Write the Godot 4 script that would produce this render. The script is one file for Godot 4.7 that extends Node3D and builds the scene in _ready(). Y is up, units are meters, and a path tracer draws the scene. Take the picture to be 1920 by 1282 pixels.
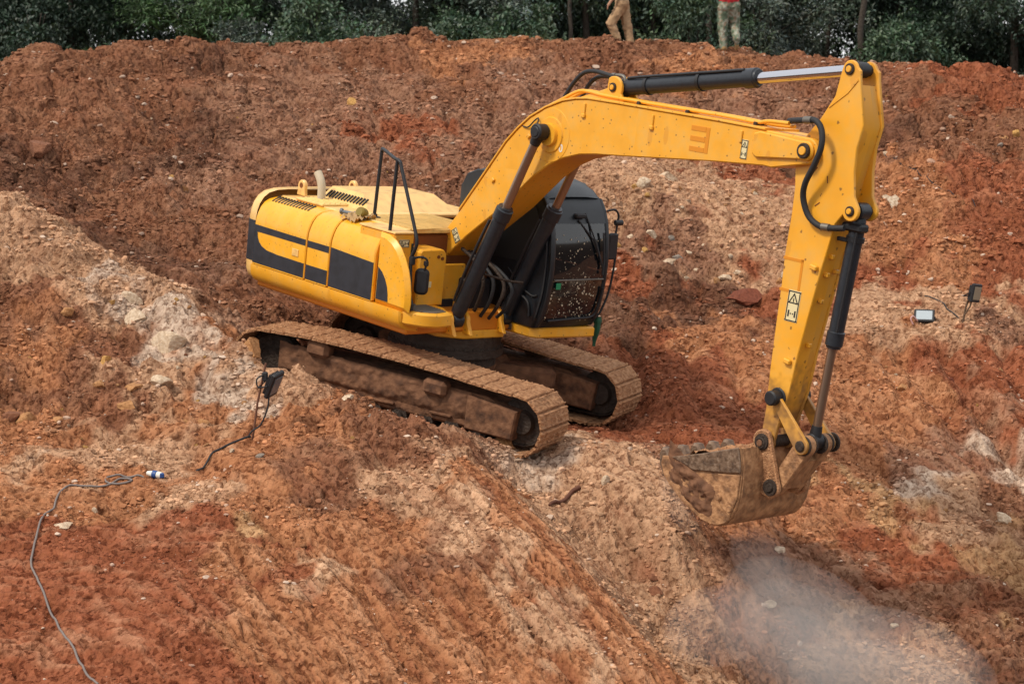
extends Node3D
# An excavator tilted on a bench of red earth, above a pit.

const NZ := 1400
const NX := 940
const NEAR := 10.0
const FAR := 47.0
const MARGIN := 70

var M := {}
var heights: PackedFloat32Array
var tints: PackedColorArray
var scraped: PackedFloat32Array
var taken := {}
var machine: Node3D


# ---------------------------------------------------------------- mesh building
class Shape:
	var v := PackedVector3Array()
	var n := PackedVector3Array()
	var c := PackedColorArray()
	var tint := Color.WHITE

	func tri(a: Vector3, b: Vector3, d: Vector3) -> void:
		var m := (b - a).cross(d - a).normalized()
		tri_n(a, b, d, m, m, m)

	func tri_n(a: Vector3, b: Vector3, d: Vector3, na: Vector3, nb: Vector3, nd: Vector3) -> void:
		v.push_back(a); v.push_back(d); v.push_back(b)
		n.push_back(na); n.push_back(nd); n.push_back(nb)
		c.push_back(tint); c.push_back(tint); c.push_back(tint)

	func quad(a: Vector3, b: Vector3, d: Vector3, e: Vector3) -> void:
		tri(a, b, d); tri(a, d, e)

	func out(a: Vector3, b: Vector3, d: Vector3, mid: Vector3) -> void:
		if (b - a).cross(d - a).dot((a + b + d) / 3.0 - mid) < 0.0:
			tri(a, d, b)
		else:
			tri(a, b, d)

	func box(at: Vector3, size: Vector3, bevel := 0.008, turn := Basis()) -> void:
		var h := size / 2.0
		var w := minf(bevel, minf(h.x, minf(h.y, h.z)) * 0.9)
		var p := {}
		for sx: int in [-1, 1]:
			for sy: int in [-1, 1]:
				for sz: int in [-1, 1]:
					p[[sx, sy, sz, 0]] = at + turn * Vector3(sx * h.x, sy * (h.y - w), sz * (h.z - w))
					p[[sx, sy, sz, 1]] = at + turn * Vector3(sx * (h.x - w), sy * h.y, sz * (h.z - w))
					p[[sx, sy, sz, 2]] = at + turn * Vector3(sx * (h.x - w), sy * (h.y - w), sz * h.z)
		for s: int in [-1, 1]:
			for f: Array in [[[s, -1, -1, 0], [s, 1, -1, 0], [s, 1, 1, 0], [s, -1, 1, 0]], [[-1, s, -1, 1], [1, s, -1, 1], [1, s, 1, 1], [-1, s, 1, 1]], [[-1, -1, s, 2], [1, -1, s, 2], [1, 1, s, 2], [-1, 1, s, 2]]]:
				out(p[f[0]], p[f[1]], p[f[2]], at); out(p[f[0]], p[f[2]], p[f[3]], at)
			for r: int in [-1, 1]:
				for f: Array in [[[s, r, -1, 0], [s, r, 1, 0], [s, r, 1, 1], [s, r, -1, 1]], [[s, -1, r, 0], [s, 1, r, 0], [s, 1, r, 2], [s, -1, r, 2]], [[-1, s, r, 1], [1, s, r, 1], [1, s, r, 2], [-1, s, r, 2]]]:
					out(p[f[0]], p[f[1]], p[f[2]], at); out(p[f[0]], p[f[2]], p[f[3]], at)
				for q: int in [-1, 1]:
					out(p[[s, r, q, 0]], p[[s, r, q, 1]], p[[s, r, q, 2]], at)

	func frustum(lo: Rect2, y0: float, hi: Rect2, y1: float) -> void:
		var a := [Vector3(lo.position.x, y0, lo.position.y), Vector3(lo.end.x, y0, lo.position.y), Vector3(lo.end.x, y0, lo.end.y), Vector3(lo.position.x, y0, lo.end.y)]
		var b := [Vector3(hi.position.x, y1, hi.position.y), Vector3(hi.end.x, y1, hi.position.y), Vector3(hi.end.x, y1, hi.end.y), Vector3(hi.position.x, y1, hi.end.y)]
		var mid: Vector3 = (a[0] + a[2] + b[0] + b[2]) / 4.0
		out(b[0], b[1], b[2], mid); out(b[0], b[2], b[3], mid)
		out(a[0], a[1], a[2], mid); out(a[0], a[2], a[3], mid)
		for k in 4:
			var j := (k + 1) % 4
			out(a[k], a[j], b[j], mid); out(a[k], b[j], b[k], mid)

	# a tapered round bar with caps
	func rod(a: Vector3, b: Vector3, ra: float, rb: float, seg := 18, edge := 0.0) -> void:
		var d := (b - a).normalized()
		if edge > 0.0:
			lathe(a, d, [[0.0, 0.0], [0.0, ra - edge], [edge, ra], [a.distance_to(b) - edge, rb], [a.distance_to(b), rb - edge], [a.distance_to(b), 0.0]], seg)
		else:
			lathe(a, d, [[0.0, 0.0], [0.0, ra], [a.distance_to(b), rb], [a.distance_to(b), 0.0]], seg)

	# profile of [along, radius] pairs turned about an axis
	func lathe(at: Vector3, axis: Vector3, profile: Array, seg := 20) -> void:
		var x := axis.cross(Vector3.UP if absf(axis.y) < 0.9 else Vector3.RIGHT).normalized()
		var y := axis.cross(x)
		for k in profile.size() - 1:
			var l0: float = profile[k][0]
			var r0: float = profile[k][1]
			var l1: float = profile[k + 1][0]
			var r1: float = profile[k + 1][1]
			var slope := Vector2(l1 - l0, r1 - r0).normalized()
			for i in seg:
				var e0 := x * cos(TAU * i / seg) + y * sin(TAU * i / seg)
				var e1 := x * cos(TAU * (i + 1) / seg) + y * sin(TAU * (i + 1) / seg)
				var n0 := (e0 * slope.x - axis * slope.y).normalized()
				var n1 := (e1 * slope.x - axis * slope.y).normalized()
				var a := at + axis * l0 + e0 * r0
				var b := at + axis * l0 + e1 * r0
				var d := at + axis * l1 + e1 * r1
				var e := at + axis * l1 + e0 * r1
				if r0 > 1e-5:
					tri_n(a, b, d, n0, n1, n1)
				if r1 > 1e-5:
					tri_n(a, d, e, n0, n1, n0)

	func tube(path: Array, r: float, seg := 8, r_end := -1.0) -> void:
		var x := Vector3.ZERO
		var last := []
		for k in path.size():
			var p: Vector3 = path[k]
			var before: Vector3 = path[maxi(k - 1, 0)]
			var after: Vector3 = path[mini(k + 1, path.size() - 1)]
			var d := (after - before).normalized()
			if k == 0:
				x = d.cross(Vector3.UP if absf(d.y) < 0.9 else Vector3.RIGHT).normalized()
			x = (x - d * x.dot(d)).normalized()
			var y := d.cross(x)
			var rr := r if r_end < 0.0 else lerpf(r, r_end, float(k) / (path.size() - 1))
			var ring := []
			for i in seg:
				var e := x * cos(TAU * i / seg) + y * sin(TAU * i / seg)
				ring.append([p + e * rr, e])
			if k > 0:
				for i in seg:
					var j := (i + 1) % seg
					tri_n(last[i][0], last[j][0], ring[j][0], last[i][1], last[j][1], ring[j][1])
					tri_n(last[i][0], ring[j][0], ring[i][0], last[i][1], ring[j][1], ring[i][1])
			if k == 0 or k == path.size() - 1:
				for i in seg:
					var j := (i + 1) % seg
					if k == 0:
						tri(p, ring[j][0], ring[i][0])
					else:
						tri(p, ring[i][0], ring[j][0])
			last = ring

	# a plate: polygon in (x, y) drawn out along z from z0 to z1, its edges chamfered; «turn» lays it elsewhere
	func plate(poly: Array, z0: float, z1: float, bevel := 0.006, turn := Transform3D()) -> void:
		var p := PackedVector2Array(poly)
		var area := 0.0
		for i in p.size():
			area += p[i].cross(p[(i + 1) % p.size()])
		if area < 0.0:
			p.reverse()
		var m := p.size()
		var side := []   # outward normal of each edge
		for i in m:
			var d := (p[(i + 1) % m] - p[i]).normalized()
			side.append(Vector2(d.y, -d.x))
		var inner := PackedVector2Array()
		var before := []
		var after := []
		for i in m:
			var na: Vector2 = side[(i + m - 1) % m]
			var nb: Vector2 = side[i]
			var b := (na + nb).normalized()
			inner.append(p[i] - b * bevel / maxf(b.dot(nb), 0.5))
			var soft := na.dot(nb) > 0.78
			before.append(b if soft else na)
			after.append(b if soft else nb)
		var idx := Geometry2D.triangulate_polygon(inner)
		var flip := turn.basis.determinant() < 0.0
		var w := minf(bevel, (z1 - z0) * 0.45)
		for k in range(0, idx.size(), 3):
			var a := inner[idx[k]]
			var b := inner[idx[k + 1]]
			var d := inner[idx[k + 2]]
			if (b - a).cross(d - a) < 0.0:
				var s := b
				b = d
				d = s
			put(turn, flip, [Vector3(a.x, a.y, z1), Vector3(b.x, b.y, z1), Vector3(d.x, d.y, z1)], [Vector3.BACK, Vector3.BACK, Vector3.BACK])
			put(turn, flip, [Vector3(a.x, a.y, z0), Vector3(d.x, d.y, z0), Vector3(b.x, b.y, z0)], [Vector3.FORWARD, Vector3.FORWARD, Vector3.FORWARD])
		for i in m:
			var j := (i + 1) % m
			var na := Vector3(after[i].x, after[i].y, 0)
			var nb := Vector3(before[j].x, before[j].y, 0)
			var a0 := Vector3(p[i].x, p[i].y, z0 + w)
			var b0 := Vector3(p[j].x, p[j].y, z0 + w)
			var a1 := Vector3(p[i].x, p[i].y, z1 - w)
			var b1 := Vector3(p[j].x, p[j].y, z1 - w)
			put(turn, flip, [a0, b0, b1], [na, nb, nb])
			put(turn, flip, [a0, b1, a1], [na, nb, na])
			var ia := Vector3(inner[i].x, inner[i].y, z1)
			var ib := Vector3(inner[j].x, inner[j].y, z1)
			var up := Vector3.BACK
			put(turn, flip, [a1, b1, ib], [(na + up).normalized(), (nb + up).normalized(), (nb + up).normalized()])
			put(turn, flip, [a1, ib, ia], [(na + up).normalized(), (nb + up).normalized(), (na + up).normalized()])
			ia.z = z0
			ib.z = z0
			put(turn, flip, [b0, a0, ia], [(nb - up).normalized(), (na - up).normalized(), (na - up).normalized()])
			put(turn, flip, [b0, ia, ib], [(nb - up).normalized(), (na - up).normalized(), (nb - up).normalized()])

	func put(turn: Transform3D, flip: bool, p: Array, m: Array) -> void:
		var a := turn * (p[0] as Vector3)
		var b := turn * (p[1] as Vector3)
		var d := turn * (p[2] as Vector3)
		var na := (turn.basis * (m[0] as Vector3)).normalized()
		var nb := (turn.basis * (m[1] as Vector3)).normalized()
		var nd := (turn.basis * (m[2] as Vector3)).normalized()
		if flip:
			tri_n(a, d, b, na, nd, nb)
		else:
			tri_n(a, b, d, na, nb, nd)

	# an open sheet through rows of points (each row the same length), smooth, two-sided by thickness of nothing
	func sheet(rows: Array, closed := false) -> void:
		var R := rows.size()
		var C: int = rows[0].size()
		var nm := []
		for i in R:
			var line := []
			for j in C:
				var dj: Vector3 = rows[i][(j + 1) % C if closed else mini(j + 1, C - 1)] - rows[i][(j + C - 1) % C if closed else maxi(j - 1, 0)]
				var di: Vector3 = rows[mini(i + 1, R - 1)][j] - rows[maxi(i - 1, 0)][j]
				line.append(dj.cross(di).normalized())
			nm.append(line)
		for i in R - 1:
			for j in (C if closed else C - 1):
				var k := (j + 1) % C
				tri_n(rows[i][j], rows[i][k], rows[i + 1][k], nm[i][j], nm[i][k], nm[i + 1][k])
				tri_n(rows[i][j], rows[i + 1][k], rows[i + 1][j], nm[i][j], nm[i + 1][k], nm[i + 1][j])

	func done(colours := false) -> ArrayMesh:
		var a := []
		a.resize(Mesh.ARRAY_MAX)
		a[Mesh.ARRAY_VERTEX] = v
		a[Mesh.ARRAY_NORMAL] = n
		if colours:
			a[Mesh.ARRAY_COLOR] = c
		var m := ArrayMesh.new()
		m.add_surface_from_arrays(Mesh.PRIMITIVE_TRIANGLES, a)
		return m


func numbered(called: String) -> String:
	if not taken.has(called):
		taken[called] = 0
		return called
	taken[called] += 1
	return "%s_%03d" % [called, taken[called]]


func part(called: String, s: Shape, m: Material, parent: Node3D, label := "") -> MeshInstance3D:
	return part_mesh(called, s.done(), m, parent, label)


func part_mesh(called: String, mesh: Mesh, m: Material, parent: Node3D, label := "") -> MeshInstance3D:
	var o := MeshInstance3D.new()
	var key := str(parent.get_instance_id()) + called
	if taken.has(key):
		taken[key] += 1
		o.name = "%s_%03d" % [called, taken[key]]
	else:
		taken[key] = 0
		o.name = called
	o.mesh = mesh
	o.material_override = m
	parent.add_child(o, true)
	if label:
		o.set_meta("label", label)
	return o


func tag(o: Node3D, label: String, category: String, group := "", kind := "") -> void:
	if label:
		o.set_meta("label", label)
	if category:
		o.set_meta("category", category)
	if group:
		o.set_meta("group", group)
	if kind:
		o.set_meta("kind", kind)


func thing(called: String, label: String, category: String, at := Vector3.ZERO, group := "") -> Node3D:
	var o := Node3D.new()
	o.name = numbered(called)
	add_child(o, true)
	o.position = at
	tag(o, label, category, group)
	return o


func single(called: String, mesh: Mesh, m: Material, label: String, category: String, at := Vector3.ZERO, group := "") -> MeshInstance3D:
	var o := MeshInstance3D.new()
	o.name = numbered(called)
	o.mesh = mesh
	o.material_override = m
	add_child(o, true)
	o.position = at
	tag(o, label, category, group)
	return o


# a smooth line through the given points
func curve(points: Array, step := 0.03) -> Array:
	var k := Curve3D.new()
	k.bake_interval = step
	for i in points.size():
		var before: Vector3 = points[maxi(i - 1, 0)]
		var after: Vector3 = points[mini(i + 1, points.size() - 1)]
		var d := (after - before) / 6.0
		k.add_point(points[i], -d, d)
	return Array(k.get_baked_points())


func arc(centre: Vector2, r: float, from: float, to: float, n: int) -> Array:
	var a := []
	for i in n + 1:
		var t := deg_to_rad(lerpf(from, to, float(i) / n))
		a.append(centre + Vector2(cos(t), sin(t)) * r)
	return a


# ---------------------------------------------------------------- materials
func noise(kind: int, freq: float, octaves := 4, sd := 1) -> FastNoiseLite:
	var k := FastNoiseLite.new()
	k.noise_type = kind
	k.frequency = freq
	k.fractal_type = FastNoiseLite.FRACTAL_FBM if octaves > 1 else FastNoiseLite.FRACTAL_NONE
	k.fractal_octaves = octaves
	k.seed = sd
	return k


func noise_tex(freq: float, octaves: int, sd: int, stops: Array, size := 512, kind := FastNoiseLite.TYPE_SIMPLEX_SMOOTH) -> NoiseTexture2D:
	var t := NoiseTexture2D.new()
	t.width = size
	t.height = size
	t.seamless = true
	t.noise = noise(kind, freq, octaves, sd)
	var g := Gradient.new()
	var offs := PackedFloat32Array()
	var cs := PackedColorArray()
	for s: Array in stops:
		offs.append(s[0])
		cs.append(s[1])
	g.offsets = offs
	g.colors = cs
	t.color_ramp = g
	return t


func cell_tex(freq: float, octaves: int, sd: int, back: int, stops: Array) -> NoiseTexture2D:
	var t := noise_tex(freq, octaves, sd, stops, 1024, FastNoiseLite.TYPE_CELLULAR)
	(t.noise as FastNoiseLite).cellular_return_type = back
	(t.noise as FastNoiseLite).cellular_jitter = 1.0
	return t


func grey(x: float) -> Color:
	return Color(x, x, x)


func mat(colour: Color, rough := 0.6, metal := 0.0, tex: Texture2D = null, scale := 1.0) -> StandardMaterial3D:
	var m := StandardMaterial3D.new()
	m.albedo_color = colour
	m.roughness = rough
	m.metallic = metal
	if tex:
		m.albedo_texture = tex
		m.uv1_triplanar = true
		m.uv1_scale = Vector3.ONE * scale
	return m


func relief(m: StandardMaterial3D, tex: Texture2D, amount: float) -> StandardMaterial3D:
	m.heightmap_enabled = true
	m.heightmap_texture = tex
	m.heightmap_scale = amount
	return m


# paint that gathers dust, scratches and, below «mud» (metres in the machine's frame), splashed earth
func worn_paint(base: Color, sd: int, mud_top: float, span: float) -> StandardMaterial3D:
	var im := Image.create(512, 512, false, Image.FORMAT_RGB8)
	var a := noise(FastNoiseLite.TYPE_SIMPLEX_SMOOTH, 0.012, 4, sd)
	var b := noise(FastNoiseLite.TYPE_SIMPLEX_SMOOTH, 0.06, 3, sd + 1)
	var f := noise(FastNoiseLite.TYPE_CELLULAR, 0.05, 1, sd + 2)
	f.cellular_return_type = FastNoiseLite.RETURN_DISTANCE
	var mud := Color(0.6, 0.44, 0.3)
	for y in 512:
		var h := (1.0 - y / 512.0) * span
		for x in 512:
			var p := a.get_noise_2d(x, y)
			var q := b.get_noise_2d(x, y)
			var c := base * (1.0 + 0.07 * p)
			c = c.lerp(Color(0.80, 0.64, 0.42), clampf(0.14 + 0.45 * p + 0.2 * q, 0.0, 0.45))
			var rub := f.get_noise_2d(x * 0.35 + 90.0, y * 0.12)
			if rub < -0.90 and p > -0.1:
				c = c.lerp(Color(0.66, 0.38, 0.10), 0.18)
			var m := smoothstep(mud_top + 0.45, mud_top - 0.40, h + 0.5 * p + 0.35 * q)
			c = c.lerp(mud * (0.9 + 0.25 * q), m * 0.85)
			if f.get_noise_2d(x * 1.0, y) < -0.93 and q > 0.0:
				c = c.lerp(Color(0.4, 0.26, 0.13), 0.7)
			im.set_pixel(x, y, c)
	im.generate_mipmaps()
	var m := mat(Color.WHITE, 0.42)
	m.albedo_texture = ImageTexture.create_from_image(im)
	m.uv1_triplanar = true
	m.uv1_scale = Vector3.ONE / span
	return m


func make_materials() -> void:
	var dirt_spots := noise_tex(0.012, 5, 5, [[0.0, grey(0.8)], [0.45, grey(0.95)], [1.0, grey(1.0)]])
	var bumps := noise_tex(0.03, 5, 9, [[0.0, grey(0)], [1.0, grey(1)]])
	M.bumps = bumps
	var grains := cell_tex(0.035, 4, 19, FastNoiseLite.RETURN_DISTANCE, [[0.0, grey(1)], [1.0, grey(0)]])
	M.yellow = worn_paint(Color(0.92, 0.645, 0.15), 3, -9.0, 3.0)
	M.arm = worn_paint(Color(0.92, 0.64, 0.14), 13, 1.30, 5.0)
	M.yellow_clean = worn_paint(Color(0.94, 0.665, 0.13), 23, -9.0, 2.2)
	M.yellow_clean.roughness = 0.3
	M.yellow_pale = mat(Color(0.95, 0.76, 0.46), 0.33, 0.0, dirt_spots, 0.8)  # hood and roof yellow, paled for dust plus painted-in sky reflection
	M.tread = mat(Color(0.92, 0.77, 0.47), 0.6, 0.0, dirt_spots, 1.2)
	M.groove = mat(Color(0.45, 0.24, 0.05), 0.8)
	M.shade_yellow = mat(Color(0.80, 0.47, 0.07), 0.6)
	M.navy = mat(Color(0.15, 0.16, 0.19), 0.5, 0.0, noise_tex(0.01, 5, 31, [[0.0, grey(0.75)], [0.6, grey(1.0)], [1.0, Color(1.5, 1.35, 1.2)]]), 0.9)
	M.black = mat(Color(0.10, 0.10, 0.115), 0.55, 0.0, noise_tex(0.02, 5, 33, [[0.0, grey(0.8)], [0.6, grey(1.0)], [1.0, Color(1.7, 1.4, 1.2)]]), 1.3)
	M.cab = mat(Color(0.105, 0.12, 0.14), 0.38, 0.0, noise_tex(0.02, 5, 35, [[0.0, grey(0.8)], [0.5, grey(1.0)], [1.0, Color(1.9, 1.6, 1.4)]]), 1.0)
	M.cylinder = mat(Color(0.17, 0.185, 0.21), 0.4, 0.2, noise_tex(0.02, 5, 37, [[0.0, grey(0.8)], [0.5, grey(1.0)], [1.0, Color(1.6, 1.4, 1.2)]]), 1.5)
	M.rubber = mat(Color(0.13, 0.13, 0.14), 0.7)
	M.chrome = mat(Color(0.80, 0.80, 0.82), 0.16, 1.0)
	M.old_chrome = mat(Color(0.62, 0.53, 0.46), 0.3, 0.85)
	M.steel = mat(Color(0.45, 0.43, 0.4), 0.5, 0.6)
	M.pipe = mat(Color(0.74, 0.68, 0.58), 0.7)
	M.cream = mat(Color(0.86, 0.80, 0.62), 0.6)
	M.faded = mat(Color(0.83, 0.52, 0.07), 0.5)
	M.ink = mat(Color(0.1, 0.1, 0.1), 0.6)
	M.white = mat(Color(0.85, 0.84, 0.8), 0.6)
	M.green = mat(Color(0.08, 0.5, 0.33), 0.5)
	M.cloth_green = mat(Color(0.12, 0.29, 0.2), 0.9)
	var dried := noise_tex(0.012, 5, 41, [[0.0, Color(0.70, 0.62, 0.55)], [0.4, Color(0.86, 0.80, 0.74)], [0.65, Color(0.95, 0.91, 0.86)], [1.0, Color(1.0, 1.0, 1.0)]])
	M.mud = relief(mat(Color(0.78, 0.60, 0.45), 0.9, 0.0, dried, 1.6), grains, 2.5)
	var patches := noise_tex(0.008, 5, 45, [[0.0, Color(0.52, 0.47, 0.44)], [0.5, Color(0.82, 0.76, 0.70)], [1.0, Color(1.05, 1.02, 0.98)]], 1024)
	M.mud_dark = relief(mat(Color(0.52, 0.38, 0.285), 0.9, 0.0, patches, 0.7), bumps, 1.0)
	M.bucket = relief(mat(Color(0.74, 0.58, 0.43), 0.75, 0.0, patches, 0.8), bumps, 1.2)
	M.worn_steel = relief(mat(Color(0.56, 0.49, 0.43), 0.5, 0.3, patches, 1.3), bumps, 0.6)
	M.iron = relief(mat(Color(0.25, 0.21, 0.185), 0.75, 0.2, dried, 1.5), bumps, 1.0)
	M.glass = mat(Color(0.075, 0.10, 0.12, 0.82), 0.04)
	M.dark_glass = mat(Color(0.03, 0.04, 0.045, 0.88), 0.05)
	M.dark_glass.transparency = BaseMaterial3D.TRANSPARENCY_ALPHA
	M.glass.transparency = BaseMaterial3D.TRANSPARENCY_ALPHA
	M.glass.metallic_specular = 1.0
	var fine := cell_tex(0.05, 4, 51, FastNoiseLite.RETURN_CELL_VALUE, [[0.0, Color(0.46, 0.38, 0.35)], [0.28, Color(0.70, 0.65, 0.62)], [0.5, grey(0.92)], [0.8, grey(1.0)], [1.0, Color(1.12, 1.12, 1.12)]])  # grain tones; the darkest reds stand in for shaded crevices
	var earth := mat(Color.WHITE, 0.97, 0.0, fine, 0.42)
	earth.uv1_world_triplanar = true
	earth.uv1_triplanar_sharpness = 6.0
	earth.vertex_color_use_as_albedo = true
	earth.metallic_specular = 0.2
	relief(earth, grains, 3.0)
	M.earth = earth
	var clod := mat(Color.WHITE, 0.97)
	clod.vertex_color_use_as_albedo = true
	clod.metallic_specular = 0.2
	M.clod = clod
	M.leaf = mat(Color.WHITE, 0.5)
	M.leaf.vertex_color_use_as_albedo = true
	M.leaf.backlight_enabled = true
	M.leaf.backlight = Color(0.3, 0.4, 0.15)
	M.bark = relief(mat(Color(0.30, 0.28, 0.26), 0.9, 0.0, dried, 2.0), bumps, 2.0)
	M.person = mat(Color.WHITE, 0.85)
	M.person.vertex_color_use_as_albedo = true
	for kind: Array in [["pale", Color(0.87, 0.81, 0.73)], ["tan", Color(0.76, 0.58, 0.40)], ["brown", Color(0.56, 0.38, 0.28)], ["red", Color(0.50, 0.27, 0.18)], ["grey", Color(0.62, 0.60, 0.58)], ["yellowish", Color(0.82, 0.66, 0.40)]]:
		M["rock_" + kind[0]] = relief(mat(kind[1], 0.92, 0.0, dried, 3.0), grains, 1.0)


# ---------------------------------------------------------------- ground
func x_share(j: int) -> float:
	if j < MARGIN:
		return lerpf(-0.85, -0.32, float(j) / MARGIN)
	if j >= NX - MARGIN:
		return lerpf(0.32, 0.85, float(j - (NX - MARGIN) + 1) / MARGIN)
	return lerpf(-0.32, 0.32, float(j - MARGIN) / (NX - 2 * MARGIN))


func ground_at(x: float, z: float) -> float:
	var d := -z
	var fi := clampf(log(d / NEAR) / log(FAR / NEAR) * (NZ - 1), 0, NZ - 1.01)
	var s := x / d
	var fj: float
	if s < -0.32:
		fj = (s + 0.85) / 0.53 * MARGIN
	elif s > 0.32:
		fj = NX - MARGIN - 1 + (s - 0.32) / 0.53 * MARGIN
	else:
		fj = MARGIN + (s + 0.32) / 0.64 * (NX - 2 * MARGIN)
	fj = clampf(fj, 0, NX - 1.01)
	var i := int(fi)
	var j := int(fj)
	var a := fi - i
	var b := fj - j
	var k := i * NX + j
	return lerpf(lerpf(heights[k], heights[k + 1], b), lerpf(heights[k + NX], heights[k + NX + 1], b), a)


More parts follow.
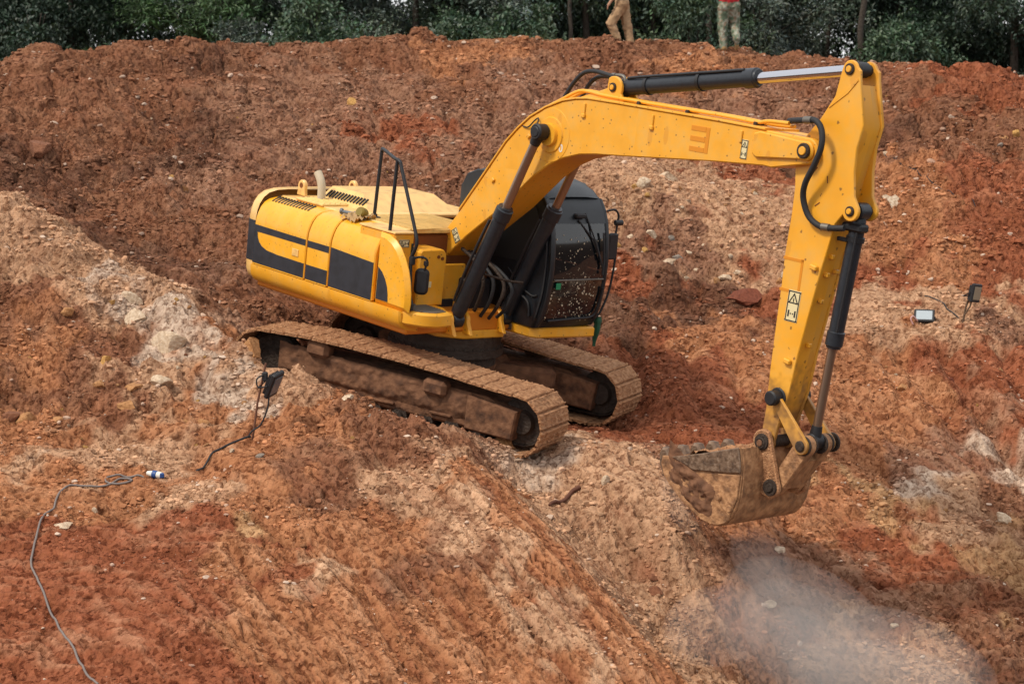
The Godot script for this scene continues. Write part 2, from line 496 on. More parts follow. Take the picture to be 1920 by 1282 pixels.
func survey() -> Array[Vector3]:
	return [
		# crest of the far bank
		Vector3(-9.31, 4.23, -33.38), Vector3(-8.78, 4.43, -33.62), Vector3(-8.37, 4.57, -33.94), Vector3(-6.39, 4.68, -34.96), Vector3(-4.59, 4.57, -35.96), Vector3(-2.96, 4.77, -36.49),
		Vector3(-1.80, 4.87, -36.50), Vector3(-0.64, 4.69, -36.78), Vector3(1.29, 4.76, -36.99), Vector3(1.82, 4.89, -37.01), Vector3(2.47, 4.74, -36.99), Vector3(3.95, 4.53, -36.76),
		Vector3(5.68, 4.40, -36.24), Vector3(7.10, 4.19, -35.40), Vector3(7.89, 4.20, -34.39), Vector3(8.42, 4.14, -33.67), Vector3(8.74, 4.05, -33.06), Vector3(9.03, 3.75, -32.31),
		# far bank and the bench
		Vector3(-7.38, 3.55, -31.27), Vector3(-5.15, 3.28, -31.53), Vector3(-2.91, 3.36, -32.25), Vector3(-0.57, 3.45, -32.77), Vector3(2.77, 3.45, -32.77), Vector3(4.61, 3.45, -32.27),
		Vector3(6.74, 3.37, -31.24), Vector3(8.11, 3.30, -30.22), Vector3(-7.54, 2.66, -28.62), Vector3(-5.95, 2.50, -28.60), Vector3(-4.29, 2.41, -28.69), Vector3(-2.71, 2.48, -28.90),
		Vector3(-6.57, 1.96, -26.60), Vector3(-5.42, 1.78, -25.97), Vector3(-4.93, 2.22, -27.55), Vector3(-3.29, 2.36, -28.07), Vector3(-3.95, 1.50, -24.82), Vector3(-4.68, 1.32, -25.20),
		Vector3(-3.65, 1.04, -23.75), Vector3(-3.06, 0.99, -23.54), Vector3(1.54, 2.46, -27.58), Vector3(2.78, 2.28, -27.86), Vector3(4.07, 2.26, -28.36), Vector3(2.24, 1.60, -26.25),
		Vector3(3.36, 1.40, -25.92), Vector3(1.65, 1.29, -25.50), Vector3(2.52, 0.89, -25.04), Vector3(3.51, 1.01, -25.26), Vector3(1.72, 0.77, -24.21), Vector3(2.82, 0.63, -24.40),
		Vector3(1.18, 1.02, -24.85), Vector3(2.16, 1.06, -25.16), Vector3(3.92, 0.66, -24.50), Vector3(2.36, 0.71, -24.96), Vector3(3.10, 0.72, -24.91), Vector3(2.29, 0.62, -24.14),
		Vector3(-1.33, 4.23, -35.20), Vector3(-1.16, 3.54, -33.29), Vector3(-0.91, 2.92, -31.18), Vector3(-2.64, 4.13, -34.99), Vector3(-4.82, 4.23, -34.60), Vector3(-4.08, 2.95, -30.38),
		Vector3(-5.43, 3.02, -30.99), Vector3(-6.67, 4.12, -33.77), Vector3(4.58, 2.92, -31.38), Vector3(5.29, 2.60, -30.13), Vector3(4.46, 2.29, -29.28), Vector3(2.03, 0.49, -23.57),
		Vector3(3.09, 0.48, -23.67), Vector3(1.93, 0.14, -22.31), Vector3(2.75, -0.08, -21.97), Vector3(2.16, -0.21, -21.25), Vector3(6.26, 2.73, -28.93), Vector3(7.48, 2.66, -28.72),
		Vector3(5.87, 1.94, -27.00), Vector3(7.03, 1.79, -26.88), Vector3(5.21, 1.28, -25.60), Vector3(6.29, 1.15, -25.38), Vector3(6.99, 1.17, -25.18), Vector3(4.99, 0.78, -24.42),
		Vector3(5.90, 0.75, -24.31), Vector3(6.74, 0.80, -24.22), Vector3(4.80, 0.61, -23.79), Vector3(5.90, 0.59, -23.68), Vector3(6.55, 0.51, -23.47), Vector3(4.36, -0.05, -22.18),
		Vector3(5.20, -0.03, -22.08), Vector3(6.09, -0.08, -21.97), Vector3(4.30, -0.62, -20.79), Vector3(5.21, -0.73, -20.67), Vector3(5.86, -0.83, -20.56), Vector3(3.78, -1.10, -19.61),
		Vector3(4.62, -1.22, -19.39), Vector3(5.50, -1.34, -19.37), Vector3(3.05, -1.32, -18.67), Vector3(4.07, -1.74, -18.11), Vector3(5.08, -1.87, -18.19), Vector3(3.39, -2.05, -17.35),
		Vector3(4.73, -2.14, -17.44),
		# spur under the machine
		Vector3(0.84, -0.14, -19.95), Vector3(1.43, -0.26, -19.93), Vector3(0.69, -0.58, -19.18), Vector3(1.23, -0.63, -18.66), Vector3(1.81, -0.51, -18.88), Vector3(1.59, -0.76, -18.24),
		Vector3(1.32, -1.19, -18.18), Vector3(2.03, -1.08, -18.20), Vector3(2.64, -0.95, -19.02), Vector3(2.18, -0.72, -19.06), Vector3(1.80, -1.53, -17.43), Vector3(2.35, -1.69, -17.61),
		Vector3(2.38, -1.97, -16.96),
		# ridge of the near mound
		Vector3(-6.49, 2.40, -23.03), Vector3(-6.03, 2.23, -22.80), Vector3(-5.51, 1.91, -22.56), Vector3(-4.98, 1.68, -22.22), Vector3(-4.35, 1.50, -21.99), Vector3(-3.97, 1.28, -21.66),
		Vector3(-3.54, 1.13, -21.34), Vector3(-3.02, 0.98, -20.81), Vector3(-2.42, 0.64, -20.36), Vector3(-1.84, 0.44, -19.93), Vector3(-1.40, 0.31, -19.61), Vector3(-0.92, 0.17, -19.28),
		Vector3(-0.45, -0.02, -18.75), Vector3(-0.11, -0.22, -18.22), Vector3(0.27, -0.48, -17.68), Vector3(0.62, -0.74, -17.13), Vector3(0.96, -1.04, -16.69), Vector3(1.33, -1.37, -16.24),
		Vector3(1.60, -1.61, -15.90),
		# face of the near mound
		Vector3(-5.94, 1.75, -22.13), Vector3(-5.61, 1.10, -21.03), Vector3(-4.78, 1.08, -21.23), Vector3(-3.91, 0.87, -20.90), Vector3(-5.18, 0.60, -20.25), Vector3(-3.96, 0.49, -20.14),
		Vector3(-5.26, 0.17, -19.59), Vector3(-4.27, 0.23, -19.59), Vector3(-3.19, 0.42, -19.82), Vector3(-4.83, -0.02, -18.75), Vector3(-3.84, 0.02, -18.86), Vector3(-2.76, 0.03, -18.86),
		Vector3(-2.32, 0.26, -19.40), Vector3(-4.65, -0.20, -18.02), Vector3(-3.72, -0.14, -18.23), Vector3(-2.92, -0.15, -18.03), Vector3(-4.65, -0.39, -17.18), Vector3(-3.67, -0.33, -17.19),
		Vector3(-4.42, -0.66, -16.24), Vector3(-3.68, -0.70, -16.03), Vector3(-4.15, -0.94, -15.19), Vector3(-3.35, -1.08, -14.46), Vector3(-4.14, -1.12, -14.46), Vector3(-2.83, -0.39, -16.78),
		Vector3(-2.62, -0.77, -15.41), Vector3(-2.45, -1.04, -14.37), Vector3(-1.94, -0.13, -17.93), Vector3(-1.81, -0.52, -16.66), Vector3(-1.70, -0.87, -15.60), Vector3(-1.52, -1.14, -14.65),
		Vector3(-1.15, -0.10, -18.34), Vector3(-0.83, -0.49, -17.17), Vector3(-0.78, -0.94, -16.00), Vector3(-0.64, -1.27, -15.04), Vector3(-0.15, -0.67, -16.84), Vector3(0.19, -1.08, -15.98),
		Vector3(0.42, -1.37, -15.33),
		# hidden ground, pad under the tracks, land outside the view
		Vector3(-10.44, 3.76, -37.61), Vector3(-9.37, 3.90, -38.12), Vector3(-5.11, 4.35, -40.15), Vector3(-2.00, 4.35, -40.66), Vector3(1.43, 4.35, -41.17), Vector3(2.74, 4.35, -41.17),
		Vector3(6.32, 4.13, -40.46), Vector3(8.82, 3.82, -38.63), Vector3(9.81, 3.68, -37.30), Vector3(-5.99, 1.95, -23.78), Vector3(-5.01, 1.46, -23.31), Vector3(-3.85, 1.05, -22.74),
		Vector3(-3.04, 0.68, -22.09), Vector3(-2.00, 0.14, -20.86), Vector3(-0.98, -0.19, -20.11), Vector3(-0.03, -0.52, -19.25), Vector3(0.69, -0.98, -18.18), Vector3(1.38, -1.54, -17.19),
		Vector3(2.02, -2.11, -16.40), Vector3(-3.33, 0.25, -21.67), Vector3(-2.35, 0.25, -23.65), Vector3(-2.44, 0.14, -21.24), Vector3(-1.46, 0.13, -23.21), Vector3(-1.37, -0.01, -20.71),
		Vector3(-0.40, -0.01, -22.68), Vector3(-0.30, -0.15, -20.18), Vector3(0.67, -0.16, -22.15), Vector3(0.32, -0.28, -19.88), Vector3(1.29, -0.29, -21.85), Vector3(-2.83, 0.31, -20.85),
		Vector3(-2.12, 0.21, -20.50), Vector3(-1.40, 0.12, -20.15), Vector3(-0.69, 0.02, -19.80), Vector3(-0.07, -0.20, -19.51), Vector3(-2.67, 0.16, -22.58), Vector3(-1.51, 0.00, -22.01),
		Vector3(-0.27, -0.16, -21.39), Vector3(-9.00, 0.90, -19.00), Vector3(-9.00, -0.20, -16.00), Vector3(-9.00, -1.50, -13.00), Vector3(-4.00, -2.60, -11.50), Vector3(0.00, -3.00, -11.50),
		Vector3(3.00, -3.00, -12.50), Vector3(8.00, -3.00, -13.00), Vector3(10.00, -2.40, -18.00), Vector3(11.00, 0.80, -24.00), Vector3(14.00, 2.50, -30.00), Vector3(15.00, 2.90, -36.00),
		Vector3(11.00, 3.50, -37.00), Vector3(-12.00, 2.70, -26.00), Vector3(-14.00, 3.20, -33.00), Vector3(-15.00, 3.20, -40.00), Vector3(-11.00, 3.60, -38.00), Vector3(0.00, 4.30, -46.00),
		Vector3(15.00, 3.20, -46.00), Vector3(-15.00, 3.20, -46.00),
	]


# patches of soil: x, z, reach, tone (t tan, o orange, r red, b brown, p dusty pink, w whitish, y ochre, d dark), how cloddy, how much cut in level lines, how much raked downhill
func soils() -> Array:
	return [
		[-8.4, -32.2, 1.61, "b", 1, 0, 0], [-6.8, -32.9, 1.32, "b", 1, 0, 0], [-7.1, -30.0, 1.21, "b", 1, 0, 0], [-5.4, -29.3, 0.59, "d", 1, 0, 0], [-5.9, -34.2, 0.46, "d", 1, 0, 0],
		[-5.2, -31.4, 0.74, "d", .8, 0, 0], [-4.1, -32.3, 1.30, "p", .8, 0, 0], [-3.2, -30.0, 1.01, "p", .8, 0, 0], [-2.5, -33.7, 1.13, "p", .7, 0, 0], [-2.5, -35.6, 0.71, "b", .8, 0, 0],
		[-1.8, -31.3, 0.84, "r", .7, 0, 0], [-1.1, -34.1, 0.68, "b", .8, 0, 0], [-0.6, -31.4, 0.95, "p", .7, 0, 0], [-0.8, -35.4, 0.71, "o", .7, 0, 0], [0.4, -34.7, 0.70, "p", .7, 0, 0],
		[1.9, -35.3, 0.82, "b", .8, 0, 0], [3.4, -34.6, 0.69, "o", .9, 0, 0], [2.7, -31.9, 0.64, "p", .7, 0, 0], [4.7, -32.8, 0.66, "p", .7, 0, 0], [5.4, -34.4, 0.69, "b", .8, 0, 0],
		[6.9, -32.0, 0.86, "b", 1, 0, 0], [8.4, -32.3, 0.87, "r", 1, 0, 0], [7.4, -30.0, 0.91, "b", .9, 0, 0], [6.5, -30.5, 0.51, "d", 1, 0, 0], [6.1, -28.3, 0.76, "o", .6, 0, 0],
		[7.3, -28.0, 0.76, "r", .6, 0, 0], [6.1, -26.3, 0.80, "o", .7, 0, 0], [7.1, -26.2, 0.80, "r", .8, 0, 0], [5.4, -25.6, 0.52, "r", .7, 0, 0], [-7.7, -28.8, 0.87, "d", 1, 0, 0],
		[-6.1, -29.1, 0.59, "d", 1, 0, 0], [-6.1, -27.4, 0.65, "b", 1, 0, 0], [-7.2, -27.4, 0.55, "d", .8, 0, 0], [-4.5, -28.3, 0.76, "p", .8, 0, 0], [-3.4, -28.5, 0.86, "b", .9, 0, 0],
		[-5.1, -26.4, 0.53, "b", 1, 0, 0], [-4.3, -26.3, 0.53, "b", 1, 0, 0], [-5.5, -25.5, 0.35, "d", 1, 0, 0], [-4.5, -24.5, 0.33, "d", 1, 0, 0], [-4.1, -24.1, 0.25, "p", 1, 0, 0],
		[-3.7, -24.0, 0.41, "b", 1, 0, 0], [-2.9, -24.1, 0.49, "b", .8, 0, 0], [1.8, -27.4, 0.55, "t", 1, 0, 0], [2.6, -28.1, 0.76, "t", .8, 0, .5], [3.4, -27.4, 0.74, "t", .6, 0, .8],
		[4.2, -29.5, 0.50, "r", .7, 0, .4], [4.6, -30.9, 0.41, "d", .7, 0, 0], [2.3, -26.4, 0.54, "p", 1, 0, 0], [3.4, -26.2, 0.62, "t", .9, 0, .3], [1.6, -25.3, 0.43, "r", 1, 0, 0],
		[2.5, -25.0, 0.77, "d", 1.2, 0, 0], [3.4, -25.1, 0.51, "r", .5, 0, 0], [1.7, -24.1, 0.49, "d", 1, 0, 0], [2.6, -24.1, 0.49, "o", .6, 0, 0], [2.0, -23.0, 0.55, "r", .5, 0, .6],
		[2.5, -22.4, 0.46, "r", .5, 0, .6], [3.0, -23.1, 0.47, "o", .5, 0, .5], [2.1, -21.6, 0.44, "r", .6, 0, .3], [3.0, -22.0, 0.30, "r", .6, 0, .3], [5.0, -24.3, 0.50, "t", .4, 0, 0],
		[6.0, -24.3, 0.58, "t", .4, 0, 0], [6.7, -24.0, 0.41, "p", .6, 0, 0], [5.0, -23.2, 0.48, "o", .7, 0, .7], [5.7, -22.9, 0.55, "r", .8, 0, .9], [6.3, -22.5, 0.54, "r", .8, 0, .9],
		[4.9, -22.0, 0.53, "o", .9, 0, .8], [4.3, -22.1, 0.45, "o", .9, 0, .5], [5.4, -21.4, 0.59, "p", .9, 0, .8], [6.0, -21.2, 0.44, "w", .8, 0, .5], [4.3, -21.0, 0.43, "o", .7, 0, .6],
		[4.2, -20.2, 0.42, "y", .7, 0, .3], [4.7, -20.5, 0.35, "w", .9, 0, .3], [5.1, -20.1, 0.49, "t", .9, 0, .3], [5.7, -20.2, 0.42, "b", .9, 0, .3], [3.5, -19.7, 0.41, "o", .7, .6, .2],
		[3.9, -19.4, 0.47, "r", .7, .7, .2], [4.6, -19.2, 0.47, "r", .8, .8, .2], [5.4, -19.3, 0.47, "y", .8, .6, .2], [3.0, -18.7, 0.45, "p", .9, .4, .3], [3.9, -18.6, 0.52, "p", .9, .5, .3],
		[5.0, -18.5, 0.52, "b", .9, .6, .3], [3.5, -17.9, 0.50, "t", .8, .3, .3], [2.6, -17.8, 0.50, "p", .8, 0, .4], [4.8, -17.8, 0.44, "d", .8, .5, .3], [4.2, -17.7, 0.43, "t", .8, .4, .3],
		[2.8, -19.1, 0.33, "o", .8, .2, .3], [0.8, -19.9, 0.34, "t", .6, 0, .4], [1.3, -19.6, 0.41, "t", .5, 0, .6], [0.6, -19.9, 0.27, "w", .7, 0, .3], [1.6, -18.6, 0.39, "t", .5, 0, .7],
		[0.9, -19.1, 0.40, "t", .7, 0, .5], [1.3, -18.4, 0.45, "t", .6, 0, .7], [1.9, -18.0, 0.38, "p", .8, 0, .6], [1.6, -17.8, 0.37, "t", .9, 0, .5], [2.1, -17.6, 0.43, "p", .9, 0, .5],
		[2.0, -17.0, 0.36, "t", .9, 0, .3], [1.9, -20.1, 0.28, "p", .6, 0, .4], [-6.2, -22.7, 0.31, "t", 1, 0, 0], [-5.6, -22.3, 0.45, "t", 1.1, 0, 0], [-5.7, -21.5, 0.51, "b", 1.1, 0, 0],
		[-5.0, -21.5, 0.44, "t", 1.1, 0, 0], [-5.0, -21.9, 0.30, "w", 1.1, 0, 0], [-4.4, -21.5, 0.36, "w", .8, 0, 0], [-4.0, -21.1, 0.40, "w", .5, 0, 0], [-3.6, -20.6, 0.28, "w", .6, 0, 0],
		[-3.1, -20.0, 0.31, "w", .5, 0, 0], [-3.7, -20.3, 0.28, "t", .8, 0, 0], [-3.4, -21.1, 0.36, "o", .9, 0, 0], [-2.9, -20.4, 0.28, "t", 1, 0, 0], [-4.3, -21.8, 0.30, "t", .9, 0, 0],
		[-5.5, -20.7, 0.56, "o", 1.1, 0, 0], [-4.7, -20.7, 0.56, "b", 1.1, 0, 0], [-5.0, -20.0, 0.55, "b", 1.1, 0, 0], [-4.2, -20.0, 0.34, "t", 1.1, 0, 0], [-3.6, -19.7, 0.41, "o", 1.1, 0, 0],
		[-5.2, -19.5, 0.40, "o", 1, 0, 0], [-3.7, -19.0, 0.52, "t", .35, 0, 0], [-4.4, -18.8, 0.45, "t", .35, 0, 0], [-5.0, -18.7, 0.32, "t", .4, 0, 0], [-4.9, -18.6, 0.16, "w", .4, 0, 0],
		[-3.2, -18.8, 0.39, "o", .4, 0, 0], [-2.6, -19.2, 0.40, "o", 1, 0, 0], [-2.1, -19.2, 0.40, "o", 1.2, 0, 0], [-2.4, -20.0, 0.27, "t", 1, 0, 0], [-1.6, -19.3, 0.33, "b", 1.2, 0, 0],
		[-1.2, -18.8, 0.39, "b", 1.2, 0, 0], [-4.6, -17.6, 0.43, "o", .4, .4, 0], [-3.8, -17.9, 0.37, "o", .6, .2, 0], [-3.2, -17.7, 0.37, "t", .9, 0, .2], [-2.6, -17.7, 0.43, "o", 1, 0, .3],
		[-1.7, -18.1, 0.50, "b", 1.1, 0, .4], [-1.1, -18.1, 0.37, "t", 1, 0, .5], [-0.8, -18.6, 0.22, "t", 1, 0, .5], [-4.3, -16.6, 0.52, "r", .4, 1, 0], [-3.4, -16.7, 0.40, "r", .5, .8, .2],
		[-4.3, -15.6, 0.49, "r", .4, 1, 0], [-3.5, -15.4, 0.48, "r", .5, .7, .5], [-3.8, -14.7, 0.46, "r", .4, 1, 0], [-2.8, -14.6, 0.46, "r", .5, .4, .7], [-2.6, -16.3, 0.23, "o", .5, 0, .7],
		[-2.7, -15.8, 0.44, "r", .5, .2, .8], [-2.4, -17.0, 0.18, "y", .5, 0, .3], [-2.2, -16.8, 0.15, "r", .9, 0, .3], [-1.9, -16.1, 0.22, "t", .5, 0, .9], [-2.3, -15.5, 0.43, "o", .6, 0, .9],
		[-1.8, -16.8, 0.35, "o", .9, 0, .7], [-1.3, -16.1, 0.34, "o", .7, 0, .8], [-1.8, -14.9, 0.47, "o", .6, 0, .9], [-1.3, -17.1, 0.36, "o", 1, 0, .7], [-0.9, -16.7, 0.41, "b", .9, 0, .8],
		[-0.8, -15.8, 0.44, "o", .7, 0, .8], [-1.0, -15.1, 0.42, "o", .9, 0, .8], [-0.5, -17.5, 0.27, "t", .8, 0, .9], [-0.1, -16.8, 0.29, "t", .7, 0, .9], [0.3, -16.1, 0.28, "t", .6, 0, 1],
		[0.7, -15.6, 0.27, "t", .6, 0, 1], [-0.3, -18.2, 0.22, "o", .4, 0, 1], [0.0, -17.6, 0.24, "o", .3, 0, 1], [0.5, -16.8, 0.26, "o", .4, 0, 1], [0.9, -16.2, 0.25, "o", .5, 0, 1],
		[1.2, -15.7, 0.22, "o", .5, 0, 1], [-0.3, -16.2, 0.34, "o", .9, 0, .8], [-0.0, -15.5, 0.38, "o", .8, 0, .9],
	]


# rills washed or scraped into the slopes: from, to, half width, depth
func rills() -> Array:
	return [
		[Vector3(5.06, 0.45, -23.36), Vector3(5.42, -0.27, -21.60), 0.16, 0.22], [Vector3(5.61, 0.46, -23.34), Vector3(5.76, 0.02, -22.21), 0.14, 0.2], [Vector3(5.76, 0.02, -22.21), Vector3(6.03, -0.56, -21.08), 0.17, 0.25],
		[Vector3(4.75, 0.50, -23.53), Vector3(4.91, 0.01, -22.25), 0.10, 0.12], [Vector3(6.37, 0.46, -23.34), Vector3(6.40, 0.01, -22.25), 0.12, 0.16], [Vector3(3.94, -0.40, -21.26), Vector3(4.52, -0.84, -20.33), 0.1, 0.1],
		[Vector3(-2.25, -0.37, -17.02), Vector3(-2.10, -0.45, -16.79), 0.09, 0.10], [Vector3(-1.18, -0.90, -15.86), Vector3(-0.92, -1.17, -15.16), 0.06, 0.07], [Vector3(0.19, -1.09, -16.00), Vector3(0.61, -1.40, -15.39), 0.05, 0.06],
		[Vector3(-0.49, -0.16, -18.10), Vector3(0.00, -0.64, -16.95), 0.04, 0.04], [Vector3(-0.65, -1.20, -15.25), Vector3(-0.19, -1.28, -15.28), 0.05, 0.07], [Vector3(-2.65, -0.45, -16.61), Vector3(-2.02, -0.84, -15.49), 0.05, 0.05],
		[Vector3(4.76, 2.92, -31.30), Vector3(4.71, 2.44, -29.76), 0.3, 0.25], [Vector3(1.61, 0.49, -23.59), Vector3(1.58, -0.09, -22.07), 0.12, 0.14], [Vector3(2.31, 0.49, -23.63), Vector3(2.28, -0.06, -21.88), 0.1, 0.12], [Vector3(2.88, 0.29, -23.04), Vector3(2.80, -0.12, -21.85), 0.08, 0.1],
		[Vector3(-6.13, 1.84, -25.11), Vector3(-4.38, 1.27, -23.54), 0.2, 0.25], [Vector3(-4.38, 1.27, -23.54), Vector3(-3.40, 0.85, -22.97), 0.15, 0.15], [Vector3(-7.60, 2.74, -28.85), Vector3(-7.08, 2.65, -28.80), 0.25, 0.2],
	]


func solve(A: Array[PackedFloat64Array], n: int) -> PackedFloat64Array:
	for i in n:
		var best := i
		for r in range(i + 1, n):
			if absf(A[r][i]) > absf(A[best][i]):
				best = r
		var swap := A[i]
		A[i] = A[best]
		A[best] = swap
		var row := A[i]
		for r in range(i + 1, n):
			var other := A[r]
			var q := other[i] / row[i]
			if q != 0.0:
				for k in range(i, n + 1):
					other[k] -= q * row[k]
				A[r] = other
	var x := PackedFloat64Array()
	x.resize(n)
	for i in range(n - 1, -1, -1):
		var s := A[i][n]
		for k in range(i + 1, n):
			s -= A[i][k] * x[k]
		x[i] = s / A[i][i]
	return x


func make_ground() -> void:
	var pts := survey()
	var n := pts.size()
	var A: Array[PackedFloat64Array] = []
	for i in n + 3:
		var row := PackedFloat64Array()
		row.resize(n + 4)
		A.append(row)
	for i in n:
		var p := pts[i]
		for j in n:
			A[i][j] = -Vector2(p.x - pts[j].x, p.z - pts[j].z).length() - (0.02 if i == j else 0.0)
		A[i][n] = 1.0; A[i][n + 1] = p.x; A[i][n + 2] = p.z; A[i][n + 3] = p.y
		A[n][i] = 1.0; A[n + 1][i] = p.x; A[n + 2][i] = p.z
	var w := solve(A, n + 3)
	# coarse fields, then enlarged smoothly
	var cz := 190
	var cx := 124
	var fields: Array[PackedFloat32Array] = []
	for k in 8:
		var f := PackedFloat32Array()
		f.resize(cz * cx)
		fields.append(f)
	var tone := {"t": Color(0.50, 0.30, 0.18), "o": Color(0.40, 0.172, 0.08), "r": Color(0.27, 0.080, 0.038), "b": Color(0.215, 0.096, 0.054), "p": Color(0.27, 0.142, 0.09), "w": Color(0.60, 0.47, 0.36), "y": Color(0.46, 0.265, 0.13), "d": Color(0.115, 0.056, 0.037)}
	var soil := soils()
	for i in cz:
		var z := -NEAR * pow(FAR / NEAR, float(i) / (cz - 1))
		for j in cx:
			var x := x_share(int(float(j) / (cx - 1) * (NX - 1))) * -z
			var here := Vector2(x, z)
			var y := w[n] + w[n + 1] * x + w[n + 2] * z
			for k in n:
				y -= w[k] * here.distance_to(Vector2(pts[k].x, pts[k].z))
			var total := 1e-12
			var c := Vector3(0.25, 0.125, 0.075) * 1e-12
			var q := Vector3(0.8, 0.0, 0.0) * 1e-12
			for s: Array in soil:
				var d: float = here.distance_to(Vector2(s[0], s[1])) / s[2]
				if d > 5.0:
					continue
				var g := exp(-d * d * 3.2) + 1e-7 * exp(-d * 2.0)
				var t: Color = tone[s[3]]
				total += g
				c += Vector3(t.r, t.g, t.b) * g
				q += Vector3(s[4], s[5], s[6]) * g
			c /= total
			q /= total
			var at := i * cx + j
			fields[0][at] = y
			fields[1][at] = c.x; fields[2][at] = c.y; fields[3][at] = c.z
			fields[4][at] = q.x; fields[5][at] = q.y; fields[6][at] = q.z
	var big: Array[PackedFloat32Array] = []
	for k in 7:
		var im := Image.create_from_data(cx, cz, false, Image.FORMAT_RF, fields[k].to_byte_array())
		im.resize(NX, NZ, Image.INTERPOLATE_CUBIC)
		big.append(im.get_data().to_float32_array())
	var xs := PackedFloat32Array()
	for j in NX:
		# the enlarged columns sit at the middle of their pixel
		xs.append(x_share(j))
	var hs := big[0]
	var n1 := noise(FastNoiseLite.TYPE_SIMPLEX_SMOOTH, 0.55, 3, 11)
	var n2 := noise(FastNoiseLite.TYPE_SIMPLEX_SMOOTH, 2.6, 3, 12)
	var n3 := noise(FastNoiseLite.TYPE_CELLULAR, 7.0, 2, 13)
	n3.cellular_return_type = FastNoiseLite.RETURN_DISTANCE
	var n4 := noise(FastNoiseLite.TYPE_SIMPLEX_SMOOTH, 1.0, 3, 14)
	var n5 := noise(FastNoiseLite.TYPE_SIMPLEX_SMOOTH, 1.0, 3, 15)
	var n6 := noise(FastNoiseLite.TYPE_SIMPLEX, 14.0, 2, 16)
	var n7 := noise(FastNoiseLite.TYPE_SIMPLEX_SMOOTH, 0.9, 4, 17)
	n7.fractal_type = FastNoiseLite.FRACTAL_RIDGED
	var n8 := noise(FastNoiseLite.TYPE_CELLULAR, 17.0, 1, 18)
	n8.cellular_return_type = FastNoiseLite.RETURN_DISTANCE
	var n9 := noise(FastNoiseLite.TYPE_SIMPLEX_SMOOTH, 3.5, 2, 19)
	heights.resize(NZ * NX)
	tints.resize(NZ * NX)
	scraped.resize(NZ * NX)
	var verts := PackedVector3Array()
	verts.resize(NZ * NX)
	var hollow := rills()
	var down := Vector2(0.55, 0.835)
	var speck_and_shade := PackedFloat32Array()
	speck_and_shade.resize(NZ * NX)
	var streak := PackedFloat32Array()
	streak.resize(NZ * NX)
	var wx := noise(FastNoiseLite.TYPE_SIMPLEX_SMOOTH, 1.1, 3, 24)
	var wz := noise(FastNoiseLite.TYPE_SIMPLEX_SMOOTH, 1.1, 3, 25)
	var n11 := noise(FastNoiseLite.TYPE_SIMPLEX_SMOOTH, 0.42, 3, 23)
	var n10 := noise(FastNoiseLite.TYPE_SIMPLEX_SMOOTH, 1.0, 2, 20)
	for i in NZ:
		var z := -NEAR * pow(FAR / NEAR, float(i) / (NZ - 1))
		var near_row := []
		for r: Array in hollow:
			if z > minf(r[0].z, r[1].z) - 0.9 and z < maxf(r[0].z, r[1].z) + 0.9:
				near_row.append(r)
		for j in NX:
			var at := i * NX + j
			var x := xs[j] * -z
			var y := hs[at]
			var clod := big[4][at]
			var level := clampf(big[5][at], 0.0, 1.0)
			var raked := clampf(big[6][at], 0.0, 1.0)
			var zz := z * 1.35
			var a := n1.get_noise_2d(x, z)
			var b := n2.get_noise_2d(x, zz)
			var wide := n11.get_noise_2d(x, zz)
			var loose := clod * smoothstep(-0.30, 0.35, wide + 0.35 * b)      # crumbly here, trodden or scraped smooth there
			var yy := y + a * 0.10
			var rough := 1.0 - 0.65 * clampf(raked + 0.5 * level, 0.0, 1.0)
			y += a * 0.20 * (0.5 + 0.5 * clod) * rough + rough * b * 0.05 * (0.25 + 0.75 * clod)
			var far_bank := smoothstep(-25.0, -28.0, z)
			var g7 := n7.get_noise_2d(x * 1.15 + b * 0.35, z * lerpf(0.8, 0.42, far_bank))
			y -= rough * maxf(g7 - 0.1, 0.0) * lerpf(0.12, 0.32, far_bank) * (0.3 + 0.7 * clod)
			y += 0.030 * sin(yy * 15.0 + a * 5.0 + b * 3.0) * (0.3 + 0.7 * clod) * (1.0 - raked)
			var e := n3.get_noise_2d(x + b * 0.1, zz)
			y -= (e + 0.6) * 0.055 * loose * loose * (1.0 - 0.6 * raked)
			y -= (n8.get_noise_2d(x, zz + b * 0.05) + 0.6) * 0.020 * (0.08 + loose)
			var f := n6.get_noise_2d(x, zz)
			var pa := x * down.x + z * down.y
			var pc := -x * down.y + z * down.x
			var st := 0.0
			if raked > 0.03:
				st += (n4.get_noise_2d(pa * 0.5, pc * 3.8) * 0.8 + n4.get_noise_2d(pa * 1.5 + 40.0, pc * 13.0) * 0.28) * raked
			if level > 0.03:
				st += (n5.get_noise_2d(x * 0.5, yy * 8.0) * 0.7 + n5.get_noise_2d(x * 1.3, yy * 24.0 + 30.0) * 0.5) * level
			y += st * 0.055
			# torn pits: drawn out downhill where raked, level where cut, round where loose
			var pit := 0.0
			if level > 0.4:
				pit = n10.get_noise_2d(x * 2.0, yy * 15.0)
			else:
				pit = n10.get_noise_2d(pa * lerpf(7.0, 2.4, raked), pc * lerpf(7.0, 10.0, raked))
			var torn := maxf(pit - 0.36 + 0.25 * wide, 0.0)
			y -= torn * 0.16
			for r: Array in near_row:
				var p := Geometry2D.get_closest_point_to_segment(Vector2(x, z), Vector2(r[0].x, r[0].z), Vector2(r[1].x, r[1].z))
				var d := p.distance_to(Vector2(x, z)) * (1.0 + 0.5 * b)
				if d < r[2] * 2.5:
					y -= r[3] * exp(-d * d / (r[2] * r[2]))
			heights[at] = y
			scraped[at] = clampf(raked + level, 0.0, 1.0)
			verts[at] = Vector3(x, y, z)
			speck_and_shade[at] = n9.get_noise_2d(x + 7.0, zz) * 0.24 + b * 0.14 + f * 0.08 + a * 0.14 - minf(torn * 1.0, 0.3)  # random mottling, plus shade of torn pits painted into the colour
			streak[at] = st + 0.22 * n9.get_noise_2d(x * 0.3, zz * 0.3 + 50.0)
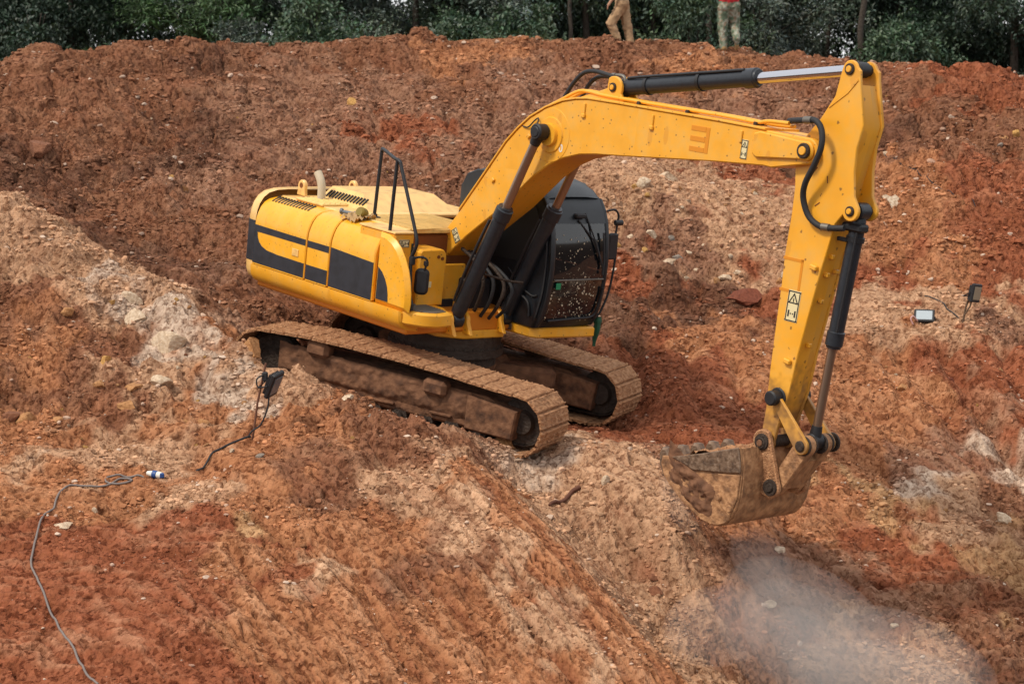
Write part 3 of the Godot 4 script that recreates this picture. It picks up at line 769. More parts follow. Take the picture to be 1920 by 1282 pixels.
	for i in NZ:
		for j in NX:
			var at := i * NX + j
			var s := speck_and_shade[at]
			var v := verts[at]
			var ii := clampi(i + int(wz.get_noise_2d(v.x, v.z) * 36.0), 0, NZ - 1)
			var jj := clampi(j + int(wx.get_noise_2d(v.x, v.z) * 46.0), 0, NX - 1)
			var k := ii * NX + jj
			var c := Color(big[1][k], big[2][k], big[3][k])
			c = c.lerp(Color(0.29, 0.13, 0.067), 0.22)
			var q := streak[at]
			if q > 0.0:
				c = c.lerp(Color(0.50, 0.31, 0.19).lerp(c * 1.45, 0.5), minf(q * 1.25, 0.65))
			else:
				c = c.lerp(Color(0.25, 0.085, 0.042), minf(-q * 1.3, 0.7))
			var l := 1.0 + 0.9 * s
			tints[at] = Color(maxf(c.r * l, 0.01), maxf(c.g * l * (1.0 + 0.12 * s), 0.006), maxf(c.b * l * (1.0 + 0.2 * s), 0.004))
	var norms := PackedVector3Array()
	norms.resize(NZ * NX)
	for i in NZ:
		for j in NX:
			var at := i * NX + j
			var dj := verts[at + (1 if j < NX - 1 else 0)] - verts[at - (1 if j > 0 else 0)]
			var di := verts[at + (NX if i < NZ - 1 else 0)] - verts[at - (NX if i > 0 else 0)]
			norms[at] = dj.cross(di).normalized()
	var idx := PackedInt32Array()
	idx.resize((NZ - 1) * (NX - 1) * 6)
	var o := 0
	for i in NZ - 1:
		for j in NX - 1:
			var k := i * NX + j
			idx[o] = k; idx[o + 1] = k + NX; idx[o + 2] = k + NX + 1
			idx[o + 3] = k; idx[o + 4] = k + NX + 1; idx[o + 5] = k + 1
			o += 6
	var arr := []
	arr.resize(Mesh.ARRAY_MAX)
	arr[Mesh.ARRAY_VERTEX] = verts
	arr[Mesh.ARRAY_NORMAL] = norms
	arr[Mesh.ARRAY_COLOR] = tints
	arr[Mesh.ARRAY_INDEX] = idx
	var mesh := ArrayMesh.new()
	mesh.add_surface_from_arrays(Mesh.PRIMITIVE_TRIANGLES, arr)
	var g := single("ground", mesh, M.earth, "red and tan excavated earth slopes around the machine", "ground")
	g.set_meta("kind", "structure")
	var s := Shape.new()
	s.box(Vector3(0, 2.85, -170), Vector3(500, 0.4, 255), 0.0)
	var fl := single("forest_floor", s.done(), M.mud_dark, "dark forest floor under the trees behind the bank", "ground")
	fl.set_meta("kind", "structure")


func rock_mesh(sd: int, stretch: Vector3, cuts := 9, sub := 2) -> ArrayMesh:
	var rng := RandomNumberGenerator.new()
	rng.seed = sd
	var planes := []
	for k in cuts:
		planes.append([Vector3(rng.randfn(), rng.randfn(), rng.randfn()).normalized(), rng.randf_range(0.42, 0.78)])
	var nn := noise(FastNoiseLite.TYPE_SIMPLEX_SMOOTH, 0.9, 3, sd)
	var t := (1.0 + sqrt(5.0)) / 2.0
	var p: Array = [Vector3(-1, t, 0), Vector3(1, t, 0), Vector3(-1, -t, 0), Vector3(1, -t, 0), Vector3(0, -1, t), Vector3(0, 1, t), Vector3(0, -1, -t), Vector3(0, 1, -t), Vector3(t, 0, -1), Vector3(t, 0, 1), Vector3(-t, 0, -1), Vector3(-t, 0, 1)]
	var f: Array = [[0, 11, 5], [0, 5, 1], [0, 1, 7], [0, 7, 10], [0, 10, 11], [1, 5, 9], [5, 11, 4], [11, 10, 2], [10, 7, 6], [7, 1, 8], [3, 9, 4], [3, 4, 2], [3, 2, 6], [3, 6, 8], [3, 8, 9], [4, 9, 5], [2, 4, 11], [6, 2, 10], [8, 6, 7], [9, 8, 1]]
	var tris := []
	for q: Array in f:
		tris.append([p[q[0]].normalized(), p[q[1]].normalized(), p[q[2]].normalized()])
	for k in sub:
		var more := []
		for q: Array in tris:
			var a: Vector3 = ((q[0] + q[1]) / 2.0).normalized()
			var b: Vector3 = ((q[1] + q[2]) / 2.0).normalized()
			var c: Vector3 = ((q[2] + q[0]) / 2.0).normalized()
			more.append([q[0], a, c]); more.append([a, q[1], b]); more.append([c, b, q[2]]); more.append([a, b, c])
		tris = more
	var s := Shape.new()
	for q: Array in tris:
		var out := []
		for k in 3:
			var d: Vector3 = q[k]
			for pl: Array in planes:
				var over: float = d.dot(pl[0]) - pl[1]
				if over > 0.0:
					d -= pl[0] * over
			d *= 1.0 + 0.10 * nn.get_noise_3dv((q[k] as Vector3) * 1.5) + 0.04 * nn.get_noise_3dv((q[k] as Vector3) * 5.0)
			out.append(d * stretch)
		s.tri(out[0], out[1], out[2])
	return s.done()


func make_clods() -> void:
	var rng := RandomNumberGenerator.new()
	rng.seed = 77
	var patch := noise(FastNoiseLite.TYPE_SIMPLEX_SMOOTH, 0.8, 3, 91)
	var sets := []
	for k in 5:
		sets.append([])
	while sets[0].size() + sets[1].size() + sets[2].size() + sets[3].size() + sets[4].size() < 200000:
		var i := rng.randi_range(60, NZ - 130)
		var j := rng.randi_range(30, NX - 30)
		var at := i * NX + j
		var z := -NEAR * pow(FAR / NEAR, float(i) / (NZ - 1))
		var x := x_share(j) * -z
		var d := patch.get_noise_2d(x, z)
		if rng.randf() > (0.30 + 1.9 * d) * (1.0 - 0.7 * scraped[at]):
			continue
		var small := 0.0085 * -z / 20.0
		var r := small * (0.7 + pow(rng.randf(), 8.0) * 3.6)
		var pale := rng.randf()
		var c := tints[at]
		if pale > 0.945:
			c = c.lerp(Color(0.58, 0.45, 0.35), rng.randf_range(0.3, 0.95))
		else:
			c = c * rng.randf_range(0.62, 1.3)
		var turn := Basis.from_euler(Vector3(rng.randf() * 6, rng.randf() * 6, rng.randf() * 6)).scaled(Vector3(r * rng.randf_range(0.8, 1.6), r * rng.randf_range(0.6, 1.0), r * rng.randf_range(0.8, 1.4)))
		sets[rng.randi() % 5].append([Transform3D(turn, Vector3(x, heights[at] + r * 0.1, z)), c])
	var root := Node3D.new()
	root.name = "soil_clods"
	add_child(root, true)
	tag(root, "loose clods and grit strewn over the earth slopes", "soil", "", "stuff")
	for k in 5:
		var mm := MultiMesh.new()
		mm.transform_format = MultiMesh.TRANSFORM_3D
		mm.use_colors = true
		mm.mesh = rock_mesh(200 + k, Vector3.ONE, 6, 1)
		mm.instance_count = sets[k].size()
		for i in sets[k].size():
			mm.set_instance_transform(i, sets[k][i][0])
			mm.set_instance_color(i, sets[k][i][1])
		var o := MultiMeshInstance3D.new()
		o.name = "clods" if k == 0 else "clods_%03d" % k
		o.multimesh = mm
		o.material_override = M.clod
		o.set_meta("kind", "stuff")
		root.add_child(o, true)


# ---------------------------------------------------------------- excavator, in its own frame: x forward, y up, z to its right
const TURN := 0.37968   # the crawlers stand turned against the upper structure


func under(parent: Node3D) -> Transform3D:
	return Transform3D(Basis(Vector3.UP, TURN), Vector3.ZERO)


func xz_plan() -> Transform3D:   # lays a polygon of (x, z) flat; drawn out along y
	return Transform3D(Basis(Vector3(1, 0, 0), Vector3(0, 0, 1), Vector3(0, 1, 0)), Vector3.ZERO)


func zy_section() -> Transform3D:   # stands a polygon of (z, y) across the machine; drawn out along x
	return Transform3D(Basis(Vector3(0, 0, 1), Vector3(0, 1, 0), Vector3(1, 0, 0)), Vector3.ZERO)


func pin(parent: Node3D, at: Vector2, z0: float, z1: float, r: float) -> void:
	var s := Shape.new()
	s.rod(Vector3(at.x, at.y, z0), Vector3(at.x, at.y, z1), r, r, 22, 0.008)
	var o := part("pin", s, M.iron, parent)
	var b := Shape.new()
	b.rod(Vector3(at.x, at.y, z1 - 0.01), Vector3(at.x, at.y, z1 + 0.012), r * 0.6, r * 0.55, 18, 0.004)
	part("pin_cap", b, M.yellow if at.y > 1.0 else M.mud_dark, o)


func warning_label(parent: Node3D, at: Vector3, right: Vector3, up: Vector3, w: float, h: float, tall: bool) -> void:
	var face := right.cross(up).normalized()
	var turn := Basis(right.normalized(), up.normalized(), face)
	var s := Shape.new()
	s.box(at, Vector3(w, h, 0.004), 0.001, turn)
	var o := part("warning_label", s, M.cream, parent)
	var t := Shape.new()
	var lift := face * 0.0035
	var line := minf(w, h) * 0.07
	for q: Array in [[Vector3(0, h / 2 - line, 0), Vector3(w, line, 0.003)], [Vector3(0, -h / 2 + line, 0), Vector3(w, line, 0.003)], [Vector3(w / 2 - line, 0, 0), Vector3(line, h - 3 * line, 0.003)], [Vector3(-w / 2 + line, 0, 0), Vector3(line, h - 3 * line, 0.003)]]:
		t.box(at + turn * q[0] + lift, q[1], 0.0005, turn)
	var c := Vector3(0, h * 0.24, 0) if tall else Vector3(-w * 0.24, 0, 0)
	var k := minf(w, h) * 0.34
	var tri := [c + Vector3(-k, -k * 0.8, 0), c + Vector3(k, -k * 0.8, 0), c + Vector3(0, k * 0.9, 0)]
	for i in 3:
		var a: Vector3 = tri[i]
		var b: Vector3 = tri[(i + 1) % 3]
		var d := (b - a).normalized()
		t.box(at + turn * ((a + b) / 2.0) + lift, Vector3(a.distance_to(b) + line, line * 1.1, 0.003), 0.0005, turn * Basis(d, Vector3(-d.y, d.x, 0), Vector3.BACK))
	t.box(at + turn * (c - Vector3(0, k * 0.25, 0)) + lift, Vector3(line, k * 0.7, 0.003), 0.0005, turn)
	var e := Vector3(0, -h * 0.24, 0) if tall else Vector3(w * 0.22, 0, 0)
	for q in 2:
		t.box(at + turn * (e + Vector3((q - 0.5) * k * 1.5, 0, 0)) + lift, Vector3(line * 1.6, k * 1.2, 0.003), 0.0005, turn)
		t.box(at + turn * (e + Vector3((q - 0.5) * k * 0.5, 0, 0)) + lift, Vector3(line * 1.2, line * 1.2, 0.003), 0.0005, turn)
	part("marking", t, M.ink, o)


func body_section() -> Array:   # the right flank: (z, y)
	return [Vector2(1.3, 1.31), Vector2(1.3, 1.81), Vector2(1.293, 1.88), Vector2(1.272, 1.95), Vector2(1.24, 2.02), Vector2(1.19, 2.08), Vector2(1.12, 2.12), Vector2(1.03, 2.14), Vector2(0.9, 2.15)]


func flank(x0: float, x1: float) -> Shape:
	var sec := body_section()
	var inner := []
	for q: Vector2 in sec:
		inner.push_front(Vector2(1.0 + (q.x - 1.0) * 0.82 - 0.005, q.y - 0.05))
	inner[inner.size() - 1] = Vector2(1.24, 1.31)
	var s := Shape.new()
	s.plate(sec + inner, x0, x1, 0.012, zy_section())
	return s


func shoe_mesh(sd: int) -> ArrayMesh:
	var s := Shape.new()
	var nn := noise(FastNoiseLite.TYPE_SIMPLEX_SMOOTH, 9.0, 3, sd)
	var rows := []
	# the plate with its three grouser bars, seen along x, caked with uneven mud
	var prof := [Vector2(-0.090, 0.0), Vector2(-0.087, 0.018), Vector2(-0.078, 0.024), Vector2(-0.066, 0.023), Vector2(-0.056, 0.016), Vector2(-0.02, 0.015), Vector2(-0.008, 0.021), Vector2(0.008, 0.021), Vector2(0.02, 0.015), Vector2(0.060, 0.015), Vector2(0.070, 0.021), Vector2(0.080, 0.020), Vector2(0.084, 0.0)]
	for k in 15:
		var z := -0.36 + 0.72 * k / 14.0
		var line := []
		for q: Vector2 in prof:
			var bump := nn.get_noise_2d(q.x * 4.0, z + sd) * 0.024
			line.append(Vector3(q.x, q.y + (maxf(bump, -0.010) if q.y > 0.001 else 0.0), z + nn.get_noise_2d(q.x * 3.0, 5.0 + sd) * (0.012 if k == 0 or k == 14 else 0.0)))
		rows.push_front(line)
	s.sheet(rows)
	for k in [0, 14]:
		var r: Array = rows[k]
		for i in r.size() - 1:
			var a := Vector3(r[i].x, -0.012, r[i].z)
			var b := Vector3(r[i + 1].x, -0.012, r[i + 1].z)
			s.out(r[i], r[i + 1], b, Vector3(0, 0, 0)); s.out(r[i], b, a, Vector3(0, 0, 0))
	for e: Array in [[0, -1], [prof.size() - 1, 1]]:
		var a: Vector3 = rows[0][e[0]]
		var b: Vector3 = rows[14][e[0]]
		s.out(a, b, b - Vector3(0, 0.012, 0), Vector3.ZERO); s.out(a, b - Vector3(0, 0.012, 0), a - Vector3(0, 0.012, 0), Vector3.ZERO)
	s.quad(Vector3(-0.098, -0.012, -0.36), Vector3(0.092, -0.012, -0.36), Vector3(0.092, -0.012, 0.36), Vector3(-0.098, -0.012, 0.36))
	return s.done()


func track_path() -> Array:   # (x, y) round the crawler
	var a := [Vector2(-1.66, 0.755), Vector2(-1.1, 0.775), Vector2(-0.5, 0.765), Vector2(0.2, 0.735), Vector2(0.8, 0.69), Vector2(1.3, 0.64)]
	a.append_array(arc(Vector2(1.68, 0.28), 0.335, 82, -90, 12))
	a.append_array([Vector2(1.0, -0.055), Vector2(0.0, -0.055), Vector2(-1.0, -0.055)])
	a.append_array(arc(Vector2(-1.68, 0.35), 0.405, -90, -262, 12))
	return a


func make_crawler(side: float, label: String) -> void:
	var z := side * 1.085
	var path := track_path()
	var c := Curve2D.new()
	c.bake_interval = 0.02
	for p: Vector2 in path:
		c.add_point(p)
	c.add_point(path[0])
	var f := Shape.new()
	# the beam between the wheels, its side plates and its steps
	f.plate([Vector2(-1.35, 0.12), Vector2(1.25, 0.10), Vector2(1.40, 0.22), Vector2(1.40, 0.44), Vector2(1.25, 0.50), Vector2(-1.3, 0.60), Vector2(-1.45, 0.5), Vector2(-1.45, 0.2)], z - 0.20, z + 0.20, 0.03)
	var beam := part("crawler_track", f, M.mud_dark, machine, label)
	beam.transform = under(machine)
	var g := Shape.new()
	g.plate([Vector2(1.02, 0.10), Vector2(1.62, 0.08), Vector2(1.66, 0.42), Vector2(1.02, 0.50)], z - 0.25, z + 0.25, 0.02)
	part("idler_guard", g, M.mud_dark, beam)
	for q: Array in [[Vector2(-1.68, 0.35), 0.36, "sprocket"], [Vector2(1.68, 0.28), 0.29, "idler_wheel"]]:
		var w := Shape.new()
		w.lathe(Vector3(q[0].x, q[0].y, z - 0.09), Vector3.BACK, [[0.0, 0.0], [0.0, q[1] * 0.9], [0.03, q[1]], [0.15, q[1]], [0.18, q[1] * 0.9], [0.18, q[1] * 0.5], [0.24, q[1] * 0.42], [0.24, 0.0]], 24)
		if q[2] == "sprocket":
			for k in 20:
				var t := TAU * k / 20
				w.box(Vector3(q[0].x + cos(t) * 0.36, q[0].y + sin(t) * 0.36, z), Vector3(0.05, 0.05, 0.06), 0.01, Basis(Vector3.BACK, t))
		part(q[2], w, M.iron, beam)
	for k in 2:
		var b := Shape.new()
		b.box(Vector3([-0.95, 0.62][k], [0.655, 0.50][k], z + side * 0.22), Vector3(0.30, 0.19, 0.20), 0.045, Basis(Vector3.BACK, -0.04))
		part("carrier_bracket", b, M.mud_dark, beam)
	for k in 8:
		var r := Shape.new()
		var x := -1.2 + k * 0.34
		r.lathe(Vector3(x, 0.07, z - 0.2), Vector3.BACK, [[0.0, 0.0], [0.0, 0.10], [0.06, 0.085], [0.34, 0.085], [0.40, 0.10], [0.40, 0.05], [0.43, 0.05], [0.43, 0.0]], 16)
		part("track_roller", r, M.iron, beam)
	for k in 3:
		var b := Shape.new()
		b.box(Vector3(-0.8 + k * 0.75, 0.20, z + side * 0.215), Vector3(0.28, 0.03, 0.05), 0.008)
		part("frame_step", b, M.mud_dark, beam)
	var skirt := Shape.new()
	var lumps := noise(FastNoiseLite.TYPE_SIMPLEX_SMOOTH, 2.2, 4, 95)
	var rows0 := []
	for i in 64:
		var row := []
		var x := lerpf(-1.52, 1.06, i / 63.0)
		for j in 16:
			var lo := lerpf(0.30, 0.20, i / 63.0)
			var hi := lerpf(0.64, 0.50, i / 63.0)
			var edge := minf(minf(j, 15 - j), minf(i, 63 - i)) / 2.0
			row.append(Vector3(x, lerpf(lo, hi, j / 15.0) + lumps.get_noise_2d(x * 2.0, 8.0 + z) * 0.03, z + side * (0.205 + minf(edge, 1.0) * (0.03 + 0.032 * lumps.get_noise_2d(x * 1.8, j * 0.042 + z) + 0.012 * lumps.get_noise_2d(x * 7.0, j * 0.17)))))
		if side > 0:
			row.reverse()
		rows0.append(row)
	rows0.reverse()
	skirt.sheet(rows0)
	part("mud_caked_side_plate", skirt, M.mud_dark, beam)
	var shoes := []
	for k in 5:
		shoes.append(shoe_mesh(300 + k))
	var length := c.get_baked_length()
	var count := int(round(length / 0.19))
	var rng := RandomNumberGenerator.new()
	rng.seed = 5
	for k in count:
		var at := c.sample_baked(length * k / count)
		var ahead := c.sample_baked(fposmod(length * k / count + 0.06, length))
		var behind := c.sample_baked(fposmod(length * k / count - 0.06, length))
		var d := (ahead - behind).normalized()
		var o := part_mesh("track_shoe", shoes[rng.randi() % 5], M.mud, beam)
		var x := Vector3(d.x, d.y, 0)
		var y := Vector3(-d.y, d.x, 0)
		o.transform = Transform3D(Basis(x, y, Vector3.BACK) * Basis(Vector3.BACK, rng.randf_range(-0.03, 0.03)), Vector3(at.x, at.y, z))
	# the chain that carries the shoes, as one band
	var s := Shape.new()
	var rows := []
	for k in 120:
		var at := c.sample_baked(length * k / 120.0)
		var ahead := c.sample_baked(fposmod(length * k / 120.0 + 0.03, length))
		var d := (ahead - at).normalized()
		var nrm := Vector2(-d.y, d.x)
		var p := at - nrm * (0.035 + 0.012 * (k % 2))
		var q := at - nrm * 0.09
		rows.append([Vector3(p.x, p.y, z + 0.09), Vector3(p.x, p.y, z - 0.09), Vector3(q.x, q.y, z - 0.09), Vector3(q.x, q.y, z + 0.09)])
	rows.append(rows[0])
	s.sheet(rows, true)
	part("track_chain", s, M.iron, beam)


func cylinder(called: String, a: Vector3, gland: Vector3, b: Vector3, r: float, rod_r: float, rod_mat: Material, boss: float, label := "") -> MeshInstance3D:
	var d := (b - a).normalized()
	var s := Shape.new()
	var l := a.distance_to(gland)
	s.lathe(a, d, [[0.02, 0.0], [0.02, r * 0.75], [0.10, r * 0.95], [0.16, r], [l - 0.17, r], [l - 0.16, r * 1.16], [l - 0.03, r * 1.16], [l - 0.02, r * 1.0], [l, r * 0.95], [l, 0.0]], 28)
	s.rod(a - Vector3(0, 0, boss), a + Vector3(0, 0, boss), r * 1.12, r * 1.12, 22, 0.012)
	var o := part(called, s, M.cylinder, machine, label)
	var q := Shape.new()
	q.rod(gland - d * 0.1, b - d * 0.08, rod_r, rod_r, 24)
	part("piston_rod", q, rod_mat, o)
	var e := Shape.new()
	e.rod(b - Vector3(0, 0, boss), b + Vector3(0, 0, boss), rod_r * (1.3 if rod_r > 0.055 else 1.8), rod_r * (1.3 if rod_r > 0.055 else 1.8), 22, 0.014)
	e.rod(b - d * 0.16, b, rod_r * 1.15, rod_r * 1.5, 18)
	part("rod_eye", e, M.black, o)
	return o


func make_excavator() -> void:
	machine = thing("excavator", "big yellow tracked excavator with black cab and lower side panels, tilted on the earth bench", "excavator")
	machine.transform = Transform3D(Basis(Vector3(0.66319, -0.11027, 0.74029), Vector3(0.10787, 0.99284, 0.05125), Vector3(-0.74064, 0.04586, 0.67033)).orthonormalized(), Vector3(-0.8787, 0.0198, -21.6936))
	make_crawler(1.0, "near crawler track caked in tan mud")
	make_crawler(-1.0, "far crawler track caked in tan mud")
	var s := Shape.new()
	# ------------------------------------------------ carrier and turntable
	s.box(Vector3(0, 0.42, 0), Vector3(1.1, 0.34, 1.5), 0.06)
	for q: Array in [[0.7, 0.5], [0.7, -0.5], [-0.7, 0.5], [-0.7, -0.5]]:
		s.box(Vector3(q[0], 0.40, q[1] * 1.3), Vector3(0.9, 0.26, 0.5), 0.05, Basis(Vector3.UP, -0.5 * signf(q[0] * q[1])))
	part("carrier_frame", s, M.mud_dark, machine).transform = under(machine)
	s = Shape.new()
	s.lathe(Vector3(0, 0.55, 0), Vector3.UP, [[0.0, 0.0], [0.0, 0.62], [0.12, 0.62], [0.13, 0.70], [0.22, 0.70], [0.23, 0.66], [0.38, 0.66], [0.38, 0.0]], 40)
	for k in 36:
		var t := TAU * k / 36
		s.rod(Vector3(cos(t) * 0.66, 0.66, sin(t) * 0.66), Vector3(cos(t) * 0.66, 0.80, sin(t) * 0.66), 0.02, 0.02, 6)
	part("slewing_ring", s, M.iron, machine)
	# ------------------------------------------------ deck
	s = Shape.new()
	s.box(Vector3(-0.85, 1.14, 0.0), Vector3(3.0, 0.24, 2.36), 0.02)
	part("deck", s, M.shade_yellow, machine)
	for side: float in [1.0, -1.0]:
		s = Shape.new()
		var sec := [Vector2(1.0 * side, 1.045), Vector2(1.16 * side, 1.065), Vector2(1.245 * side, 1.11), Vector2(1.29 * side, 1.18), Vector2(1.302 * side, 1.26), Vector2(1.302 * side, 1.30), Vector2(1.0 * side, 1.30)]
		s.plate(sec, -2.36, 0.66 if side > 0 else -0.4, 0.02, zy_section())
		part("side_sill", s, M.yellow, machine)
	s = Shape.new()
	s.plate([Vector2(-0.6, 0.60), Vector2(0.45, 0.55), Vector2(0.66, 0.30), Vector2(0.68, -0.30), Vector2(0.5, -0.45), Vector2(-0.6, -0.5)], 0.93, 1.03, 0.015, xz_plan())
	part("front_apron", s, M.yellow, machine)
	s = Shape.new()
	s.plate([Vector2(0.2, 1.255), Vector2(0.70, 1.255), Vector2(0.88, 1.15), Vector2(0.97, 0.98), Vector2(0.93, 0.76), Vector2(0.62, 0.62), Vector2(0.2, 0.62)], 1.15, 1.315, 0.025, xz_plan())
	var step := part("front_step", s, M.yellow, machine)
	s = Shape.new()
	s.plate([Vector2(0.38, 1.2), Vector2(0.68, 1.2), Vector2(0.84, 1.10), Vector2(0.91, 0.97), Vector2(0.87, 0.80), Vector2(0.38, 0.76)], 1.314, 1.326, 0.003, xz_plan())
	for k in 9:
		s.box(Vector3(0.42 + k * 0.05, 1.329, 0.97), Vector3(0.015, 0.012, 0.34), 0.003)
	part("step_tread", s, M.steel, step)
	# ------------------------------------------------ counterweight
	var plan := [Vector2(-2.33, 1.285), Vector2(-2.47, 1.275), Vector2(-2.56, 1.22), Vector2(-2.63, 1.08), Vector2(-2.69, 0.85), Vector2(-2.74, 0.45), Vector2(-2.755, 0.0), Vector2(-2.74, -0.45), Vector2(-2.69, -0.85), Vector2(-2.63, -1.08), Vector2(-2.56, -1.22), Vector2(-2.47, -1.275), Vector2(-2.33, -1.285)]
	s = Shape.new()
	# stacked outlines so that the top and bottom edges are rounded
	var rows := []
	for q: Array in [[1.09, 0.80], [1.10, 0.90], [1.14, 0.965], [1.22, 0.995], [1.33, 1.0], [1.86, 1.0], [1.96, 0.99], [2.05, 0.965], [2.13, 0.92], [2.19, 0.85], [2.225, 0.74], [2.235, 0.6], [2.235, 0.0]]:
		var line := []
		for p: Vector2 in plan:
			line.append(Vector3(-2.33 + (p.x + 2.33) * q[1], q[0], p.y * (0.12 + 0.88 * q[1]) if q[1] > 0.5 else 0.0))
		line.reverse()
		rows.append(line)
	s.sheet(rows)
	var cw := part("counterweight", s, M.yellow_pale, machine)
	s = Shape.new()
	rows = []
	for y: float in [1.335, 1.34, 1.84, 1.845]:
		var line := []
		for p: Vector2 in plan:
			var k := 1.004 if y > 1.337 and y < 1.843 else 0.995
			line.append(Vector3(-2.33 + (p.x + 2.33) * (k + 0.015), y, p.y * k))
		line.reverse()
		rows.append(line)
	s.sheet(rows)
	part("dark_band", s, M.navy, cw)
	for z: float in [0.71, -0.08]:
		s = Shape.new()
		var eye := arc(Vector2.ZERO, 0.075, -20, 200, 12) + [Vector2(-0.085, -0.12), Vector2(0.085, -0.12)]
		s.plate(eye, z - 0.025, z + 0.025, 0.008, Transform3D(Basis(), Vector3(-2.2, 2.30, 0)))
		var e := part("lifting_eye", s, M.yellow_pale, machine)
		s = Shape.new()
		s.rod(Vector3(-2.2, 2.305, z - 0.028), Vector3(-2.2, 2.305, z + 0.028), 0.035, 0.035, 14)
		part("eye_hole", s, M.groove, e)
	# ------------------------------------------------ engine house
	s = Shape.new()
	s.box(Vector3(-1.08, 1.69, 0.0), Vector3(2.5, 0.80, 2.22), 0.03)
	part("engine_bay", s, M.groove, machine)
	var doors := [[-2.318, -1.222], [-1.198, -0.752], [-0.728, 0.118]]
	for k in 3:
		var d: MeshInstance3D = part("side_door", flank(doors[k][0], doors[k][1]), M.yellow_clean, machine)
		var q := Shape.new()
		match k:
			0:
				q.plate([Vector2(-2.31, 1.325), Vector2(-1.232, 1.325), Vector2(-1.232, 1.50), Vector2(-1.8, 1.505), Vector2(-2.02, 1.52), Vector2(-2.13, 1.55), Vector2(-2.2, 1.60), Vector2(-2.235, 1.66), Vector2(-2.245, 1.715), Vector2(-1.232, 1.715), Vector2(-1.232, 1.79), Vector2(-2.31, 1.80)], 1.2985, 1.303, 0.001)
				part("dark_stripe", q, M.navy, d)
				q = Shape.new()
				q.box(Vector3(-1.42, 1.60, 1.304), Vector3(0.13, 0.09, 0.012), 0.004)
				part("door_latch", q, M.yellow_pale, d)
			1:
				q.plate([Vector2(-1.19, 1.325), Vector2(-0.76, 1.325), Vector2(-0.76, 1.50), Vector2(-1.19, 1.50)], 1.2985, 1.303, 0.001)
				part("dark_stripe", q, M.navy, d)
				q = Shape.new()
				q.plate([Vector2(-1.19, 1.71), Vector2(-0.76, 1.71), Vector2(-0.76, 1.79), Vector2(-1.19, 1.79)], 1.2985, 1.303, 0.001)
				part("dark_stripe", q, M.navy, d)
			2:
				q.plate([Vector2(-0.72, 1.325), Vector2(0.108, 1.32), Vector2(0.108, 1.755), Vector2(-0.72, 1.79)], 1.2985, 1.303, 0.001)
				part("dark_stripe", q, M.navy, d)
	s = Shape.new()
	for k in 13:
		s.box(Vector3(-2.22 + k * 0.062, 2.128, 1.075), Vector3(0.026, 0.02, 0.17), 0.003, Basis(Vector3.RIGHT, 0.30) * Basis(Vector3.UP, 0.35))
	part("side_vents", s, M.ink, machine)
	# rounded front end of the flank
	s = Shape.new()
	s.plate([Vector2(0.142, 1.31), Vector2(0.76, 1.30), Vector2(0.775, 1.40), Vector2(0.765, 1.52), Vector2(0.735, 1.65), Vector2(0.685, 1.78), Vector2(0.61, 1.90), Vector2(0.52, 2.0), Vector2(0.42, 2.07), Vector2(0.30, 2.115), Vector2(0.142, 2.125)], 1.20, 1.30, 0.05)
	var fp := part("front_corner_panel", s, M.yellow_clean, machine)
	s = Shape.new()
	s.plate([Vector2(0.20, 1.36), Vector2(0.425, 1.36), Vector2(0.415, 1.44), Vector2(0.39, 1.53), Vector2(0.345, 1.61), Vector2(0.28, 1.68), Vector2(0.20, 1.73)], 1.299, 1.3035, 0.001)
	part("dark_corner", s, M.navy, fp)
	# ------------------------------------------------ roof of the house
	s = Shape.new()
	s.box(Vector3(-1.6, 2.135, -0.15), Vector3(1.5, 0.05, 2.16), 0.012)
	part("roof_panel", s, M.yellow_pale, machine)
	s = Shape.new()
	s.box(Vector3(-1.72, 2.172, 0.74), Vector3(0.56, 0.03, 0.42), 0.008)
	for k in 5:
		s.box(Vector3(-1.72, 2.19, 0.58 + k * 0.08), Vector3(0.52, 0.012, 0.022), 0.003)
	part("exhaust_cover", s, M.tread, machine)
	s = Shape.new()
	s.frustum(Rect2(-2.05, -0.85, 1.05, 1.42), 2.155, Rect2(-1.98, -0.72, 0.62, 1.13), 2.335)
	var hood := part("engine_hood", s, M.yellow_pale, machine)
	s = Shape.new()
	for k in 13:
		s.box(Vector3(-1.93 + k * 0.062, 2.25, 0.495), Vector3(0.024, 0.11, 0.02), 0.003, Basis(Vector3.RIGHT, -0.70) * Basis(Vector3.BACK, -0.3))
	part("hood_vents", s, M.ink, hood)
	s = Shape.new()
	s.box(Vector3(-0.32, 2.13, 0.32), Vector3(1.04, 0.05, 1.24), 0.008)
	for k in 24:
		s.box(Vector3(-0.80 + k * 0.042, 2.159, 0.32), Vector3(0.016, 0.014, 1.14), 0.003, Basis(Vector3.UP, 0.12))
	part("tread_plate", s, M.tread, machine)
	s = Shape.new()
	s.tube(curve([Vector3(-1.86, 2.16, 0.66), Vector3(-1.87, 2.30, 0.66), Vector3(-1.90, 2.40, 0.66), Vector3(-1.98, 2.50, 0.66)]), 0.052, 14)
	part("exhaust_pipe", s, M.pipe, machine)
	# ------------------------------------------------ toolbox, bracket tower, mirror, rails
	s = Shape.new()
	s.box(Vector3(0.03, 1.725, 1.085), Vector3(0.66, 0.81, 0.29), 0.02)
	var tb := part("toolbox", s, M.yellow, machine)
	s = Shape.new()
	s.box(Vector3(0.03, 2.138, 1.085), Vector3(0.68, 0.024, 0.31), 0.006)
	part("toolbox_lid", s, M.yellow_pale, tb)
	warning_label(tb, Vector3(0.363, 2.02, 1.09), Vector3(0, 0, -1), Vector3.UP, 0.15, 0.09, false)
	s = Shape.new()
	s.box(Vector3(0.363, 1.95, 0.965), Vector3(0.02, 0.14, 0.03), 0.004)
	part("toolbox_latch", s, M.ink, tb)
	s = Shape.new()
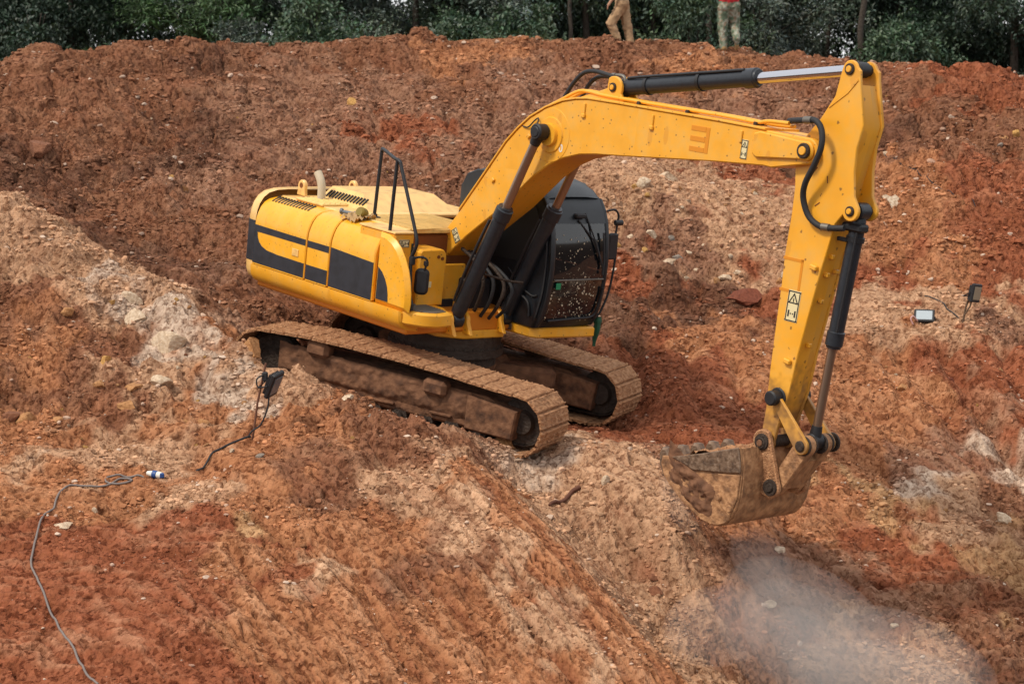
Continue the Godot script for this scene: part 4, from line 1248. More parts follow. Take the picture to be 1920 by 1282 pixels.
	s.plate(arc(Vector2(0.63, 1.87), 0.10, 180, 90, 6) + [Vector2(0.90, 1.965), Vector2(0.935, 1.93), Vector2(0.935, 1.31), Vector2(0.53, 1.31)], -0.2, 0.48, 0.015, zy_section())
	var tower := part("tank_front", s, M.yellow, machine)
	s = Shape.new()
	for q: Vector2 in [Vector2(0.66, 1.88), Vector2(0.60, 1.86), Vector2(0.90, 1.88)]:
		s = Shape.new()
		s.rod(Vector3(0.478, q.y, q.x), Vector3(0.492, q.y, q.x), 0.02, 0.02, 10)
		part("bolt", s, M.groove, tower)
	s = Shape.new()
	for k in 4:
		s.box(Vector3(0.482, 1.64 + k * 0.028, 0.885), Vector3(0.012, 0.012, 0.09), 0.002)
	part("vent_slots", s, M.ink, tower)
	s = Shape.new()
	s.box(Vector3(0.482, 1.56, 0.76), Vector3(0.006, 0.07, 0.06), 0.001)
	part("small_plate", s, M.cream, tower)
	s = Shape.new()
	s.plate([Vector2(-0.25, 1.25), Vector2(0.28, 1.25), Vector2(0.20, 1.6), Vector2(0.12, 1.82), Vector2(0.05, 1.93), Vector2(-0.06, 1.97), Vector2(-0.18, 1.92), Vector2(-0.25, 1.8)], 0.33, 0.40, 0.012)
	s.plate([Vector2(-0.25, 1.25), Vector2(0.28, 1.25), Vector2(0.20, 1.6), Vector2(0.12, 1.82), Vector2(0.05, 1.93), Vector2(-0.06, 1.97), Vector2(-0.18, 1.92), Vector2(-0.25, 1.8)], -0.34, -0.27, 0.012)
	s.box(Vector3(0.30, 1.43, 0.34), Vector3(0.05, 0.66, 0.50), 0.01)
	s.box(Vector3(-0.2, 1.50, 0.03), Vector3(0.3, 0.6, 0.6), 0.02)
	part("boom_bracket", s, M.yellow, machine)
	s = Shape.new()
	s.box(Vector3(-0.35, 1.66, -0.25), Vector3(0.1, 0.8, 1.0), 0.01)
	s.box(Vector3(-0.1, 1.30, 0.5), Vector3(0.9, 0.1, 0.5), 0.01)
	part("pump_bay_wall", s, M.black, machine)
	s = Shape.new()
	var rail := 0.021
	s.tube(curve([Vector3(-0.60, 2.13, 0.80), Vector3(-0.585, 2.6, 0.80), Vector3(-0.572, 2.92, 0.80), Vector3(-0.56, 2.965, 0.805), Vector3(-0.52, 2.985, 0.82), Vector3(0.12, 2.965, 1.16), Vector3(0.25, 2.955, 1.20), Vector3(0.295, 2.93, 1.20), Vector3(0.325, 2.87, 1.20), Vector3(0.66, 2.24, 1.20), Vector3(0.715, 2.11, 1.20), Vector3(0.705, 2.03, 1.20), Vector3(0.655, 1.93, 1.20), Vector3(0.645, 1.85, 1.20), Vector3(0.685, 1.52, 1.20), Vector3(0.71, 1.44, 1.20), Vector3(0.735, 1.40, 1.20), Vector3(0.74, 1.325, 1.20)]), rail, 10)
	s.tube([Vector3(0.235, 2.95, 1.20), Vector3(0.225, 2.5, 1.20), Vector3(0.22, 2.08, 1.20)], rail, 10)
	var hr := part("handrail", s, M.black, machine)
	s = Shape.new()
	s.box(Vector3(-0.60, 2.165, 0.80), Vector3(0.14, 0.03, 0.10), 0.008)
	s.box(Vector3(-0.60, 2.19, 0.80), Vector3(0.06, 0.04, 0.06), 0.008)
	part("rail_foot", s, M.black, hr)
	s = Shape.new()
	s.plate(rounded(Vector2(0, 0), 0.165, 0.30, 0.06), -0.04, 0.04, 0.03, Transform3D(Basis(Vector3.UP, 0.85), Vector3(0.70, 1.645, 1.06)))
	var mir := part("side_mirror", s, M.black, machine)
	s = Shape.new()
	s.tube(curve([Vector3(0.65, 1.90, 1.19), Vector3(0.72, 1.93, 1.12), Vector3(0.76, 1.90, 1.06), Vector3(0.74, 1.80, 1.06), Vector3(0.71, 1.74, 1.06)]), 0.013, 8)
	s.box(Vector3(0.655, 1.88, 1.19), Vector3(0.06, 0.10, 0.06), 0.01)
	s.box(Vector3(0.75, 1.86, 1.06), Vector3(0.05, 0.06, 0.05), 0.01)
	part("mirror_arm", s, M.black, mir)
	# ------------------------------------------------ boom
	var boom_line := [Vector2(-0.12, 1.87), Vector2(0.33, 2.40), Vector2(0.63, 2.79), Vector2(1.01, 3.29), Vector2(1.18, 3.46), Vector2(1.36, 3.61), Vector2(1.6, 3.745), Vector2(1.85, 3.845), Vector2(2.05, 3.89), Vector2(2.23, 3.912), Vector2(2.7, 3.915), Vector2(4.13, 3.91), Vector2(4.74, 3.90), Vector2(5.26, 3.895)] + arc(Vector2(5.27, 3.77), 0.128, 75, -75, 8) + [Vector2(4.86, 3.55), Vector2(4.76, 3.555), Vector2(4.06, 3.50), Vector2(2.79, 3.375), Vector2(2.45, 3.345), Vector2(2.2, 3.31), Vector2(1.95, 3.235), Vector2(1.74, 3.135), Vector2(1.5, 2.965), Vector2(1.32, 2.80), Vector2(1.05, 2.55), Vector2(0.49, 2.12), Vector2(0.06, 1.735), Vector2(-0.03, 1.69), Vector2(-0.12, 1.72), Vector2(-0.16, 1.79)]
	s = Shape.new()
	s.plate(boom_line, -0.22, 0.28, 0.012)
	var boom := part("boom", s, M.yellow, machine)
	s = Shape.new()
	# flange lips along the top and bottom
	var top := [Vector2(0.33, 2.40), Vector2(0.63, 2.79), Vector2(1.01, 3.29), Vector2(1.18, 3.46), Vector2(1.36, 3.61), Vector2(1.6, 3.745), Vector2(1.85, 3.845), Vector2(2.05, 3.89), Vector2(2.23, 3.912), Vector2(2.7, 3.915), Vector2(4.13, 3.91), Vector2(4.74, 3.90)]
	var lip := []
	for q: Vector2 in top:
		lip.append(q)
	for k in range(top.size() - 1, -1, -1):
		var d: Vector2 = (top[mini(k + 1, top.size() - 1)] - top[maxi(k - 1, 0)]).normalized()
		lip.append(top[k] + Vector2(-d.y, d.x) * 0.022)
	s.plate(lip, -0.235, 0.295, 0.005)
	part("top_flange", s, M.yellow, boom)
	s = Shape.new()
	s.plate([Vector2(4.62, 3.86), Vector2(4.70, 3.885), Vector2(5.2, 3.86)] + arc(Vector2(5.27, 3.77), 0.10, 70, -70, 8) + [Vector2(5.2, 3.68), Vector2(4.68, 3.625), Vector2(4.62, 3.66)], 0.28, 0.315, 0.012)
	part("tip_plate", s, M.yellow, boom)
	pin(boom, Vector2(5.27, 3.77), -0.26, 0.345, 0.075)
	s = Shape.new()
	s.plate([Vector2(1.98, 3.91), Vector2(2.38, 4.05)] + arc(Vector2(2.47, 4.06), 0.13, 130, -20, 8) + [Vector2(2.66, 3.92)], 0.12, 0.16, 0.008)
	s.plate([Vector2(1.98, 3.91), Vector2(2.38, 4.05)] + arc(Vector2(2.47, 4.06), 0.13, 130, -20, 8) + [Vector2(2.66, 3.92)], -0.10, -0.06, 0.008)
	part("cylinder_bracket", s, M.yellow, boom)
	pin(boom, Vector2(2.47, 4.07), -0.12, 0.18, 0.05)
	s = Shape.new()
	s.lathe(Vector3(1.72, 3.46, 0.279), Vector3.BACK, [[0.0, 0.30], [0.006, 0.295], [0.006, 0.2], [0.02, 0.19], [0.02, 0.13], [0.06, 0.12], [0.06, 0.0]], 36)
	part("pivot_boss", s, M.yellow, boom)
	s = Shape.new()
	for q: Array in [[2.20, 3.80, 0.13], [3.22, 3.80, 0.13], [4.44, 3.80, 0.12]]:
		s.box(Vector3(q[0], q[1], 0.288), Vector3(0.035, q[2], 0.02), 0.006)
	for q: Vector2 in [Vector2(1.38, 3.40), Vector2(0.86, 2.83), Vector2(2.2, 3.73), Vector2(3.22, 3.73)]:
		s.box(Vector3(q.x, q.y, 0.292), Vector3(0.055, 0.045, 0.03), 0.008, Basis(Vector3.BACK, 0.9 if q.x < 2.0 else 0.0))
	part("weld_lug", s, M.yellow, boom)
	warning_label(boom, Vector3(4.50, 3.68, 0.2835), Vector3(1, -0.01, 0), Vector3(0.01, 1, 0), 0.085, 0.19, true)
	warning_label(boom, Vector3(0.31, 2.10, 0.2835), Vector3(0.82, 0.57, 0), Vector3(-0.57, 0.82, 0), 0.10, 0.17, true)
	s = Shape.new()
	s.box(Vector3(4.00, 3.70, 0.2815), Vector3(0.045, 0.26, 0.005), 0.001)
	for k in 3:
		s.box(Vector3(3.87, 3.595 + k * 0.105, 0.2815), Vector3(0.20, 0.05, 0.005), 0.001)
	part("faded_mark", s, M.faded, boom)
	var txt := TextMesh.new()
	txt.text = "0"
	txt.font = SystemFont.new()
	txt.font.font_names = PackedStringArray(["Droid Sans"])
	txt.font.font_weight = 700
	txt.font_size = 16
	txt.pixel_size = 0.0072
	txt.depth = 0.004
	var num := part_mesh("painted_number", txt, M.white, boom)
	num.position = Vector3(1.90, 3.335, 0.2835)
	# steel pipes along the boom and their hoses
	s = Shape.new()
	for k in 2:
		var z := 0.16 - k * 0.09
		s.tube(curve([Vector3(0.30, 2.42, z), Vector3(0.62, 2.84, z), Vector3(1.0, 3.35, z), Vector3(1.35, 3.66, z), Vector3(1.72, 3.86, z), Vector3(1.95, 3.97, z), Vector3(2.12, 3.985, z), Vector3(2.4, 3.97, z), Vector3(3.2, 3.965, z), Vector3(4.1, 3.965, z), Vector3(4.5, 3.955, z), Vector3(4.70, 3.985 - k * 0.03, z + 0.05), Vector3(5.0, 4.0 - k * 0.03, z + 0.1)], 0.06), 0.02, 8)
	var pipes := part("hydraulic_pipe", s, M.yellow, boom)
	s = Shape.new()
	for x: float in [1.5, 2.9, 3.6, 4.52]:
		s.box(Vector3(x, boom_top(x) + 0.03, 0.115), Vector3(0.04, 0.05, 0.18), 0.006)
	part("pipe_clamp", s, M.iron, pipes)
	for k in 2:
		s = Shape.new()
		var z := 0.08 - k * 0.10
		s.tube(curve([Vector3(1.66 + k * 0.16, 3.88, z), Vector3(1.78 + k * 0.14, 4.05, z), Vector3(1.92 + k * 0.12, 4.17 - k * 0.03, z), Vector3(2.08 + k * 0.1, 4.205 - k * 0.04, z), Vector3(2.28, 4.19 - k * 0.045, z), Vector3(2.40, 4.175 - k * 0.03, z)]), 0.024, 10)
		part("boom_hose", s, M.rubber, boom)
	s = Shape.new()
	s.tube(curve([Vector3(2.36, 4.185, 0.06), Vector3(2.45, 4.20, 0.06), Vector3(2.52, 4.185, 0.06), Vector3(2.55, 4.12, 0.06)]), 0.02, 10)
	s.rod(Vector3(2.34, 4.185, 0.06), Vector3(2.39, 4.19, 0.06), 0.03, 0.03, 12)
	part("hose_fitting", s, M.steel, boom)
	s = Shape.new()
	s.tube(curve([Vector3(1.26, 3.50, 0.29), Vector3(1.36, 3.50, 0.30), Vector3(1.46, 3.58, 0.31), Vector3(1.52, 3.62, 0.31), Vector3(1.56, 3.55, 0.35), Vector3(1.59, 3.50, 0.40)]), 0.008, 6)
	part("grease_line", s, M.rubber, boom)
	# ------------------------------------------------ boom cylinders
	for side: float in [1.0, -1.0]:
		var z := 0.03 + side * 0.385
		cylinder("boom_cylinder", Vector3(0.60, 1.16, z), Vector3(1.27, 2.585, z), Vector3(1.685, 3.485, z), 0.088, 0.05, M.old_chrome, 0.075)
		s = Shape.new()
		for k: float in [-1.0, 1.0]:
			s.plate(arc(Vector2(0.61, 1.16), 0.10, -10, 170, 8) + [Vector2(0.40, 1.0), Vector2(0.78, 1.0)], z + k * 0.125 - 0.028, z + k * 0.125 + 0.028, 0.01)
		part("cylinder_lug", s, M.yellow, machine)
		s = Shape.new()
		s.rod(Vector3(0.61, 1.16, z - 0.16), Vector3(0.61, 1.16, z + 0.165), 0.042, 0.042, 16, 0.006)
		part("lug_pin", s, M.yellow, machine)
		s = Shape.new()
		s.tube(curve([Vector3(0.66, 1.40, z + 0.10), Vector3(0.80, 1.72, z + 0.115), Vector3(0.98, 2.10, z + 0.115), Vector3(1.13, 2.42, z + 0.10)]), 0.016, 8)
		part("cylinder_pipe", s, M.black, machine)
	s = Shape.new()
	s.rod(Vector3(1.685, 3.485, -0.44), Vector3(1.685, 3.485, 0.50), 0.06, 0.06, 20, 0.01)
	part("cross_pin", s, M.black, machine)
	# hoses between the cylinders
	var hoses := [
		[Vector3(0.35, 1.95, 0.2), Vector3(0.62, 1.85, 0.22), Vector3(0.78, 1.65, 0.2), Vector3(0.72, 1.42, 0.18), Vector3(0.60, 1.22, 0.15)],
		[Vector3(0.38, 1.92, 0.12), Vector3(0.66, 1.83, 0.14), Vector3(0.86, 1.66, 0.12), Vector3(0.82, 1.42, 0.1), Vector3(0.66, 1.2, 0.08)],
		[Vector3(0.30, 1.90, 0.0), Vector3(0.70, 1.80, 0.02), Vector3(0.92, 1.62, 0.0), Vector3(0.88, 1.38, 0.02), Vector3(0.72, 1.18, 0.0)],
		[Vector3(0.30, 1.86, -0.1), Vector3(0.74, 1.76, -0.06), Vector3(0.98, 1.58, -0.08), Vector3(0.92, 1.34, -0.06), Vector3(0.75, 1.2, -0.1)],
		[Vector3(0.9, 1.75, 0.30), Vector3(0.98, 1.68, 0.0), Vector3(1.02, 1.66, -0.2)],
	]
	for k in hoses.size():
		s = Shape.new()
		s.tube(curve(hoses[k]), 0.022 if k < 4 else 0.014, 8)
		part("hydraulic_hose", s, M.rubber if k % 2 else M.iron, machine)
	s = Shape.new()
	s.box(Vector3(0.25, 1.35, 0.0), Vector3(0.5, 0.5, 0.36), 0.02)
	part("swivel_block", s, M.black, machine)
	# ------------------------------------------------ arm
	var arm_line := [Vector2(5.49, 4.58)] + arc(Vector2(5.58, 4.585), 0.085, 160, 20, 8) + [Vector2(5.70, 4.58), Vector2(5.715, 4.50), Vector2(5.825, 4.09), Vector2(5.785, 3.87), Vector2(5.79, 3.65), Vector2(5.83, 3.42)] + arc(Vector2(5.815, 3.275), 0.095, 45, -150, 10) + [Vector2(5.66, 3.13), Vector2(5.61, 2.85), Vector2(5.57, 2.65), Vector2(5.51, 2.27), Vector2(5.44, 1.81), Vector2(5.40, 1.42), Vector2(5.33, 1.12), Vector2(5.30, 0.92)] + arc(Vector2(5.215, 0.87), 0.085, 20, -160, 8) + [Vector2(5.13, 0.98), Vector2(5.14, 1.20), Vector2(5.125, 1.56), Vector2(5.12, 2.02), Vector2(5.12, 2.42), Vector2(5.11, 2.75), Vector2(5.125, 3.14), Vector2(5.12, 3.40), Vector2(5.09, 3.60), Vector2(5.12, 3.84), Vector2(5.31, 4.08), Vector2(5.45, 4.32)]
	var core := [Vector2(5.47, 4.33), Vector2(5.69, 4.45), Vector2(5.81, 4.09), Vector2(5.77, 3.87), Vector2(5.70, 3.50), Vector2(5.64, 3.13), Vector2(5.60, 2.85), Vector2(5.56, 2.65), Vector2(5.50, 2.27), Vector2(5.43, 1.81), Vector2(5.39, 1.42), Vector2(5.30, 1.10), Vector2(5.22, 1.0), Vector2(5.15, 1.02), Vector2(5.15, 1.2), Vector2(5.135, 1.56), Vector2(5.13, 2.02), Vector2(5.13, 2.42), Vector2(5.12, 2.75), Vector2(5.135, 3.14), Vector2(5.13, 3.40), Vector2(5.10, 3.60), Vector2(5.13, 3.84), Vector2(5.33, 4.08)]
	s = Shape.new()
	s.plate(core, -0.10, 0.16, 0.006)
	var stick := part("arm", s, M.arm, machine)
	for q: Array in [[0.155, 0.195], [-0.135, -0.095]]:
		s = Shape.new()
		s.plate(arm_line, q[0], q[1], 0.007)
		part("side_plate", s, M.arm, stick)
	s = Shape.new()
	s.plate([Vector2(5.47, 4.30), Vector2(5.40, 4.20), Vector2(5.60, 4.36), Vector2(5.70, 4.49), Vector2(5.69, 4.51)], 0.195, 0.203, 0.002)
	part("weld_seam", s, M.arm, stick)
	pin(stick, Vector2(5.58, 4.585), -0.17, 0.215, 0.055)
	pin(stick, Vector2(5.815, 3.275), -0.17, 0.215, 0.05)
	pin(stick, Vector2(5.215, 0.87), -0.24, 0.31, 0.06)
	warning_label(stick, Vector3(5.30, 2.26, 0.1975), Vector3(1, 0.0, 0), Vector3(0.03, 1, 0), 0.155, 0.31, true)
	s = Shape.new()
	s.box(Vector3(5.34, 2.56, 0.1955), Vector3(0.03, 0.34, 0.005), 0.001)
	s.box(Vector3(5.23, 2.71, 0.1955), Vector3(0.25, 0.03, 0.005), 0.001)
	s.box(Vector3(5.23, 2.40, 0.1955), Vector3(0.25, 0.03, 0.005), 0.001)
	part("faded_mark", s, M.faded, stick)
	for q: Vector2 in [Vector2(5.50, 2.68), Vector2(5.34, 1.72)]:
		s = Shape.new()
		s.box(Vector3(q.x, q.y, 0.215), Vector3(0.085, 0.05, 0.05), 0.01, Basis(Vector3.BACK, -0.15))
		part("hose_lug", s, M.arm, stick)
	for q: Array in [[5.60, 2.80, 0.1], [5.575, 2.65, -0.03], [5.53, 2.35, 0.08], [5.46, 1.90, 0.08], [5.57, 2.62, 0.10]]:
		s = Shape.new()
		s.box(Vector3(q[0] + 0.01, q[1], q[2]), Vector3(0.05, 0.045, 0.05), 0.008)
		part("hose_lug", s, M.arm, stick)
	s = Shape.new()
	s.tube(curve([Vector3(4.95, 4.02, 0.2), Vector3(5.10, 4.04, 0.28), Vector3(5.25, 4.06, 0.32), Vector3(5.38, 4.07, 0.34), Vector3(5.47, 3.99, 0.35), Vector3(5.50, 3.84, 0.36), Vector3(5.44, 3.66, 0.35), Vector3(5.34, 3.47, 0.32), Vector3(5.31, 3.32, 0.28), Vector3(5.38, 3.16, 0.25), Vector3(5.52, 3.085, 0.235), Vector3(5.66, 3.09, 0.22), Vector3(5.78, 3.11, 0.2)]), 0.03, 12)
	var bh := part("arm_hose", s, M.rubber, stick)
	s = Shape.new()
	s.rod(Vector3(5.23, 4.06, 0.32), Vector3(5.33, 4.07, 0.335), 0.036, 0.036, 12)
	s.rod(Vector3(5.54, 3.085, 0.232), Vector3(5.62, 3.088, 0.224), 0.036, 0.036, 12)
	part("hose_fitting", s, M.steel, bh)
	s = Shape.new()
	for q: Array in [[5.34, 3.60, -0.6], [5.50, 3.53, 0.2], [5.42, 3.28, -0.9], [5.38, 3.86, 0.5]]:
		s.box(Vector3(q[0], q[1], 0.1965), Vector3(0.012, 0.07, 0.003), 0.0005, Basis(Vector3.BACK, q[2]))
	part("scrape_marks", s, M.groove, stick)
	# arm cylinder on top of the boom
	var ac := cylinder("arm_cylinder", Vector3(2.47, 4.07, 0.03), Vector3(4.36, 4.375, 0.03), Vector3(5.58, 4.585, 0.03), 0.088, 0.058, M.chrome, 0.08)
	s = Shape.new()
	for x: float in [2.86, 3.6]:
		s.lathe(Vector3(2.47, 4.07, 0.03) + Vector3(0.986, 0.165, 0.0) * (x - 2.47), Vector3(0.986, 0.165, 0.0).normalized(), [[0.0, 0.08], [0.0, 0.1], [0.04, 0.1], [0.04, 0.08]], 24)
	s.tube(curve([Vector3(2.58, 4.18, 0.06), Vector3(2.8, 4.22, 0.08), Vector3(4.2, 4.44, 0.09)]), 0.016, 8)
	part("cylinder_clamp", s, M.black, ac)
	# bucket cylinder in front of the arm
	var bc := cylinder("bucket_cylinder", Vector3(5.815, 3.275, 0.03), Vector3(5.715, 1.93, 0.03), Vector3(5.66, 0.98, 0.03), 0.075, 0.045, M.old_chrome, 0.075)
	s = Shape.new()
	s.lathe(Vector3(5.80, 3.03, 0.03), Vector3(-0.074, -0.997, 0), [[0.0, 0.07], [0.0, 0.09], [0.05, 0.09], [0.05, 0.07]], 20)
	s.box(Vector3(5.70, 2.99, 0.09), Vector3(0.12, 0.04, 0.05), 0.008)
	s.box(Vector3(5.80, 3.12, 0.06), Vector3(0.24, 0.08, 0.14), 0.02)
	s.tube([Vector3(5.86, 3.1, 0.1), Vector3(5.80, 2.1, 0.11)], 0.014, 8)
	part("hose_port", s, M.black, bc)
	# ------------------------------------------------ links and bucket
	for z: Array in [[0.215, 0.255], [-0.195, -0.155]]:
		s = Shape.new()
		s.plate(arc(Vector2(5.275, 1.34), 0.055, 45, 225, 8) + arc(Vector2(5.67, 0.95), 0.085, 210, 400, 10), z[0], z[1], 0.006)
		part("side_link", s, M.arm, machine)
	s = Shape.new()
	s.rod(Vector3(5.275, 1.34, -0.24), Vector3(5.275, 1.34, 0.33), 0.075, 0.075, 20, 0.015)
	s.rod(Vector3(5.275, 1.34, 0.19), Vector3(5.275, 1.34, 0.215), 0.10, 0.10, 20, 0.01)
	part("link_pin", s, M.black, machine)
	s = Shape.new()
	for z: Array in [[0.115, 0.205], [-0.135, -0.055]]:
		s.plate(arc(Vector2(5.67, 0.95), 0.10, -30, 150, 9) + arc(Vector2(5.395, 0.46), 0.085, 150, 330, 9), z[0], z[1], 0.012)
	s.plate([Vector2(5.52, 0.86), Vector2(5.66, 0.78), Vector2(5.50, 0.46), Vector2(5.36, 0.54)], -0.13, 0.2, 0.01)
	part("tipping_link", s, M.bucket, machine)
	for z: Array in [[0.255, 0.29], [0.155, 0.175], [-0.02, -0.01], [-0.16, -0.135]]:
		pass
	s = Shape.new()
	s.rod(Vector3(5.67, 0.95, -0.27), Vector3(5.67, 0.95, 0.275), 0.055, 0.055, 18, 0.01)
	for z: float in [0.21, 0.105, -0.05, -0.15, -0.24]:
		s.lathe(Vector3(5.67, 0.95, z - 0.012), Vector3.BACK, [[0.0, 0.05], [0.0, 0.098], [0.024, 0.098], [0.024, 0.05]], 22)
	part("tipping_pin", s, M.iron, machine)
	# the bucket: a curved shell between two side plates
	var shell_out := [Vector2(4.20, 0.47), Vector2(4.19, 0.40), Vector2(4.24, 0.31), Vector2(4.36, 0.20), Vector2(4.55, 0.095), Vector2(4.68, 0.035), Vector2(4.82, -0.008), Vector2(4.95, -0.022), Vector2(5.06, -0.005), Vector2(5.15, 0.04), Vector2(5.22, 0.12), Vector2(5.265, 0.23), Vector2(5.285, 0.38), Vector2(5.28, 0.55), Vector2(5.255, 0.72), Vector2(5.20, 0.83)]
	var shell_in := []
	for k in range(shell_out.size() - 1, -1, -1):
		var d: Vector2 = (shell_out[mini(k + 1, shell_out.size() - 1)] - shell_out[maxi(k - 1, 0)]).normalized()
		shell_in.append(shell_out[k] + Vector2(-d.y, d.x) * 0.035)
	s = Shape.new()
	s.plate(shell_out + shell_in, -0.50, 0.56, 0.006)
	var bucket := part("bucket", s, M.bucket, machine, "earth-covered digging bucket with its side towards the viewer")
	var side := [Vector2(4.21, 0.50), Vector2(4.20, 0.42), Vector2(4.25, 0.32), Vector2(4.37, 0.21), Vector2(4.56, 0.105), Vector2(4.82, 0.003), Vector2(4.95, -0.012), Vector2(5.055, 0.005), Vector2(5.14, 0.05), Vector2(5.21, 0.13), Vector2(5.255, 0.235), Vector2(5.275, 0.38), Vector2(5.27, 0.55), Vector2(5.245, 0.72), Vector2(5.20, 0.845), Vector2(5.0, 0.77), Vector2(4.73, 0.66), Vector2(4.40, 0.545)]
	for q: Array in [[0.553, 0.585], [-0.525, -0.493]]:
		s = Shape.new()
		s.plate(side, q[0], q[1], 0.008)
		part("cheek_plate", s, M.bucket, bucket)
	s = Shape.new()
	s.plate([Vector2(4.36, 0.53), Vector2(4.73, 0.66), Vector2(5.0, 0.77), Vector2(5.20, 0.845), Vector2(5.25, 0.70), Vector2(5.262, 0.60), Vector2(5.10, 0.56), Vector2(4.66, 0.47), Vector2(4.52, 0.50)], 0.585, 0.612, 0.01)
	part("lip_stiffener", s, M.worn_steel, bucket)
	s = Shape.new()
	s.plate([Vector2(4.98, 0.52), Vector2(5.26, 0.58), Vector2(5.265, 0.36), Vector2(5.20, 0.14), Vector2(5.06, 0.22)], 0.585, 0.605, 0.008)
	part("wear_plate", s, M.bucket, bucket)
	s = Shape.new()
	for q: Vector2 in [Vector2(5.04, 0.30), Vector2(5.19, 0.22)]:
		s = Shape.new()
		s.rod(Vector3(q.x, q.y, 0.58), Vector3(q.x, q.y, 0.625), 0.04, 0.035, 14, 0.006)
		part("bolt", s, M.bucket, bucket)
	for z: Array in [[0.215, 0.275], [-0.215, -0.155]]:
		s = Shape.new()
		s.plate(arc(Vector2(5.215, 0.88), 0.125, 60, 200, 9) + [Vector2(5.06, 0.76), Vector2(5.15, 0.40), Vector2(5.40, 0.34)] + arc(Vector2(5.395, 0.46), 0.10, -60, 40, 6), z[0], z[1], 0.012)
		part("hinge_ear", s, M.mud, bucket)
	for q: Vector2 in [Vector2(5.215, 0.88), Vector2(5.395, 0.46)]:
		s = Shape.new()
		s.lathe(Vector3(q.x, q.y, 0.275), Vector3.BACK, [[0.0, 0.085], [0.02, 0.08], [0.02, 0.055], [0.012, 0.05], [0.035, 0.04], [0.035, 0.0]], 20)
		part("ear_pin", s, M.iron, bucket)
	s = Shape.new()
	var stuck := noise(FastNoiseLite.TYPE_SIMPLEX_SMOOTH, 6.0, 4, 81)
	var cake := []
	for i in 26:
		var row := []
		for j in 22:
			var x := 4.28 + i * 0.029
			var base := lerpf(0.30, 0.03, minf(i / 18.0, 1.0))
			var y := base + j * 0.0185
			var edge := sin(PI * i / 25.0) * sin(PI * j / 21.0)
			row.append(Vector3(x, y, 0.575 + minf(edge * 2.0, 1.0) * (0.03 + 0.05 * stuck.get_noise_2d(x, y) + 0.03 * stuck.get_noise_2d(x * 4.0, y * 4.0))))
		cake.append(row)
	s.sheet(cake)
	part("caked_soil", s, M.mud_dark, bucket)
	for k in 5:
		s = Shape.new()
		var z := 0.50 - k * 0.235
		s.plate([Vector2(4.30, 0.235), Vector2(4.40, 0.25), Vector2(4.36, 0.36), Vector2(4.29, 0.50), Vector2(4.23, 0.58), Vector2(4.16, 0.575), Vector2(4.125, 0.50), Vector2(4.15, 0.38), Vector2(4.21, 0.30)], z - 0.06, z + 0.06, 0.025)
		part("tooth", s, M.worn_steel, bucket)
	make_cab()


func boom_top(x: float) -> float:
	var top := [Vector2(1.36, 3.61), Vector2(1.6, 3.745), Vector2(1.85, 3.845), Vector2(2.23, 3.912), Vector2(2.7, 3.915), Vector2(5.0, 3.90)]
	for k in top.size() - 1:
		if x <= top[k + 1].x:
			return lerpf(top[k].y, top[k + 1].y, (x - top[k].x) / (top[k + 1].x - top[k].x))
	return 3.9


func rounded(c: Vector2, w: float, h: float, r: float) -> Array:
	return arc(c + Vector2(w / 2 - r, h / 2 - r), r, 0, 90, 5) + arc(c + Vector2(-w / 2 + r, h / 2 - r), r, 90, 180, 5) + arc(c + Vector2(-w / 2 + r, -h / 2 + r), r, 180, 270, 5) + arc(c + Vector2(w / 2 - r, -h / 2 + r), r, 270, 360, 5)


func cab_front() -> Array:   # outline of the bowed front, from the floor over the brow to the roof
	return [Vector2(1.10, 1.13), Vector2(1.16, 1.22), Vector2(1.215, 1.38), Vector2(1.245, 1.55), Vector2(1.26, 1.72), Vector2(1.262, 1.88), Vector2(1.25, 2.05), Vector2(1.225, 2.22), Vector2(1.185, 2.38), Vector2(1.12, 2.53), Vector2(1.03, 2.65), Vector2(0.90, 2.74), Vector2(0.72, 2.80), Vector2(0.45, 2.845), Vector2(0.1, 2.85), Vector2(-0.2, 2.82), Vector2(-0.38, 2.74), Vector2(-0.46, 2.60)]


